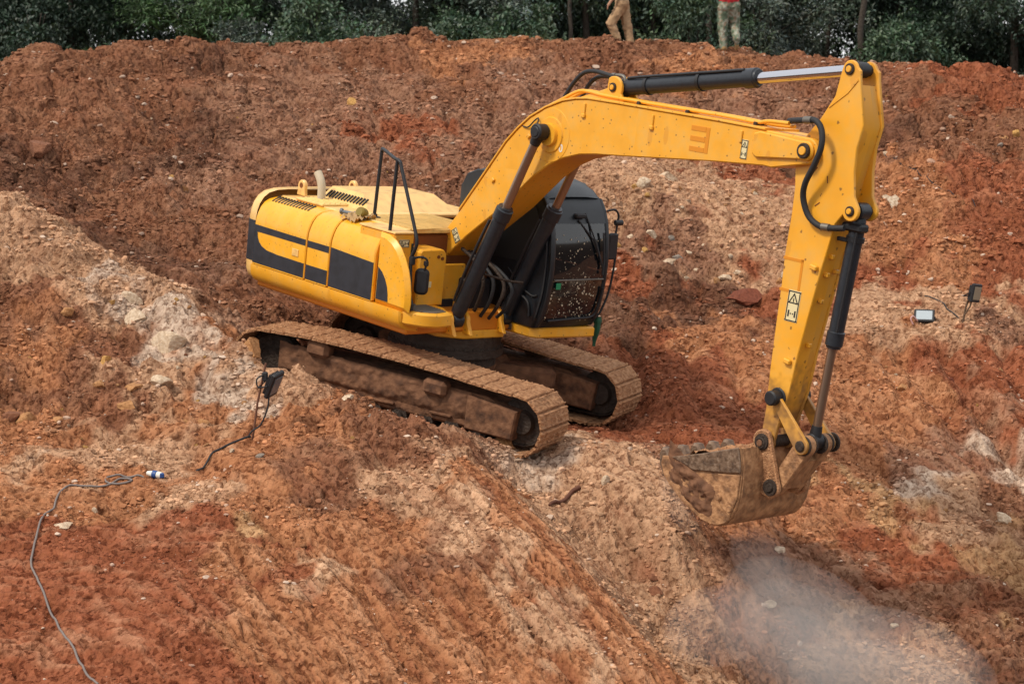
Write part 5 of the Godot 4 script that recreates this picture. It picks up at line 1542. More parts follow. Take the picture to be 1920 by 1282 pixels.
func make_cab() -> void:
	var z0 := -1.34
	var z1 := -0.39
	var line := cab_front()
	var s := Shape.new()
	# side walls: the right one closed with a dark window, the left with a door opening
	var wall := line + [Vector2(-0.48, 1.12), Vector2(1.05, 1.12)]
	s.plate(wall, z1 - 0.03, z1, 0.012)
	var cab := part("cab", s, M.cab, machine, "black operator cab with bowed front window")
	s = Shape.new()
	s.plate([Vector2(-0.3, 1.85), Vector2(0.95, 1.85), Vector2(1.08, 2.0), Vector2(1.05, 2.3), Vector2(0.9, 2.55), Vector2(0.6, 2.66), Vector2(-0.2, 2.64), Vector2(-0.32, 2.5)], z1, z1 + 0.008, 0.003)
	part("side_window", s, M.ink, cab)
	s = Shape.new()
	s.tube(curve([Vector3(1.10, 1.25, z1 + 0.01), Vector3(1.18, 1.6, z1 + 0.01), Vector3(1.17, 2.1, z1 + 0.01), Vector3(1.08, 2.4, z1 + 0.01)]), 0.012, 6)
	s.tube(curve([Vector3(0.55, 1.75, z1 + 0.012), Vector3(0.80, 1.58, z1 + 0.012), Vector3(1.0, 1.50, z1 + 0.012), Vector3(1.10, 1.52, z1 + 0.012)]), 0.012, 6)
	s.tube(curve([Vector3(0.70, 1.52, z1 + 0.02), Vector3(0.95, 1.42, z1 + 0.02), Vector3(1.0, 1.25, z1 + 0.02)]), 0.016, 6)
	part("window_seal", s, M.rubber, cab)
	s = Shape.new()
	s.plate([Vector2(-0.48, 1.12), Vector2(1.05, 1.12), Vector2(1.20, 1.38), Vector2(1.25, 1.72), Vector2(1.25, 1.80), Vector2(-0.47, 1.80)], z0, z0 + 0.03, 0.01)
	for q: Array in [[Vector2(-0.46, 1.8), Vector2(-0.36, 1.8), Vector2(-0.30, 2.66), Vector2(-0.40, 2.70)], [Vector2(1.17, 1.8), Vector2(1.255, 1.8), Vector2(1.18, 2.36), Vector2(0.98, 2.66), Vector2(0.9, 2.60), Vector2(1.10, 2.3)], [Vector2(-0.40, 2.62), Vector2(0.95, 2.62), Vector2(0.72, 2.79), Vector2(0.1, 2.84), Vector2(-0.3, 2.78)]]:
		s.plate(q, z0, z0 + 0.03, 0.01)
	part("door", s, M.cab, cab)
	s = Shape.new()
	s.plate([Vector2(-0.36, 1.81), Vector2(1.16, 1.81), Vector2(1.10, 2.3), Vector2(0.92, 2.6), Vector2(-0.31, 2.61)], z0 + 0.012, z0 + 0.018, 0.001)
	part("door_window", s, M.dark_glass, cab)
	# roof, rear wall and floor, one bent sheet with rounded edges
	s = Shape.new()
	var rows := []
	for k in range(10, line.size()):
		var p: Vector2 = line[k]
		var row := []
		for q: Array in [[z1, -0.075], [z1 - 0.008, -0.04], [z1 - 0.04, -0.01], [z1 - 0.10, 0.012], [z1 - 0.3, 0.035], [z0 + 0.3, 0.035], [z0 + 0.10, 0.012], [z0 + 0.04, -0.01], [z0 + 0.008, -0.04], [z0, -0.075]]:
			var inward: Vector2 = (Vector2(0.4, 2.0) - p).normalized()
			var e: Vector2 = p - inward * q[1]
			row.append(Vector3(e.x, e.y, q[0]))
		rows.append(row)
	s.sheet(rows)
	s.box(Vector3(-0.45, 1.85, (z0 + z1) / 2), Vector3(0.05, 1.50, z1 - z0 - 0.01), 0.01)
	s.box(Vector3(0.33, 1.14, (z0 + z1) / 2), Vector3(1.45, 0.05, z1 - z0 - 0.01), 0.01)
	part("roof", s, M.cab, cab)
	# front frame: pillars along both edges, brow, middle bar and sill
	s = Shape.new()
	for q: Array in [[z1, z1 - 0.075], [z0 + 0.06, z0]]:
		var strip := []
		for k in 11:
			var p: Vector2 = line[k]
			strip.append([Vector3(p.x - 0.06, p.y, q[0]), Vector3(p.x - 0.012, p.y, q[0]), Vector3(p.x, p.y, lerpf(q[0], q[1], 0.15)), Vector3(p.x + 0.004, p.y, lerpf(q[0], q[1], 0.5)), Vector3(p.x, p.y, lerpf(q[0], q[1], 0.85)), Vector3(p.x - 0.012, p.y, q[1]), Vector3(p.x - 0.06, p.y, q[1])])
		s.sheet(strip)
	part("pillar", s, M.cab, cab)
	for q: Array in [[0, 1], [8, 11]]:
		s = Shape.new()
		var strip := []
		for k in range(q[0], q[1] + 1):
			var p: Vector2 = line[k]
			strip.append([Vector3(p.x - 0.002, p.y, z1 - 0.06), Vector3(p.x + 0.012, p.y, (z0 + z1) / 2), Vector3(p.x - 0.002, p.y, z0 + 0.05)])
		s.sheet(strip)
		part("sill" if q[0] == 0 else "brow", s, M.cab, cab)
	var wind := Shape.new()
	var lower := Shape.new()
	for w: Array in [[wind, 4, 8], [lower, 1, 4]]:
		var strip := []
		for k in range(w[1], w[2] + 1):
			var p: Vector2 = line[k]
			var row := []
			for i in 7:
				var t := i / 6.0
				row.append(Vector3(p.x - 0.012 + 0.03 * sin(PI * t), p.y, lerpf(z1 - 0.07, z0 + 0.055, t)))
			strip.append(row)
		(w[0] as Shape).sheet(strip)
	var ws := part("windscreen", wind, M.glass, cab)
	var lw := part("lower_window", lower, M.glass, cab)
	s = Shape.new()
	s.box(Vector3(1.278, 1.725, (z0 + z1) / 2), Vector3(0.02, 0.018, 0.80), 0.006)
	part("window_bar", s, M.steel, cab)
	s = Shape.new()
	s.box(Vector3(1.275, 1.655, -0.535), Vector3(0.006, 0.075, 0.075), 0.001)
	part("sticker", s, M.green, cab)
	# wipers and their arms
	s = Shape.new()
	s.tube([Vector3(1.16, 2.50, -0.95), Vector3(1.27, 2.20, -1.05), Vector3(1.30, 1.95, -1.16)], 0.01, 6)
	s.tube([Vector3(1.19, 2.42, -0.82), Vector3(1.275, 2.15, -1.08), Vector3(1.29, 1.85, -1.22)], 0.012, 6)
	s.tube([Vector3(1.255, 2.28, -1.20), Vector3(1.295, 1.95, -1.22), Vector3(1.295, 1.78, -1.22)], 0.014, 6)
	s.box(Vector3(1.175, 2.47, -0.85), Vector3(0.08, 0.05, 0.16), 0.012)
	part("wiper", s, M.rubber, cab)
	s = Shape.new()
	s.tube(curve([Vector3(1.17, 1.22, -0.52), Vector3(1.20, 1.24, -0.9), Vector3(1.20, 1.26, -1.22), Vector3(1.235, 1.40, -1.27), Vector3(1.27, 1.62, -1.28)]), 0.016, 8)
	part("grab_rail", s, M.black, cab)
	# splashes of mud on the glass
	var rng := RandomNumberGenerator.new()
	rng.seed = 3
	s = Shape.new()
	for k in 420:
		var y := rng.randf_range(1.20, 2.25)
		if y > 1.72 and rng.randf() < 0.62:
			continue
		var t := clampf(rng.randfn(0.42, 0.26), 0.02, 0.98)
		var x := 0.0
		for i in line.size() - 1:
			if y >= line[i].y and y <= line[i + 1].y:
				x = lerpf(line[i].x, line[i + 1].x, (y - line[i].y) / (line[i + 1].y - line[i].y))
				break
		var r := 0.0035 + 0.011 * pow(rng.randf(), 4.0)
		var at := Vector3(x - 0.006 + 0.03 * sin(PI * t), y, lerpf(z1 - 0.07, z0 + 0.055, t))
		s.lathe(at, Vector3(1, 0, 0), [[0.0, r], [0.003, r * 0.7], [0.004, 0.0]], 6)
	part("mud_splash", s, M.pipe, cab).set_meta("kind", "stuff")
	# seat and console behind the glass
	s = Shape.new()
	s.box(Vector3(0.25, 1.50, -0.86), Vector3(0.50, 0.14, 0.48), 0.05)
	s.box(Vector3(0.02, 1.90, -0.86), Vector3(0.14, 0.70, 0.46), 0.06, Basis(Vector3.BACK, 0.15))
	s.box(Vector3(-0.05, 2.32, -0.86), Vector3(0.10, 0.20, 0.26), 0.04)
	part("seat", s, M.black, cab)
	s = Shape.new()
	for z: float in [-0.52, -1.2]:
		s.box(Vector3(0.50, 1.55, z), Vector3(0.42, 0.36, 0.14), 0.03)
		s.tube([Vector3(0.62, 1.72, z), Vector3(0.64, 1.92, z)], 0.02, 8)
	s.box(Vector3(1.0, 1.75, -1.16), Vector3(0.10, 0.30, 0.14), 0.03)
	part("console", s, M.black, cab)
	# yellow floor skirt
	s = Shape.new()
	s.plate([Vector2(-0.45, -0.40), Vector2(0.52, -0.40), Vector2(0.98, -0.42), Vector2(1.07, -0.50), Vector2(1.16, -1.33), Vector2(-0.45, -1.36)], 0.99, 1.115, 0.018, xz_plan())
	var sk := part("floor_skirt", s, M.yellow, cab)
	s = Shape.new()
	s.box(Vector3(0.62, 1.055, -0.3985), Vector3(0.16, 0.075, 0.004), 0.001)
	part("metal_patch", s, M.steel, sk)
	# outside mirror, its bow and the bar below
	s = Shape.new()
	s.tube(curve([Vector3(1.13, 2.52, -1.34), Vector3(1.16, 2.54, -1.44), Vector3(1.17, 2.48, -1.50), Vector3(1.17, 2.40, -1.50), Vector3(1.17, 2.2, -1.49)]), 0.013, 8)
	s.rod(Vector3(1.17, 2.385, -1.46), Vector3(1.17, 2.385, -1.58), 0.035, 0.035, 12, 0.008)
	var mb := part("mirror_bow", s, M.black, cab)
	s = Shape.new()
	s.plate(rounded(Vector2(-1.445, 2.10), 0.15, 0.32, 0.04), 1.15, 1.20, 0.015, zy_section())
	part("mirror", s, M.black, mb)
	s = Shape.new()
	s.tube(curve([Vector3(1.17, 2.25, -1.52), Vector3(1.17, 1.9, -1.53), Vector3(1.16, 1.55, -1.50), Vector3(1.14, 1.30, -1.42), Vector3(1.12, 1.22, -1.36)]), 0.014, 8)
	part("grab_bar", s, M.black, cab)



# ---------------------------------------------------------------- people
# bones: [a, b, radius at a, radius at b, colour]; one skin round all of them (surface nets over joined capsules)
func skin(s: Shape, bones: Array, cell: float, k: float) -> void:
	var lo := Vector3.ONE * 1e6
	var hi := -lo
	for q: Array in bones:
		var r: float = maxf(q[2], q[3]) + k + cell * 2.0
		lo = lo.min((q[0] as Vector3).min(q[1]) - Vector3.ONE * r)
		hi = hi.max((q[0] as Vector3).max(q[1]) + Vector3.ONE * r)
	var nx := int((hi.x - lo.x) / cell) + 2
	var ny := int((hi.y - lo.y) / cell) + 2
	var nz := int((hi.z - lo.z) / cell) + 2
	var field := PackedFloat32Array()
	field.resize(nx * ny * nz)
	field.fill(9.0)
	var nearest := PackedFloat32Array()
	nearest.resize(nx * ny * nz)
	nearest.fill(9.0)
	var whose := PackedInt32Array()
	whose.resize(nx * ny * nz)
	for bi in bones.size():
		var q: Array = bones[bi]
		var a: Vector3 = q[0]
		var b: Vector3 = q[1]
		var ab := b - a
		var ll := maxf(ab.length_squared(), 1e-8)
		var r: float = maxf(q[2], q[3]) + k + cell * 2.0
		var l0 := ((a.min(b) - Vector3.ONE * r - lo) / cell).floor()
		var l1 := ((a.max(b) + Vector3.ONE * r - lo) / cell).ceil()
		for z in range(maxi(int(l0.z), 0), mini(int(l1.z) + 1, nz)):
			for y in range(maxi(int(l0.y), 0), mini(int(l1.y) + 1, ny)):
				for x in range(maxi(int(l0.x), 0), mini(int(l1.x) + 1, nx)):
					var p := lo + Vector3(x, y, z) * cell
					var t := clampf((p - a).dot(ab) / ll, 0.0, 1.0)
					var d := (p - a - ab * t).length() - lerpf(q[2], q[3], t)
					var at := (z * ny + y) * nx + x
					if d < nearest[at]:
						nearest[at] = d
						whose[at] = bi
					var old := field[at]
					var h := clampf(0.5 + 0.5 * (old - d) / k, 0.0, 1.0)
					field[at] = lerpf(old, d, h) - k * h * (1.0 - h)
	var spot := {}
	var step := [0, 1, nx, nx + 1, nx * ny, nx * ny + 1, nx * ny + nx, nx * ny + nx + 1]
	var edges := [[0, 1], [2, 3], [4, 5], [6, 7], [0, 2], [1, 3], [4, 6], [5, 7], [0, 4], [1, 5], [2, 6], [3, 7]]
	for z in nz - 1:
		for y in ny - 1:
			for x in nx - 1:
				var at := (z * ny + y) * nx + x
				var neg := 0
				for i in 8:
					if field[at + step[i]] < 0.0:
						neg += 1
				if neg == 0 or neg == 8:
					continue
				var sum := Vector3.ZERO
				var n := 0
				for e: Array in edges:
					var f0 := field[at + step[e[0]]]
					var f1 := field[at + step[e[1]]]
					if (f0 < 0.0) != (f1 < 0.0):
						var t := f0 / (f0 - f1)
						var c0 := Vector3(e[0] & 1, (e[0] >> 1) & 1, e[0] >> 2)
						var c1 := Vector3(e[1] & 1, (e[1] >> 1) & 1, e[1] >> 2)
						sum += c0.lerp(c1, t)
						n += 1
				var g := Vector3(field[at + 1] - field[at], field[at + nx] - field[at], field[at + nx * ny] - field[at]) + Vector3(field[at + step[7]] - field[at + step[6]], field[at + step[7]] - field[at + step[5]], field[at + step[7]] - field[at + step[3]])
				spot[at] = [lo + (Vector3(x, y, z) + sum / n) * cell, g.normalized(), bones[whose[at]][4]]
	var crease := noise(FastNoiseLite.TYPE_SIMPLEX_SMOOTH, 7.0, 3, 63)
	if cell > 0.012:
		for at: int in spot.keys():
			var q: Vector3 = spot[at][0]
			var d := crease.get_noise_3d(q.x * 1.3, q.y * 2.2, q.z * 1.3)
			spot[at][0] = q + (spot[at][1] as Vector3) * d * 0.022
			spot[at][2] = (spot[at][2] as Color) * (1.0 + 0.35 * d)
			spot[at][1] = ((spot[at][1] as Vector3) + Vector3(crease.get_noise_3dv(q * 1.5), crease.get_noise_3dv(q * 1.5 + Vector3(5, 0, 0)), crease.get_noise_3dv(q * 1.5 + Vector3(0, 5, 0))) * 0.5).normalized()
	for at: int in spot.keys():
		for axis: Array in [[1, nx, nx * ny], [nx, nx * ny, 1], [nx * ny, 1, nx]]:
			var f0 := field[at]
			var f1 := field[at + axis[0]]
			if (f0 < 0.0) == (f1 < 0.0):
				continue
			var p1: Variant = spot.get(at - axis[1])
			var p2: Variant = spot.get(at - axis[1] - axis[2])
			var p3: Variant = spot.get(at - axis[2])
			if p1 == null or p2 == null or p3 == null:
				continue
			var c: Array = [spot[at], p1, p2, p3]
			if f0 > 0.0:
				c.reverse()
			for tri: Array in [[0, 1, 2], [0, 2, 3]]:
				for w: int in [tri[0], tri[2], tri[1]]:
					s.v.push_back(c[w][0]); s.n.push_back(c[w][1]); s.c.push_back(c[w][2])


func hand_bones(wrist: Vector3, along: Vector3, thumb: Vector3, colour: Color) -> Array:
	var palm := wrist + along * 0.085
	var across := thumb.normalized()
	var curl := along.cross(across).normalized()
	var b := [[wrist, palm - across * 0.015, 0.026, 0.028, colour], [wrist + across * 0.01, palm + across * 0.022, 0.024, 0.024, colour]]
	for k in 4:
		var root := palm + across * (0.030 - k * 0.021)
		var l := [0.042, 0.047, 0.044, 0.034][k] as float
		var mid := root + along * l + curl * 0.008
		b.append([root, mid, 0.0095, 0.009, colour])
		b.append([mid, mid + along * l * 0.75 + curl * 0.022, 0.009, 0.0075, colour])
	var t0 := wrist + along * 0.03 + across * 0.03
	b.append([t0, t0 + along * 0.032 + across * 0.03, 0.012, 0.011, colour])
	b.append([t0 + along * 0.032 + across * 0.03, t0 + along * 0.065 + across * 0.038 + curl * 0.01, 0.011, 0.009, colour])
	return b


func head_bones(at: Vector3, face: Vector3, flesh: Color, hair: Color) -> Array:
	var side := face.cross(Vector3.UP).normalized()
	var b := [[at + Vector3(0, 0.045, 0) - face * 0.02, at + Vector3(0, 0.03, 0) + face * 0.02, 0.088, 0.085, flesh], [at + Vector3(0, -0.04, 0) + face * 0.035, at + Vector3(0, -0.085, 0) + face * 0.05, 0.058, 0.038, flesh]]
	b.append([at + Vector3(0, 0.02, 0) + face * 0.095, at + Vector3(0, -0.022, 0) + face * 0.115, 0.010, 0.015, flesh])
	b.append([at + Vector3(0, -0.056, 0) + face * 0.088 - side * 0.018, at + Vector3(0, -0.056, 0) + face * 0.088 + side * 0.018, 0.008, 0.008, flesh.darkened(0.35)])
	for k: float in [-1.0, 1.0]:
		b.append([at + side * k * 0.088 + Vector3(0, 0.02, 0), at + side * k * 0.09 - Vector3(0, 0.025, 0), 0.014, 0.011, flesh])
		b.append([at + side * k * 0.033 + Vector3(0, 0.012, 0) + face * 0.090, at + side * k * 0.036 + Vector3(0, 0.012, 0) + face * 0.090, 0.011, 0.011, Color(0.12, 0.09, 0.08)])
	b.append([at + Vector3(0, 0.08, 0) - face * 0.045, at + Vector3(0, 0.085, 0) + face * 0.035, 0.082, 0.062, hair])
	b.append([at + Vector3(0, 0.0, 0) - face * 0.05, at + Vector3(0, 0.06, 0) - face * 0.04, 0.065, 0.08, hair])
	return b


func camouflage(s: Shape, low: float, high: float) -> void:
	var a := noise(FastNoiseLite.TYPE_SIMPLEX_SMOOTH, 7.0, 2, 61)
	for i in s.v.size():
		var p := s.v[i]
		if p.y > low and p.y < high and s.c[i].g > 0.12:
			var q := a.get_noise_3dv(p)
			var r := a.get_noise_3dv(p * 1.7 + Vector3(9, 0, 0))
			s.c[i] = Color(0.10, 0.14, 0.09) if q > 0.12 else Color(0.24, 0.18, 0.12) if r > 0.15 else Color(0.32, 0.33, 0.26) if q < -0.2 else Color(0.20, 0.22, 0.16)


func make_people() -> void:
	var tan := Color(0.40, 0.25, 0.135)
	var flesh := Color(0.42, 0.22, 0.14)
	var black := Color(0.02, 0.02, 0.022)
	var shirt := Color(0.36, 0.27, 0.17)
	# the walker in tan trousers, heading left; x right, measured from the standing foot
	var b := [
		[Vector3(0.0, 0.10, 0.0), Vector3(-0.06, 0.44, -0.01), 0.078, 0.085, tan], [Vector3(-0.06, 0.44, -0.01), Vector3(-0.15, 0.86, -0.03), 0.088, 0.12, tan],
		[Vector3(-0.27, 0.20, 0.14), Vector3(-0.40, 0.50, 0.13), 0.075, 0.086, tan], [Vector3(-0.40, 0.50, 0.13), Vector3(-0.18, 0.86, 0.10), 0.09, 0.12, tan],
		[Vector3(-0.17, 0.90, -0.05), Vector3(-0.18, 0.90, 0.12), 0.13, 0.13, tan],
		[Vector3(0.03, 0.045, 0.0), Vector3(-0.14, 0.035, 0.0), 0.046, 0.036, black], [Vector3(0.0, 0.05, 0.0), Vector3(-0.003, 0.17, 0.0), 0.052, 0.06, black],
		[Vector3(-0.24, 0.115, 0.14), Vector3(-0.41, 0.10, 0.14), 0.046, 0.036, black], [Vector3(-0.265, 0.12, 0.14), Vector3(-0.285, 0.24, 0.14), 0.052, 0.06, black],
		[Vector3(-0.18, 0.98, 0.03), Vector3(-0.20, 1.18, 0.03), 0.135, 0.145, shirt], [Vector3(-0.20, 1.18, 0.03), Vector3(-0.22, 1.34, 0.03), 0.15, 0.13, shirt],
		[Vector3(-0.22, 1.38, -0.13), Vector3(-0.22, 1.38, 0.19), 0.075, 0.075, shirt], [Vector3(-0.22, 1.40, 0.03), Vector3(-0.235, 1.52, 0.03), 0.055, 0.05, flesh],
		[Vector3(-0.22, 1.38, 0.21), Vector3(-0.20, 1.10, 0.25), 0.055, 0.045, shirt], [Vector3(-0.20, 1.10, 0.25), Vector3(-0.41, 0.93, 0.22), 0.042, 0.030, flesh],
		[Vector3(-0.22, 1.38, -0.15), Vector3(-0.06, 1.13, -0.20), 0.055, 0.045, shirt], [Vector3(-0.06, 1.13, -0.20), Vector3(-0.10, 0.88, -0.22), 0.042, 0.030, flesh],
	]
	var s := Shape.new()
	skin(s, b, 0.017, 0.035)
	skin(s, hand_bones(Vector3(-0.41, 0.93, 0.22), Vector3(-0.55, -0.83, 0).normalized(), Vector3(0, 0, -1), flesh), 0.007, 0.008)
	skin(s, hand_bones(Vector3(-0.10, 0.88, -0.22), Vector3(-0.1, -1, 0).normalized(), Vector3(-1, 0, 0), flesh), 0.007, 0.008)
	skin(s, head_bones(Vector3(-0.25, 1.62, 0.03), Vector3(-1, 0, 0), flesh, black), 0.009, 0.014)
	var foot: Vector3 = Vector3(2.38, 4.76, -36.94)
	single("person", s.done(true), M.person, "person in tan trousers and black boots striding left along the bank crest", "person", Vector3(foot.x, ground_at(foot.x, foot.z) - 0.01, foot.z), "people on the bank crest")
	# the one in camouflage trousers, seen from behind, right heel lifted; x right, z towards the viewer
	var red := Color(0.42, 0.015, 0.02)
	var sole := Color(0.30, 0.18, 0.075)
	var camo := Color(0.20, 0.22, 0.16)
	b = [
		[Vector3(-0.10, 0.10, 0.0), Vector3(-0.12, 0.47, -0.04), 0.075, 0.095, camo], [Vector3(-0.12, 0.47, -0.04), Vector3(-0.10, 0.88, 0.0), 0.10, 0.125, camo],
		[Vector3(0.145, 0.24, 0.10), Vector3(0.125, 0.52, -0.10), 0.075, 0.095, camo], [Vector3(0.125, 0.52, -0.10), Vector3(0.10, 0.88, 0.0), 0.10, 0.125, camo],
		[Vector3(-0.08, 0.91, 0.0), Vector3(0.08, 0.91, 0.0), 0.135, 0.135, camo],
		[Vector3(-0.10, 0.05, 0.05), Vector3(-0.11, 0.04, -0.14), 0.046, 0.04, sole], [Vector3(-0.10, 0.06, 0.02), Vector3(-0.10, 0.14, 0.0), 0.05, 0.058, camo],
		[Vector3(0.15, 0.25, 0.15), Vector3(0.155, 0.06, 0.09), 0.048, 0.042, sole],
		[Vector3(0, 1.02, 0), Vector3(0, 1.24, 0.0), 0.15, 0.165, red], [Vector3(0, 1.24, 0), Vector3(0, 1.36, 0), 0.165, 0.14, red],
		[Vector3(-0.07, 1.02, 0), Vector3(0.07, 1.02, 0), 0.13, 0.13, red],
		[Vector3(-0.17, 1.40, 0), Vector3(0.17, 1.40, 0), 0.075, 0.075, red], [Vector3(0, 1.42, 0), Vector3(0, 1.54, -0.01), 0.055, 0.052, flesh],
		[Vector3(-0.20, 1.39, 0), Vector3(-0.25, 1.12, -0.05), 0.056, 0.046, red], [Vector3(-0.25, 1.12, -0.05), Vector3(-0.16, 1.05, -0.25), 0.044, 0.030, flesh],
		[Vector3(0.20, 1.39, 0), Vector3(0.25, 1.12, -0.05), 0.056, 0.046, red], [Vector3(0.25, 1.12, -0.05), Vector3(0.16, 1.05, -0.25), 0.044, 0.030, flesh],
	]
	s = Shape.new()
	skin(s, b, 0.017, 0.035)
	camouflage(s, 0.12, 1.0)
	skin(s, hand_bones(Vector3(-0.16, 1.05, -0.25), Vector3(0.5, 0.1, -0.86).normalized(), Vector3.UP, flesh), 0.007, 0.008)
	skin(s, hand_bones(Vector3(0.16, 1.05, -0.25), Vector3(-0.5, 0.1, -0.86).normalized(), Vector3.UP, flesh), 0.007, 0.008)
	skin(s, head_bones(Vector3(0, 1.64, -0.02), Vector3(0, 0, -1), flesh, black), 0.009, 0.014)
	foot = Vector3(4.37, 4.49, -37.06)
	single("person", s.done(true), M.person, "person in camouflage trousers and red top walking away with right heel lifted", "person", Vector3(foot.x, ground_at(foot.x, foot.z) - 0.02, foot.z), "people on the bank crest")


# ---------------------------------------------------------------- trees and shrubs behind the bank
func leaf_clump(sd: int, count: int, spread: float, long: float, wide: float) -> ArrayMesh:
	var rng := RandomNumberGenerator.new()
	rng.seed = sd
	var s := Shape.new()
	for k in count:
		var d := Vector3(rng.randfn(), rng.randfn() * 0.7 - 0.1, rng.randfn()).normalized()
		var at := d * spread * sqrt(rng.randf())
		var dir := (d + Vector3(rng.randfn(), rng.randfn() - 0.5, rng.randfn()) * 0.6).normalized()
		var side := dir.cross(Vector3(rng.randfn(), rng.randfn() + 1.5, rng.randfn())).normalized()
		var nrm := side.cross(dir)
		var l := long * rng.randf_range(0.7, 1.2)
		var w := wide * rng.randf_range(0.8, 1.2)
		var q := rng.randf_range(0.7, 1.3)
		s.tint = Color(q, q, q)
		var tip := at + dir * l - nrm * l * 0.15
		var mid := at + dir * l * 0.45
		s.tri(at, mid + side * w + nrm * w * 0.3, mid); s.tri(at, mid, mid - side * w + nrm * w * 0.3)
		s.tri(mid, mid + side * w + nrm * w * 0.3, tip); s.tri(mid, tip, mid - side * w + nrm * w * 0.3)
	return s.done(true)


func make_tree(called: String, label: String, category: String, at: Vector3, high: float, clear: float, reach: float, trunk: float, clumps: int, clump: Mesh, green: Color, sd: int, group: String) -> void:
	var rng := RandomNumberGenerator.new()
	rng.seed = sd
	var root := thing(called, label, category, at, group)
	var s := Shape.new()
	var tips := []
	var stems := 1 if trunk > 0.06 else 4
	for k in stems:
		var lean := Vector3(rng.randfn(), 0, rng.randfn()) * (0.05 if stems == 1 else 0.25)
		var path := []
		for i in 7:
			var t := i / 6.0
			path.append(Vector3(0, -0.2 + t * (high * 0.9 + 0.2), 0) + lean * t * high * 0.5 + Vector3(rng.randfn(), 0, rng.randfn()) * trunk * 0.8 * t + Vector3(k * 0.05, 0, 0))
		s.tube(curve(path, 0.3), trunk, 8, trunk * 0.25)
		for i in (12 if stems == 1 else 5):
			var t := rng.randf_range(clear / high, 0.98)
			var p: Vector3 = (path[int(t * 5.99)] as Vector3).lerp(path[int(t * 5.99) + 1], fposmod(t * 5.99, 1.0))
			var a := rng.randf() * TAU
			var l := reach * rng.randf_range(0.5, 1.0) * (1.1 - 0.6 * t)
			var e := p + Vector3(cos(a) * l, l * rng.randf_range(-0.1, 0.5), sin(a) * l)
			s.tube([p, p.lerp(e, 0.5) + Vector3(0, 0.06 * l, 0), e], trunk * 0.35, 5, trunk * 0.08)
			tips.append([p.lerp(e, 0.5), l * 0.45])
			tips.append([e, l * 0.5])
	part("trunk" if stems == 1 else "stems", s, M.bark, root)
	var mm := MultiMesh.new()
	mm.transform_format = MultiMesh.TRANSFORM_3D
	mm.use_colors = true
	mm.mesh = clump
	mm.instance_count = clumps
	for i in clumps:
		var t: Array = tips[rng.randi() % tips.size()]
		var p: Vector3 = t[0] + Vector3(rng.randfn(), rng.randfn() * 0.7, rng.randfn()) * t[1] * 0.45
		p.y = maxf(p.y, 0.02 + rng.randf() * 0.2)
		mm.set_instance_transform(i, Transform3D(Basis.from_euler(Vector3(rng.randf_range(-0.6, 0.6), rng.randf() * TAU, rng.randf_range(-0.6, 0.6))).scaled(Vector3.ONE * rng.randf_range(0.7, 1.3)), p))
		var j := rng.randf_range(0.6, 1.45)
		mm.set_instance_color(i, Color(green.r * j * rng.randf_range(0.85, 1.25), green.g * j, green.b * j * rng.randf_range(0.8, 1.2)))
	var o := MultiMeshInstance3D.new()
	o.name = "crown"
	o.multimesh = mm
	o.material_override = M.leaf
	o.set_meta("kind", "stuff")
	root.add_child(o, true)


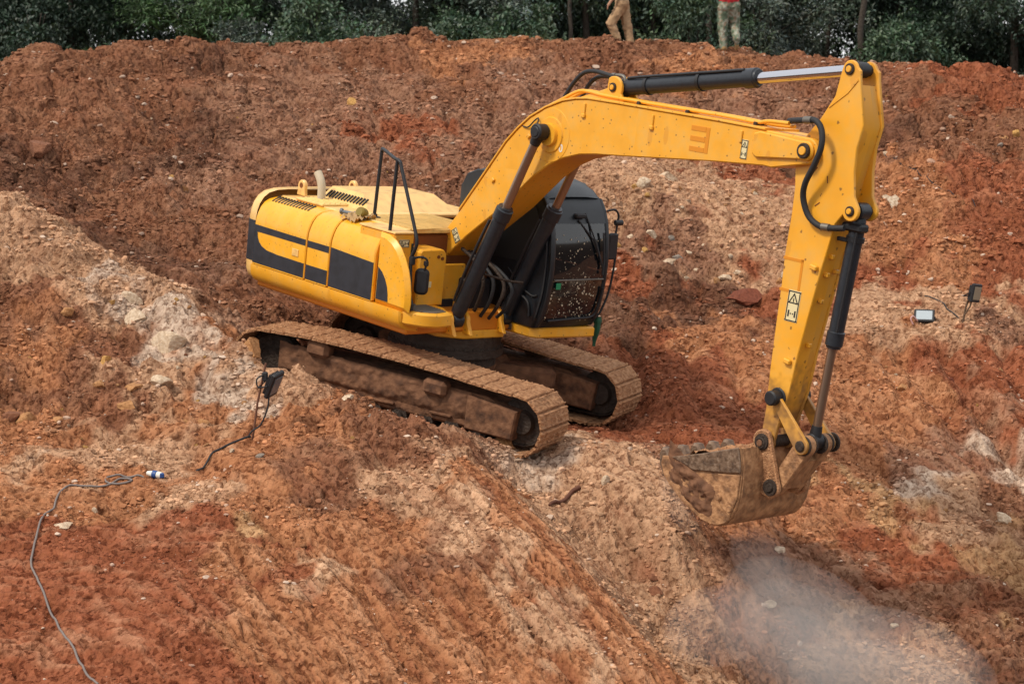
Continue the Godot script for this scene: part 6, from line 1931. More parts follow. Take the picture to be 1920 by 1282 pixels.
func make_forest() -> void:
	var fine := leaf_clump(1, 14, 0.17, 0.10, 0.020)
	var broad := leaf_clump(2, 12, 0.19, 0.125, 0.030)
	var feather := leaf_clump(3, 18, 0.20, 0.16, 0.014)
	var rng := RandomNumberGenerator.new()
	rng.seed = 21
	var order := ["first", "second", "third", "fourth", "fifth", "sixth", "seventh", "eighth", "ninth", "tenth", "eleventh", "twelfth", "thirteenth", "fourteenth", "fifteenth", "sixteenth"]
	# shrubs close behind the crest, left to right
	var kinds := ["dark", "dark", "bright", "bright", "grey", "mid", "grey", "mid", "mid", "grey", "mid", "grey", "dark", "mid", "dark", "dark"]
	var words := {"dark": "deep green dense shrub", "bright": "bright green feathery shrub", "grey": "grey green small-leaved shrub", "mid": "mid green leafy shrub"}
	var greens := {"dark": Color(0.026, 0.050, 0.030), "bright": Color(0.058, 0.115, 0.040), "grey": Color(0.085, 0.115, 0.09), "mid": Color(0.055, 0.098, 0.054)}
	var shapes := {"dark": broad, "bright": feather, "grey": fine, "mid": broad}
	var shown := -1
	for k in 16:
		if k in [3, 6, 9, 12, 14]:
			continue
		shown += 1
		var kind: String = kinds[k]
		var x := -12.6 + k * 1.62 + rng.randf_range(-0.3, 0.3)
		var z := -39.6 - rng.randf() * 1.6
		make_tree("shrub", "%s behind the bank crest, %s shrub from the left" % [words[kind], order[shown]], "shrub", Vector3(x, ground_at(x, z) - 0.02, z), rng.randf_range(0.9, 2.3), 0.15, rng.randf_range(0.8, 1.3), 0.028, 430, shapes[kind], greens[kind], 400 + k, "shrubs behind the bank crest")
	# trees further in
	for k in 15:
		var kind: String = ["dark", "dark", "dark", "bright", "grey", "grey", "mid", "grey", "mid", "mid", "grey", "dark", "mid", "dark", "dark"][k]
		var x := -14.0 + k * 1.95 + rng.randf_range(-0.5, 0.5)
		var z := -42.6 - rng.randf() * 1.6
		make_tree("tree", "%s with slim trunk behind the shrubs, %s tree from the left" % [{"dark": "deep green dense tree", "bright": "bright green feathery tree", "grey": "grey green open tree", "mid": "mid green leafy tree"}[kind], order[k]], "tree", Vector3(x, ground_at(x, z) - 0.05, z), rng.randf_range(5.5, 8.0), 0.7, 2.2, rng.randf_range(0.06, 0.11), 1900, shapes[kind], greens[kind], 500 + k, "trees behind the bank")
	for k in 13:
		var kind: String = ["dark", "dark", "dark", "mid", "grey", "mid", "grey", "mid", "grey", "mid", "dark", "dark", "dark"][k]
		var x := -19.0 + k * 3.1 + rng.randf_range(-0.6, 0.6)
		var z := -47.5 - rng.randf() * 2.5
		make_tree("tall_tree", "tall %s green tree deep in the wood, %s of the rear row from the left" % [{"dark": "dark", "mid": "mid", "grey": "greyish"}[kind], order[k]], "tree", Vector3(x, 3.0, z), rng.randf_range(8.0, 10.0), 0.3, 3.4, 0.16, 3200, broad, greens[kind], 600 + k, "rear row of trees")
	for k in 11:
		var kind: String = ["dark", "dark", "mid", "dark", "grey", "dark", "mid", "dark", "dark", "mid", "dark"][k]
		var x := -17.0 + k * 3.4 + rng.randf_range(-0.5, 0.5)
		var z := -45.3 - rng.randf() * 0.8
		make_tree("thicket_bush", "%s bush filling the gap under the trees, %s such bush from the left" % [{"dark": "tall deep green", "mid": "tall mid green", "grey": "tall greyish"}[kind], order[k]], "bush", Vector3(x, ground_at(x, z) - 0.05, z), rng.randf_range(2.8, 3.8), 0.1, 2.0, 0.035, 1100, broad, greens[kind], 700 + k, "bushes under the trees")
	# bare trunks that show between the leaves
	for q: Array in [[1322, 0.075, "slim grey bare trunk standing between the two people"], [1605, 0.075, "leaning brown bare trunk above the arm of the machine"], [1065, 0.05, "thin bare trunk left of the person in tan trousers"]]:
		var z := -41.0
		var x: float = (q[0] - 960.0) / 3403.0 * 40.9
		var s := Shape.new()
		var y := ground_at(x, z)
		s.tube(curve([Vector3(0, -0.3, 0), Vector3(0.05, 0.7, 0), Vector3(0.02, 1.3, 0), Vector3(0.12, 2.5, 0.05), Vector3(-0.05, 5.0, 0.1), Vector3(0.1, 7.5, 0.0)], 0.3), q[1], 10, q[1] * 0.5)
		s.tube([Vector3(0.02, 2.4, 0.0), Vector3(0.5, 3.2, 0.1), Vector3(0.8, 4.4, 0.2)], q[1] * 0.4, 6, q[1] * 0.15)
		s.tube([Vector3(0.02, 3.2, 0.0), Vector3(-0.5, 4.0, 0.1), Vector3(-0.7, 5.0, -0.2)], q[1] * 0.4, 6, q[1] * 0.15)
		var o := thing("bare_tree", q[2], "tree", Vector3(x, y, z), "bare trunks")
		part("trunk", s, M.bark, o)
	# twigs and dry grass on the crest
	var mm := MultiMesh.new()
	mm.transform_format = MultiMesh.TRANSFORM_3D
	mm.use_colors = true
	mm.mesh = leaf_clump(9, 10, 0.05, 0.18, 0.006)
	mm.instance_count = 500
	for i in 500:
		var z := -37.2 - rng.randf() * 2.0
		var x := rng.randf_range(-12.0, 12.0)
		mm.set_instance_transform(i, Transform3D(Basis(Vector3.UP, rng.randf() * TAU).scaled(Vector3.ONE * rng.randf_range(0.5, 1.4)), Vector3(x, ground_at(x, z) + 0.03, z)))
		var d := rng.randf_range(0.6, 1.2)
		mm.set_instance_color(i, Color(0.06 * d, 0.10 * d, 0.035 * d))
	var g := MultiMeshInstance3D.new()
	g.name = "grass"
	g.multimesh = mm
	g.material_override = M.leaf
	add_child(g, true)
	tag(g, "tufts of grass and weeds along the back of the bank crest", "grass", "", "stuff")


# ---------------------------------------------------------------- rocks
func make_rocks() -> void:
	# place, half width, height share, depth share, turn about the view, kind, sunk share, label
	var list := [
		[Vector3(-3.99, 0.87, -20.90), 0.223, 0.8, 0.8, 0.2, "pale", 0.35, "largest pale whitish boulder half buried in the near mound slope"],
		[Vector3(-4.42, 1.13, -21.28), 0.151, 0.9, 0.8, 0.5, "pale", 0.3, "pale blocky boulder just above the largest one on the near mound"],
		[Vector3(-4.55, 1.36, -21.63), 0.141, 0.45, 0.7, -0.6, "pale", 0.3, "flat tilted pale slab above the boulders on the near mound"],
		[Vector3(-3.93, 0.45, -20.07), 0.120, 0.85, 0.9, 0.1, "pale", 0.2, "rough pale chunk beside the tan stones on the near mound"],
		[Vector3(-4.22, 0.42, -20.02), 0.155, 0.55, 0.8, 0.3, "tan", 0.3, "wide flat tan stone left of the rough pale chunk"],
		[Vector3(-5.34, 0.21, -19.65), 0.141, 0.75, 0.8, 0.0, "tan", 0.3, "blocky tan stone beside the left edge of the near mound"],
		[Vector3(-5.55, 0.30, -19.66), 0.141, 0.6, 0.8, 0.2, "brown", 0.35, "brown clod beside the blocky tan stone at the left edge"],
		[Vector3(-4.64, 0.63, -20.42), 0.085, 1.1, 0.9, 0.4, "yellowish", 0.2, "upright yellowish stone standing alone on the near mound"],
		[Vector3(-5.25, 1.15, -21.22), 0.088, 0.9, 0.9, 0.1, "tan", 0.3, "small tan stone on the upper left mound slope"],
		[Vector3(-4.27, 0.31, -19.79), 0.118, 0.6, 0.8, 0.0, "tan", 0.35, "low tan stone under the wide flat tan stone"],
		[Vector3(-4.61, 0.38, -19.98), 0.083, 0.8, 0.8, 0.0, "tan", 0.3, "rounded tan stone left of the wide flat tan stone"],
		[Vector3(-3.60, 0.31, -19.64), 0.105, 0.5, 0.8, 0.1, "tan", 0.35, "flat tan stone on the edge of the cable ledge"],
		[Vector3(-3.37, 0.27, -19.52), 0.076, 0.6, 0.8, 0.0, "tan", 0.3, "small flat tan stone nearest the lamp stake on the mound"],
		[Vector3(-3.43, 0.15, -19.20), 0.075, 0.7, 0.8, 0.0, "brown", 0.25, "red brown stone lying on the cable ledge"],
		[Vector3(-4.98, 0.18, -19.57), 0.076, 0.55, 0.8, 0.0, "tan", 0.3, "low tan stone right of the blocky tan stone"],
		[Vector3(-1.81, 0.39, -19.70), 0.076, 0.6, 0.8, 0.0, "pale", 0.2, "small white stone in front of the near crawler track"],
		[Vector3(-1.53, 0.31, -19.44), 0.070, 0.8, 0.8, 0.0, "grey", 0.2, "small grey stone in front of the near crawler track"],
		[Vector3(-2.59, -0.08, -18.32), 0.049, 0.8, 0.8, 0.0, "grey", 0.2, "small grey stone below the near floodlight stake"],
		[Vector3(-2.48, 0.13, -22.67), 0.108, 0.5, 0.8, -0.3, "pale", 0.3, "flat pale stone on the ridge by the track's rear end"],
		[Vector3(-3.02, 0.94, -20.76), 0.160, 0.9, 0.9, 0.2, "tan", 0.4, "rounded tan clod heaped against the rear of the near track"],
		[Vector3(-0.07, -0.18, -19.96), 0.155, 0.6, 0.8, 0.1, "tan", 0.35, "broken tan lump under the front of the near track"],
		[Vector3(0.12, -0.20, -20.30), 0.097, 0.7, 0.8, 0.3, "pale", 0.3, "pale lump wedged under the front of the near track"],
		[Vector3(-2.82, 3.42, -32.52), 0.104, 1.25, 0.8, 0.3, "yellowish", 0.3, "yellowish upright stone high on the far bank above the engine house"],
		[Vector3(-7.55, 2.80, -29.08), 0.255, 0.62, 0.8, 0.0, "brown", 0.35, "big brown boulder at the left foot of the far bank"],
		[Vector3(-5.31, 2.37, -28.24), 0.074, 0.85, 0.8, 0.0, "yellowish", 0.2, "left stone of the pair behind the engine house"],
		[Vector3(-5.09, 2.31, -27.99), 0.098, 0.85, 0.8, 0.3, "tan", 0.2, "right and larger stone of the pair behind the engine house"],
		[Vector3(2.36, 2.41, -28.12), 0.198, 0.8, 0.7, 0.2, "pale", 0.4, "big dusty pale boulder on the spoil heap right of the cab"],
		[Vector3(1.98, 2.29, -27.44), 0.129, 0.9, 0.7, 0.2, "pale", 0.35, "dusty pale stone left of the big pale boulder"],
		[Vector3(1.53, 2.24, -27.21), 0.104, 0.5, 0.7, -0.4, "pale", 0.25, "thin pale stone close to the cab roof"],
		[Vector3(1.76, 1.70, -26.32), 0.155, 0.55, 0.7, -0.7, "pale", 0.25, "long pale stone leaning beside the cab mirror"],
		[Vector3(2.03, 1.65, -26.30), 0.085, 0.7, 0.7, -0.5, "pale", 0.2, "pale stone right of the long leaning one"],
		[Vector3(2.32, 1.68, -26.40), 0.078, 0.7, 0.7, 0.0, "grey", 0.2, "bluish grey stone in the middle of the spoil heap"],
		[Vector3(2.35, 1.42, -25.92), 0.107, 0.9, 0.7, -0.4, "grey", 0.2, "grey angular block below the bluish grey stone"],
		[Vector3(2.55, 1.45, -26.01), 0.069, 0.45, 0.7, -0.5, "pale", 0.2, "thin pale flake right of the grey angular block"],
		[Vector3(2.21, 1.24, -25.55), 0.106, 0.6, 0.7, 0.2, "pale", 0.25, "pale double stone above the dark cut bank"],
		[Vector3(2.46, 1.22, -25.57), 0.060, 0.9, 0.7, 0.0, "pale", 0.2, "small pale stone between the double stone and the arm"],
		[Vector3(2.63, 1.32, -25.79), 0.046, 0.6, 0.7, 0.0, "pale", 0.2, "tiny white stone above the cut bank"],
		[Vector3(2.83, 1.62, -26.35), 0.093, 0.6, 0.7, -0.6, "pale", 0.25, "tilted pale stone on the right flank of the spoil heap"],
		[Vector3(3.01, 1.15, -25.54), 0.106, 0.6, 0.7, -0.4, "pale", 0.25, "white wedge stone at the foot of the spoil heap"],
		[Vector3(3.20, 1.17, -25.56), 0.075, 0.5, 0.7, 0.0, "pale", 0.25, "low white stone right of the white wedge"],
		[Vector3(1.60, 1.37, -25.67), 0.068, 1.0, 0.7, 0.2, "pale", 0.2, "white pointed stone just right of the cab"],
		[Vector3(1.52, 1.60, -26.11), 0.054, 1.2, 0.7, 0.0, "yellowish", 0.2, "yellowish stone hidden beside the cab mirror"],
		[Vector3(3.25, 0.88, -25.12), 0.327, 0.40, 0.6, 0.05, "red", 0.3, "large red block of hard earth left of the arm"],
		[Vector3(3.78, 1.11, -25.43), 0.053, 1.3, 0.7, 0.0, "tan", 0.2, "small tan stone touching the left edge of the arm"],
		[Vector3(7.27, 3.16, -30.16), 0.070, 0.5, 0.7, 0.4, "pale", 0.2, "small white stone on the upper right bank"],
		[Vector3(6.69, 3.17, -30.63), 0.054, 0.9, 0.8, 0.0, "tan", 0.2, "small round stone right of the arm top"],
		[Vector3(7.96, 2.98, -29.47), 0.095, 0.6, 0.7, 0.1, "tan", 0.25, "tan stone on the right bank left of the yellowish one"],
		[Vector3(8.16, 3.00, -29.50), 0.078, 1.0, 0.7, 0.0, "yellowish", 0.2, "yellowish stone at the right edge of the far bank"],
		[Vector3(7.86, 2.92, -29.32), 0.051, 0.9, 0.8, 0.0, "grey", 0.2, "tiny grey stone under the tan stone on the right bank"],
		[Vector3(6.72, 3.00, -29.96), 0.079, 0.6, 0.7, -0.5, "yellowish", 0.3, "yellowish flake in the dark streak right of the arm"],
		[Vector3(6.05, 2.75, -29.48), 0.069, 0.8, 0.8, 0.0, "pale", 0.1, "white stone lying against the arm's right edge"],
		[Vector3(6.54, 0.89, -24.55), 0.094, 0.75, 0.8, 0.1, "brown", 0.25, "brown stone behind the right floodlight stake"],
		[Vector3(5.57, 0.23, -22.74), 0.068, 0.85, 0.8, 0.0, "red", 0.2, "dark red block in the rill below the bench"],
		[Vector3(4.93, 0.14, -22.55), 0.087, 0.7, 0.8, 0.2, "tan", 0.25, "tan stone on the slope right of the bucket cylinder"],
		[Vector3(5.56, -1.03, -20.08), 0.109, 0.65, 0.8, -0.4, "pale", 0.25, "pale boulder on the lower right slope"],
		[Vector3(1.02, -0.49, -19.21), 0.052, 1.5, 0.8, 0.1, "pale", 0.2, "pale upright stone on the spur left of the bucket"],
		[Vector3(2.65, -1.48, -18.08), 0.071, 0.8, 0.8, 0.1, "pale", 0.2, "pale stone in the dust below the bucket"],
		[Vector3(3.95, -1.73, -18.13), 0.050, 0.9, 0.8, 0.0, "pale", 0.2, "white stone on the pit slope at lower right"],
		[Vector3(2.89, -1.11, -18.96), 0.080, 0.6, 0.8, -0.6, "pale", 0.25, "long pale stone on the slope under the bucket"],
		[Vector3(-4.35, -0.38, -17.21), 0.104, 0.25, 0.8, 0.0, "pale", 0.4, "flat pale stone set in the red cut beside the cable"],
		[Vector3(-4.13, -0.29, -17.54), 0.037, 0.9, 0.8, 0.0, "pale", 0.2, "tiny pale stone beside the coil of cable"],
		[Vector3(1.46, -1.22, -17.89), 0.076, 0.8, 0.8, 0.0, "brown", 0.25, "brown clod on the spur below the root"],
		[Vector3(1.45, -1.13, -18.05), 0.060, 0.8, 0.8, 0.0, "brown", 0.25, "upper of two brown clods on the spur"],
	]
	for k in list.size():
		var q: Array = list[k]
		var p: Vector3 = q[0]
		var r: float = q[1] * 1.08
		var o := single("rock", rock_mesh(1000 + k * 7, Vector3(r, r * q[2], r * q[3]), 10, 3 if r > 0.08 else 2), M["rock_" + q[5]], q[7], "rock")
		o.position = Vector3(p.x, ground_at(p.x, p.z) + r * q[2] * (0.58 - 1.7 * q[6]), p.z)
		o.rotation = Vector3(0.25, k * 1.3 * 0.0, q[4])
	# many small stones the eye can still pick out
	var rng := RandomNumberGenerator.new()
	rng.seed = 808
	var meshes := []
	for k in 6:
		meshes.append(rock_mesh(1800 + k, Vector3(1.0, 0.7, 0.85), 8, 2))
	for area: Array in [
		["stones scattered over the far bank", "small stone embedded in the brown face of the far bank", -10.0, 10.0, -34.5, -28.5, 60, 0.025, 0.055],
		["stones scattered on the near mound", "small stone lying among clods on the near mound", -5.6, -1.0, -22.0, -18.6, 50, 0.025, 0.055],
		["stones on the right slope", "small stone lying on the right hand slope under the bench", 3.4, 6.6, -23.5, -18.5, 30, 0.02, 0.04],
		["stones on the spoil heap", "small stone strewn over the spoil heap right of the cab", 1.7, 4.0, -28.0, -25.2, 44, 0.03, 0.075]]:
		for k in area[6]:
			var x := rng.randf_range(area[2], area[3])
			var z := rng.randf_range(area[4], area[5])
			var r: float = lerpf(area[7], area[8], pow(rng.randf(), 2.0))
			var o := single("stone", meshes[rng.randi() % 6], M["rock_" + ["pale", "tan", "tan", "brown", "yellowish"][rng.randi() % 5]], area[1], "stone", Vector3(x, ground_at(x, z) + r * 0.1, z), area[0])
			o.scale = Vector3.ONE * r
			o.rotation = Vector3(rng.randf() * 6, rng.randf() * 6, rng.randf() * 6)


# ---------------------------------------------------------------- lamps, cables and small things
func lay(points: Array, lift: float) -> Array:
	var raw := curve(points, 0.06)
	var out := []
	for p: Vector3 in raw:
		out.append(Vector3(p.x, ground_at(p.x, p.z) + lift, p.z))
	# a cable bridges the small dips
	for pass_ in 2:
		var next := out.duplicate()
		for i in range(1, out.size() - 1):
			next[i].y = maxf(out[i].y, (out[i - 1].y + out[i + 1].y) / 2.0)
		out = next
	return out


func floodlight(parent: Node3D, at: Vector3, turn: Basis, w: float, h: float, lens: Material) -> void:
	var s := Shape.new()
	s.box(at, Vector3(w, h, 0.05), 0.012, turn)
	for k in 7:
		s.box(at + turn * Vector3((k - 3) * w * 0.13, 0, -0.04), Vector3(0.008, h * 0.8, 0.04), 0.002, turn)
	s.box(at + turn * Vector3(0, -h * 0.1, -0.07), Vector3(w * 0.4, h * 0.35, 0.03), 0.006, turn)
	var o := part("lamp_housing", s, M.black, parent)
	s = Shape.new()
	s.box(at + turn * Vector3(0, 0, 0.0265), Vector3(w * 0.78, h * 0.70, 0.006), 0.002, turn)
	part("lamp_glass", s, lens, o)
	s = Shape.new()
	var a := turn * Vector3(w * 0.52, 0, -0.02)
	var b := turn * Vector3(0, -h * 0.25, -0.13)
	s.tube([at + a, at + a * 1.05 + b, at - a * 1.05 + b * 1.0, at - turn * Vector3(w * 0.52, 0, 0.02)], 0.009, 6)
	part("bracket", s, M.black, parent)


func make_small_things() -> void:
	var lens_sky_sheen := mat(Color(0.66, 0.70, 0.72), 0.2)  # reflected sky is put into the glass colour as a pale tone
	var lens_dark := mat(Color(0.30, 0.36, 0.40), 0.15)
	# near floodlight on its iron stake
	var base: Vector3 = Vector3(-2.77, 0.02, -18.88)
	var at := Vector3(base.x, ground_at(base.x, base.z), base.z)
	var o := thing("floodlight", "black floodlight with dangling cable on a rusty stake in the near mound", "floodlight", at)
	var s := Shape.new()
	s.tube([Vector3(0, -0.15, 0), Vector3(0.08, 0.38, 0.0), Vector3(0.175, 0.80, -0.01)], 0.012, 8)
	part("stake", s, mat(Color(0.42, 0.27, 0.20), 0.85), o)
	floodlight(o, Vector3(0.265, 0.58, 0.03), Basis(Vector3(0.42, 0.15, -0.9).normalized(), Vector3(0.42, 0.88, 0.2).normalized(), Vector3(0.42, 0.15, -0.9).normalized().cross(Vector3(0.42, 0.88, 0.2).normalized())).orthonormalized(), 0.20, 0.30, lens_dark)
	s = Shape.new()
	s.box(Vector3(0.165, 0.66, 0.0), Vector3(0.06, 0.10, 0.06), 0.012)
	s.tube(curve([Vector3(0.15, 0.68, 0.03), Vector3(0.085, 0.64, 0.04), Vector3(0.09, 0.56, 0.04), Vector3(0.15, 0.55, 0.04)]), 0.009, 6)
	s.tube(curve([Vector3(0.21, 0.56, 0.05), Vector3(0.20, 0.36, 0.06), Vector3(0.12, 0.16, 0.04), Vector3(0.02, 0.08, 0.03), Vector3(-0.02, 0.02, 0.03)]), 0.010, 6)
	part("lamp_cable", s, M.rubber, o)
	# its cable over the mound
	var grey_cable := mat(Color(0.46, 0.42, 0.40), 0.7)
	s = Shape.new()
	s.tube(lay([Vector3(-2.77, 0.03, -18.90), Vector3(-2.88, 0.03, -18.86), Vector3(-3.01, 0.00, -18.77), Vector3(-3.13, -0.03, -18.65), Vector3(-3.21, -0.07, -18.48), Vector3(-3.28, -0.08, -18.44)], 0.01), 0.011, 6)
	single("cable", s.done(), M.rubber, "short dark cable running from the lamp stake into the soil", "cable")
	s = Shape.new()
	s.tube(lay([Vector3(-3.76, -0.14, -18.25), Vector3(-3.89, -0.13, -18.27), Vector3(-4.03, -0.14, -18.27), Vector3(-4.15, -0.15, -18.23), Vector3(-4.15, -0.17, -18.14), Vector3(-4.05, -0.18, -18.10), Vector3(-3.92, -0.17, -18.14), Vector3(-3.90, -0.15, -18.21), Vector3(-4.02, -0.15, -18.23), Vector3(-4.10, -0.18, -18.10), Vector3(-4.25, -0.19, -18.04), Vector3(-4.38, -0.21, -18.02), Vector3(-4.46, -0.21, -18.00), Vector3(-4.53, -0.24, -17.85), Vector3(-4.55, -0.28, -17.68), Vector3(-4.53, -0.32, -17.48), Vector3(-4.58, -0.37, -17.29), Vector3(-4.58, -0.41, -17.08), Vector3(-4.55, -0.48, -16.83), Vector3(-4.49, -0.59, -16.47), Vector3(-4.40, -0.66, -16.26), Vector3(-4.25, -0.74, -15.94), Vector3(-4.09, -0.81, -15.65), Vector3(-3.93, -0.90, -15.29), Vector3(-3.75, -0.97, -14.94), Vector3(-3.60, -1.03, -14.67), Vector3(-3.42, -1.10, -14.44)], 0.011), 0.0105, 7)
	single("cable", s.done(), grey_cable, "long grey cable snaking down the red cut at lower left", "cable")
	var plug: Vector3 = Vector3(-3.67, -0.14, -18.23)
	o = thing("cable_socket", "white and blue cable socket lying at the end of the long grey cable", "socket", Vector3(plug.x, ground_at(plug.x, plug.z) + 0.035, plug.z))
	var dir := Vector3(0.93, -0.08, 0.33).normalized()
	s = Shape.new()
	s.rod(-dir * 0.085, -dir * 0.015, 0.022, 0.034, 16, 0.004)
	s.rod(dir * 0.03, dir * 0.085, 0.036, 0.034, 16, 0.006)
	part("socket_body", s, M.white, o)
	s = Shape.new()
	s.rod(-dir * 0.018, dir * 0.032, 0.040, 0.040, 16, 0.004)
	s.box(dir * 0.085, Vector3(0.05, 0.05, 0.05), 0.008, Basis(Vector3.UP, 0.3))
	part("socket_collar", s, mat(Color(0.12, 0.27, 0.5), 0.5), o)
	# lamp lying on the bench, and the staked one
	var lp: Vector3 = Vector3(5.52, 0.69, -24.08)
	o = thing("floodlight", "floodlight lying face up on the bench with sky sheen painted pale on its glass", "floodlight", Vector3(lp.x, ground_at(lp.x, lp.z), lp.z))
	var tilt := Basis(Vector3.UP, -0.25) * Basis(Vector3.RIGHT, -0.62)
	floodlight(o, Vector3(0, 0.09, 0), tilt, 0.27, 0.19, lens_sky_sheen)
	s = Shape.new()
	s.tube(curve([Vector3(-0.10, 0.03, 0.05), Vector3(-0.17, 0.10, 0.08), Vector3(-0.20, 0.06, 0.10), Vector3(-0.17, -0.01, 0.10)]), 0.012, 6)
	part("lamp_cable", s, mat(Color(0.75, 0.58, 0.55), 0.6), o)
	lp = Vector3(6.03, 0.71, -24.12)
	o = thing("floodlight", "grey floodlight on a crooked stake at the bench edge", "floodlight", Vector3(lp.x, ground_at(lp.x, lp.z), lp.z))
	s = Shape.new()
	s.tube([Vector3(0, -0.12, 0), Vector3(0.05, 0.2, 0), Vector3(0.10, 0.36, 0), Vector3(0.15, 0.52, 0)], 0.014, 7)
	s.tube([Vector3(0.03, 0.1, 0.02), Vector3(0.10, 0.22, 0.03), Vector3(0.13, 0.34, 0.03)], 0.012, 6)
	part("stake", s, mat(Color(0.35, 0.27, 0.2), 0.85), o)
	floodlight(o, Vector3(0.165, 0.40, 0.05), Basis(Vector3.UP, 0.75) * Basis(Vector3.BACK, -0.12) * Basis(Vector3.RIGHT, 0.1), 0.20, 0.25, mat(Color(0.56, 0.52, 0.44), 0.3))
	s = Shape.new()
	s.tube(lay([Vector3(6.01, 0.72, -24.17), Vector3(5.91, 0.75, -24.33), Vector3(5.85, 0.83, -24.55), Vector3(5.73, 0.89, -24.70), Vector3(5.64, 0.92, -24.78)], 0.008), 0.009, 6)
	single("cable", s.done(), M.rubber, "thin black cable on the bench left of the crooked stake", "cable")
	s = Shape.new()
	s.tube(lay([Vector3(6.01, 2.75, -29.58), Vector3(6.10, 2.68, -28.95), Vector3(6.23, 2.56, -28.57), Vector3(6.42, 2.44, -28.27), Vector3(6.58, 2.28, -27.88), Vector3(6.79, 2.12, -27.55), Vector3(6.97, 2.00, -27.29)], 0.004), 0.007, 6)
	single("cable", s.done(), M.rubber, "thin dark cable slanting down the red bank right of the arm", "cable")
	# pale flake leaning on the red bank
	lp = Vector3(5.77, 2.10, -27.49)
	s = Shape.new()
	s.plate([Vector2(-0.14, 0.22), Vector2(-0.08, 0.24), Vector2(0.0, 0.20), Vector2(0.07, 0.24), Vector2(0.16, 0.12), Vector2(0.15, 0.05), Vector2(0.05, -0.08), Vector2(0.03, -0.22), Vector2(0.0, -0.28), Vector2(-0.05, -0.18), Vector2(-0.09, -0.02)], -0.02, 0.02, 0.012)
	var fl := single("flat_stone", s.done(), M.rock_pale, "thin pointed pale slab leaning on the red bank right of the arm", "stone", Vector3(lp.x, ground_at(lp.x, lp.z) + 0.04, lp.z + 0.06))
	fl.rotation = Vector3(-0.7, 0.1, 0.0)
	# root and pieces of wood
	s = Shape.new()
	s.tube(lay([Vector3(0.40, -0.59, -18.91), Vector3(0.49, -0.59, -19.03), Vector3(0.57, -0.59, -19.12), Vector3(0.66, -0.56, -19.22), Vector3(0.74, -0.54, -19.24)], 0.02), 0.018, 7, 0.026)
	single("root", s.done(), mat(Color(0.36, 0.22, 0.16), 0.9), "broken brown root sticking out of the spur above the pit", "root")
	lp = Vector3(-2.91, 2.43, -28.59)
	s = Shape.new()
	s.box(Vector3.ZERO, Vector3(0.24, 0.03, 0.09), 0.008)
	var wood := single("wood_chip", s.done(), mat(Color(0.68, 0.62, 0.44), 0.8), "pale flat piece of wood on the ground behind the exhaust pipe", "wood", Vector3(lp.x, ground_at(lp.x, lp.z) + 0.03, lp.z))
	wood.rotation = Vector3(0.5, 0.2, 0.1)
	# things left on the machine
	s = Shape.new()
	s.box(Vector3(-0.84, 2.175, 0.97), Vector3(0.30, 0.035, 0.06), 0.01, Basis(Vector3.UP, 0.25))
	s.box(Vector3(-0.70, 2.185, 0.95), Vector3(0.16, 0.05, 0.09), 0.012, Basis(Vector3.UP, -0.3))
	s.rod(Vector3(-0.95, 2.18, 1.0), Vector3(-0.98, 2.18, 1.02), 0.035, 0.035, 10, 0.006)
	var tool := single("hand_tool", s.done(), mat(Color(0.40, 0.42, 0.44), 0.5, 0.4), "grey hand tool left on the engine house roof beside the rail", "tool")
	tool.transform = machine.transform
	s = Shape.new()
	var nn := noise(FastNoiseLite.TYPE_SIMPLEX_SMOOTH, 7.0, 3, 71)
	var rows := []
	for i in 13:
		var row := []
		for j in 13:
			var x := -0.62 + (i - 6) * 0.026
			var z := 1.02 + (j - 6) * 0.024
			var y := 2.155 + 0.035 + nn.get_noise_2d(i * 0.07, j * 0.07) * 0.08 - maxf(0.0, z - 1.04) * 0.35
			row.append(Vector3(x + nn.get_noise_2d(j * 0.06, 3.0) * 0.05, y, z))
		rows.append(row)
	s.sheet(rows)
	var rag := single("rag", s.done(), mat(Color(0.66, 0.53, 0.36), 0.95), "crumpled dusty rag lying on the engine house roof edge", "rag")
	rag.transform = machine.transform
	s = Shape.new()
	s.lathe(Vector3(-0.60, 2.20, 0.94), Vector3(0.2, 0.3, 0.9).normalized(), [[0.0, 0.0], [0.0, 0.055], [0.02, 0.065], [0.10, 0.065], [0.12, 0.05], [0.12, 0.0]], 18)
	var can := single("can", s.done(), mat(Color(0.50, 0.42, 0.14), 0.6), "small olive can lying beside the rag on the engine house roof", "can")
	can.transform = machine.transform
	s = Shape.new()
	rows = []
	for i in 14:
		var row := []
		var t := i / 13.0
		for j in 11:
			var a := TAU * j / 10.0
			var w := 0.022 + 0.028 * sin(PI * minf(t * 1.15, 1.0)) + (0.02 if i < 3 else 0.0)
			w *= 1.0 + 0.35 * sin(a * 3.0 + t * 2.0)
			row.append(Vector3(1.11 + cos(a) * w * 0.6 + 0.01 * sin(t * 5.0), 1.22 - t * 0.36, -1.42 + sin(a) * w))
		rows.append(row)
	s.sheet(rows)
	var gr := single("green_cloth", s.done(), M.cloth_green, "green cloth hanging from the lower corner of the cab", "cloth")
	gr.transform = machine.transform
	# soil heaped in the bucket
	s = Shape.new()
	var n2 := noise(FastNoiseLite.TYPE_SIMPLEX_SMOOTH, 5.0, 4, 72)
	rows = []
	for i in 28:
		var row := []
		for j in 30:
			var x := 4.30 + i * 0.031
			var z := -0.49 + j * 0.0355
			var lip := 0.50 + (x - 4.30) * 0.34
			row.append(Vector3(x, lip - 0.03 + 0.06 * sin(PI * i / 27.0) + n2.get_noise_2d(x, z) * 0.06 + n2.get_noise_2d(x * 4.0, z * 4.0) * 0.025, z))
		row.reverse()
		rows.append(row)
	s.sheet(rows)
	var load_ := single("bucket_soil", s.done(), M.mud, "loose tan soil heaped in the excavator bucket", "soil")
	load_.set_meta("kind", "stuff")
	load_.transform = machine.transform


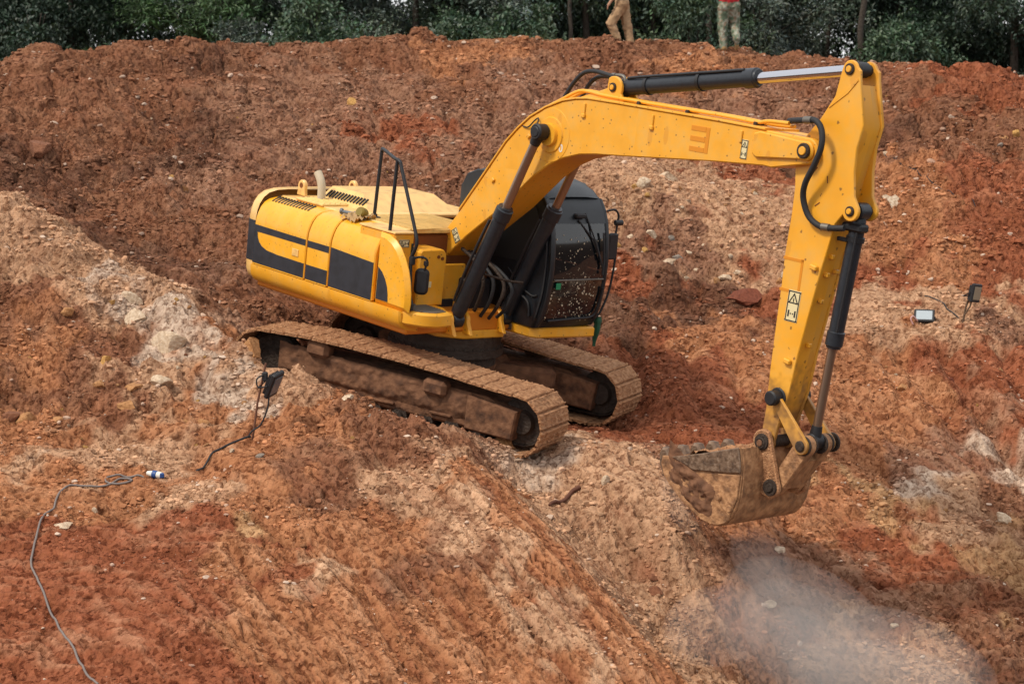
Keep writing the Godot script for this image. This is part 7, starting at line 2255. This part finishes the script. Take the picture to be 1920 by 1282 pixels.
func make_dust() -> void:
	var rng := RandomNumberGenerator.new()
	rng.seed = 31
	var root := Node3D.new()
	root.name = "dust_cloud"
	add_child(root, true)
	tag(root, "pale dust rising from the slope below the bucket", "dust", "", "stuff")
	# where, half sizes, lean, density: a few thin banks that overlap little
	for q: Array in [
		[Vector3(2.92, -1.84, -17.63), Vector3(1.15, 0.68, 0.80), -0.70, 0.17], [Vector3(2.91, -1.85, -17.58), Vector3(0.90, 0.48, 0.62), -0.75, 0.22], [Vector3(2.93, -1.89, -17.52), Vector3(0.62, 0.30, 0.42), -0.80, 0.32],
		[Vector3(2.50, -1.20, -18.42), Vector3(0.46, 0.27, 0.34), -1.0, 0.26], [Vector3(1.96, -1.59, -17.46), Vector3(0.55, 0.36, 0.45), 0.2, 0.24], [Vector3(3.93, -1.94, -17.69), Vector3(0.90, 0.30, 0.55), -0.4, 0.22],
		[Vector3(1.69, -0.64, -18.60), Vector3(0.36, 0.16, 0.35), -1.0, 0.14], [Vector3(3.57, -2.12, -17.22), Vector3(1.00, 0.34, 0.6), -0.2, 0.30]]:
		var f := FogVolume.new()
		f.name = "dust_puff" if root.get_child_count() == 0 else "dust_puff_%03d" % root.get_child_count()
		f.shape = RenderingServer.FOG_VOLUME_SHAPE_ELLIPSOID
		f.size = (q[1] as Vector3) * 2.0
		var m := FogMaterial.new()
		m.albedo = Color(1.0, 0.97, 0.95)
		m.density = q[3]
		f.material = m
		f.position = (q[0] as Vector3) + Vector3(0.03, 0.24, 0.5)
		f.rotation = Vector3(0.3, 0.0, q[2])
		root.add_child(f, true)


func make_rest() -> void:
	make_forest()
	make_people()
	make_rocks()
	make_small_things()
	make_dust()



func _ready() -> void:
	var cam := Camera3D.new()
	cam.name = "camera"
	cam.position = Vector3(0, 3.8, 0)
	cam.rotation_degrees = Vector3(-8, 0, 0)
	cam.fov = 21.34
	cam.near = 0.2
	cam.far = 900.0
	add_child(cam)
	var lens := CameraAttributesPhysical.new()
	lens.frustum_focal_length = 63.7
	lens.frustum_focus_distance = 19.5
	lens.exposure_aperture = 2.4
	cam.attributes = lens
	cam.fov = 21.34
	cam.current = true
	var env := Environment.new()
	env.background_mode = Environment.BG_SKY
	var sky := ProceduralSkyMaterial.new()
	sky.sky_top_color = Color(0.90, 0.91, 0.93)
	sky.sky_horizon_color = Color(0.93, 0.93, 0.93)
	sky.sky_curve = 0.2
	sky.ground_bottom_color = Color(0.30, 0.22, 0.17)
	sky.ground_horizon_color = Color(0.55, 0.50, 0.45)
	env.sky = Sky.new()
	env.sky.sky_material = sky
	env.background_energy_multiplier = 1.0
	env.tonemap_mode = Environment.TONE_MAPPER_LINEAR
	env.tonemap_exposure = 1.22
	env.sdfgi_enabled = true
	env.ssao_enabled = true
	env.ssil_enabled = true
	env.volumetric_fog_enabled = true
	env.volumetric_fog_density = 0.0
	var we := WorldEnvironment.new()
	we.name = "environment"
	we.environment = env
	add_child(we)
	var sun := DirectionalLight3D.new()
	sun.name = "sun"
	sun.light_energy = 0.8
	sun.light_color = Color(1.0, 0.96, 0.90)
	sun.light_angular_distance = 9.0
	sun.shadow_enabled = true
	sun.rotation_degrees = Vector3(-52, -58, 0)
	add_child(sun)
	make_materials()
	make_ground()
	make_clods()
	make_excavator()
	make_rest()
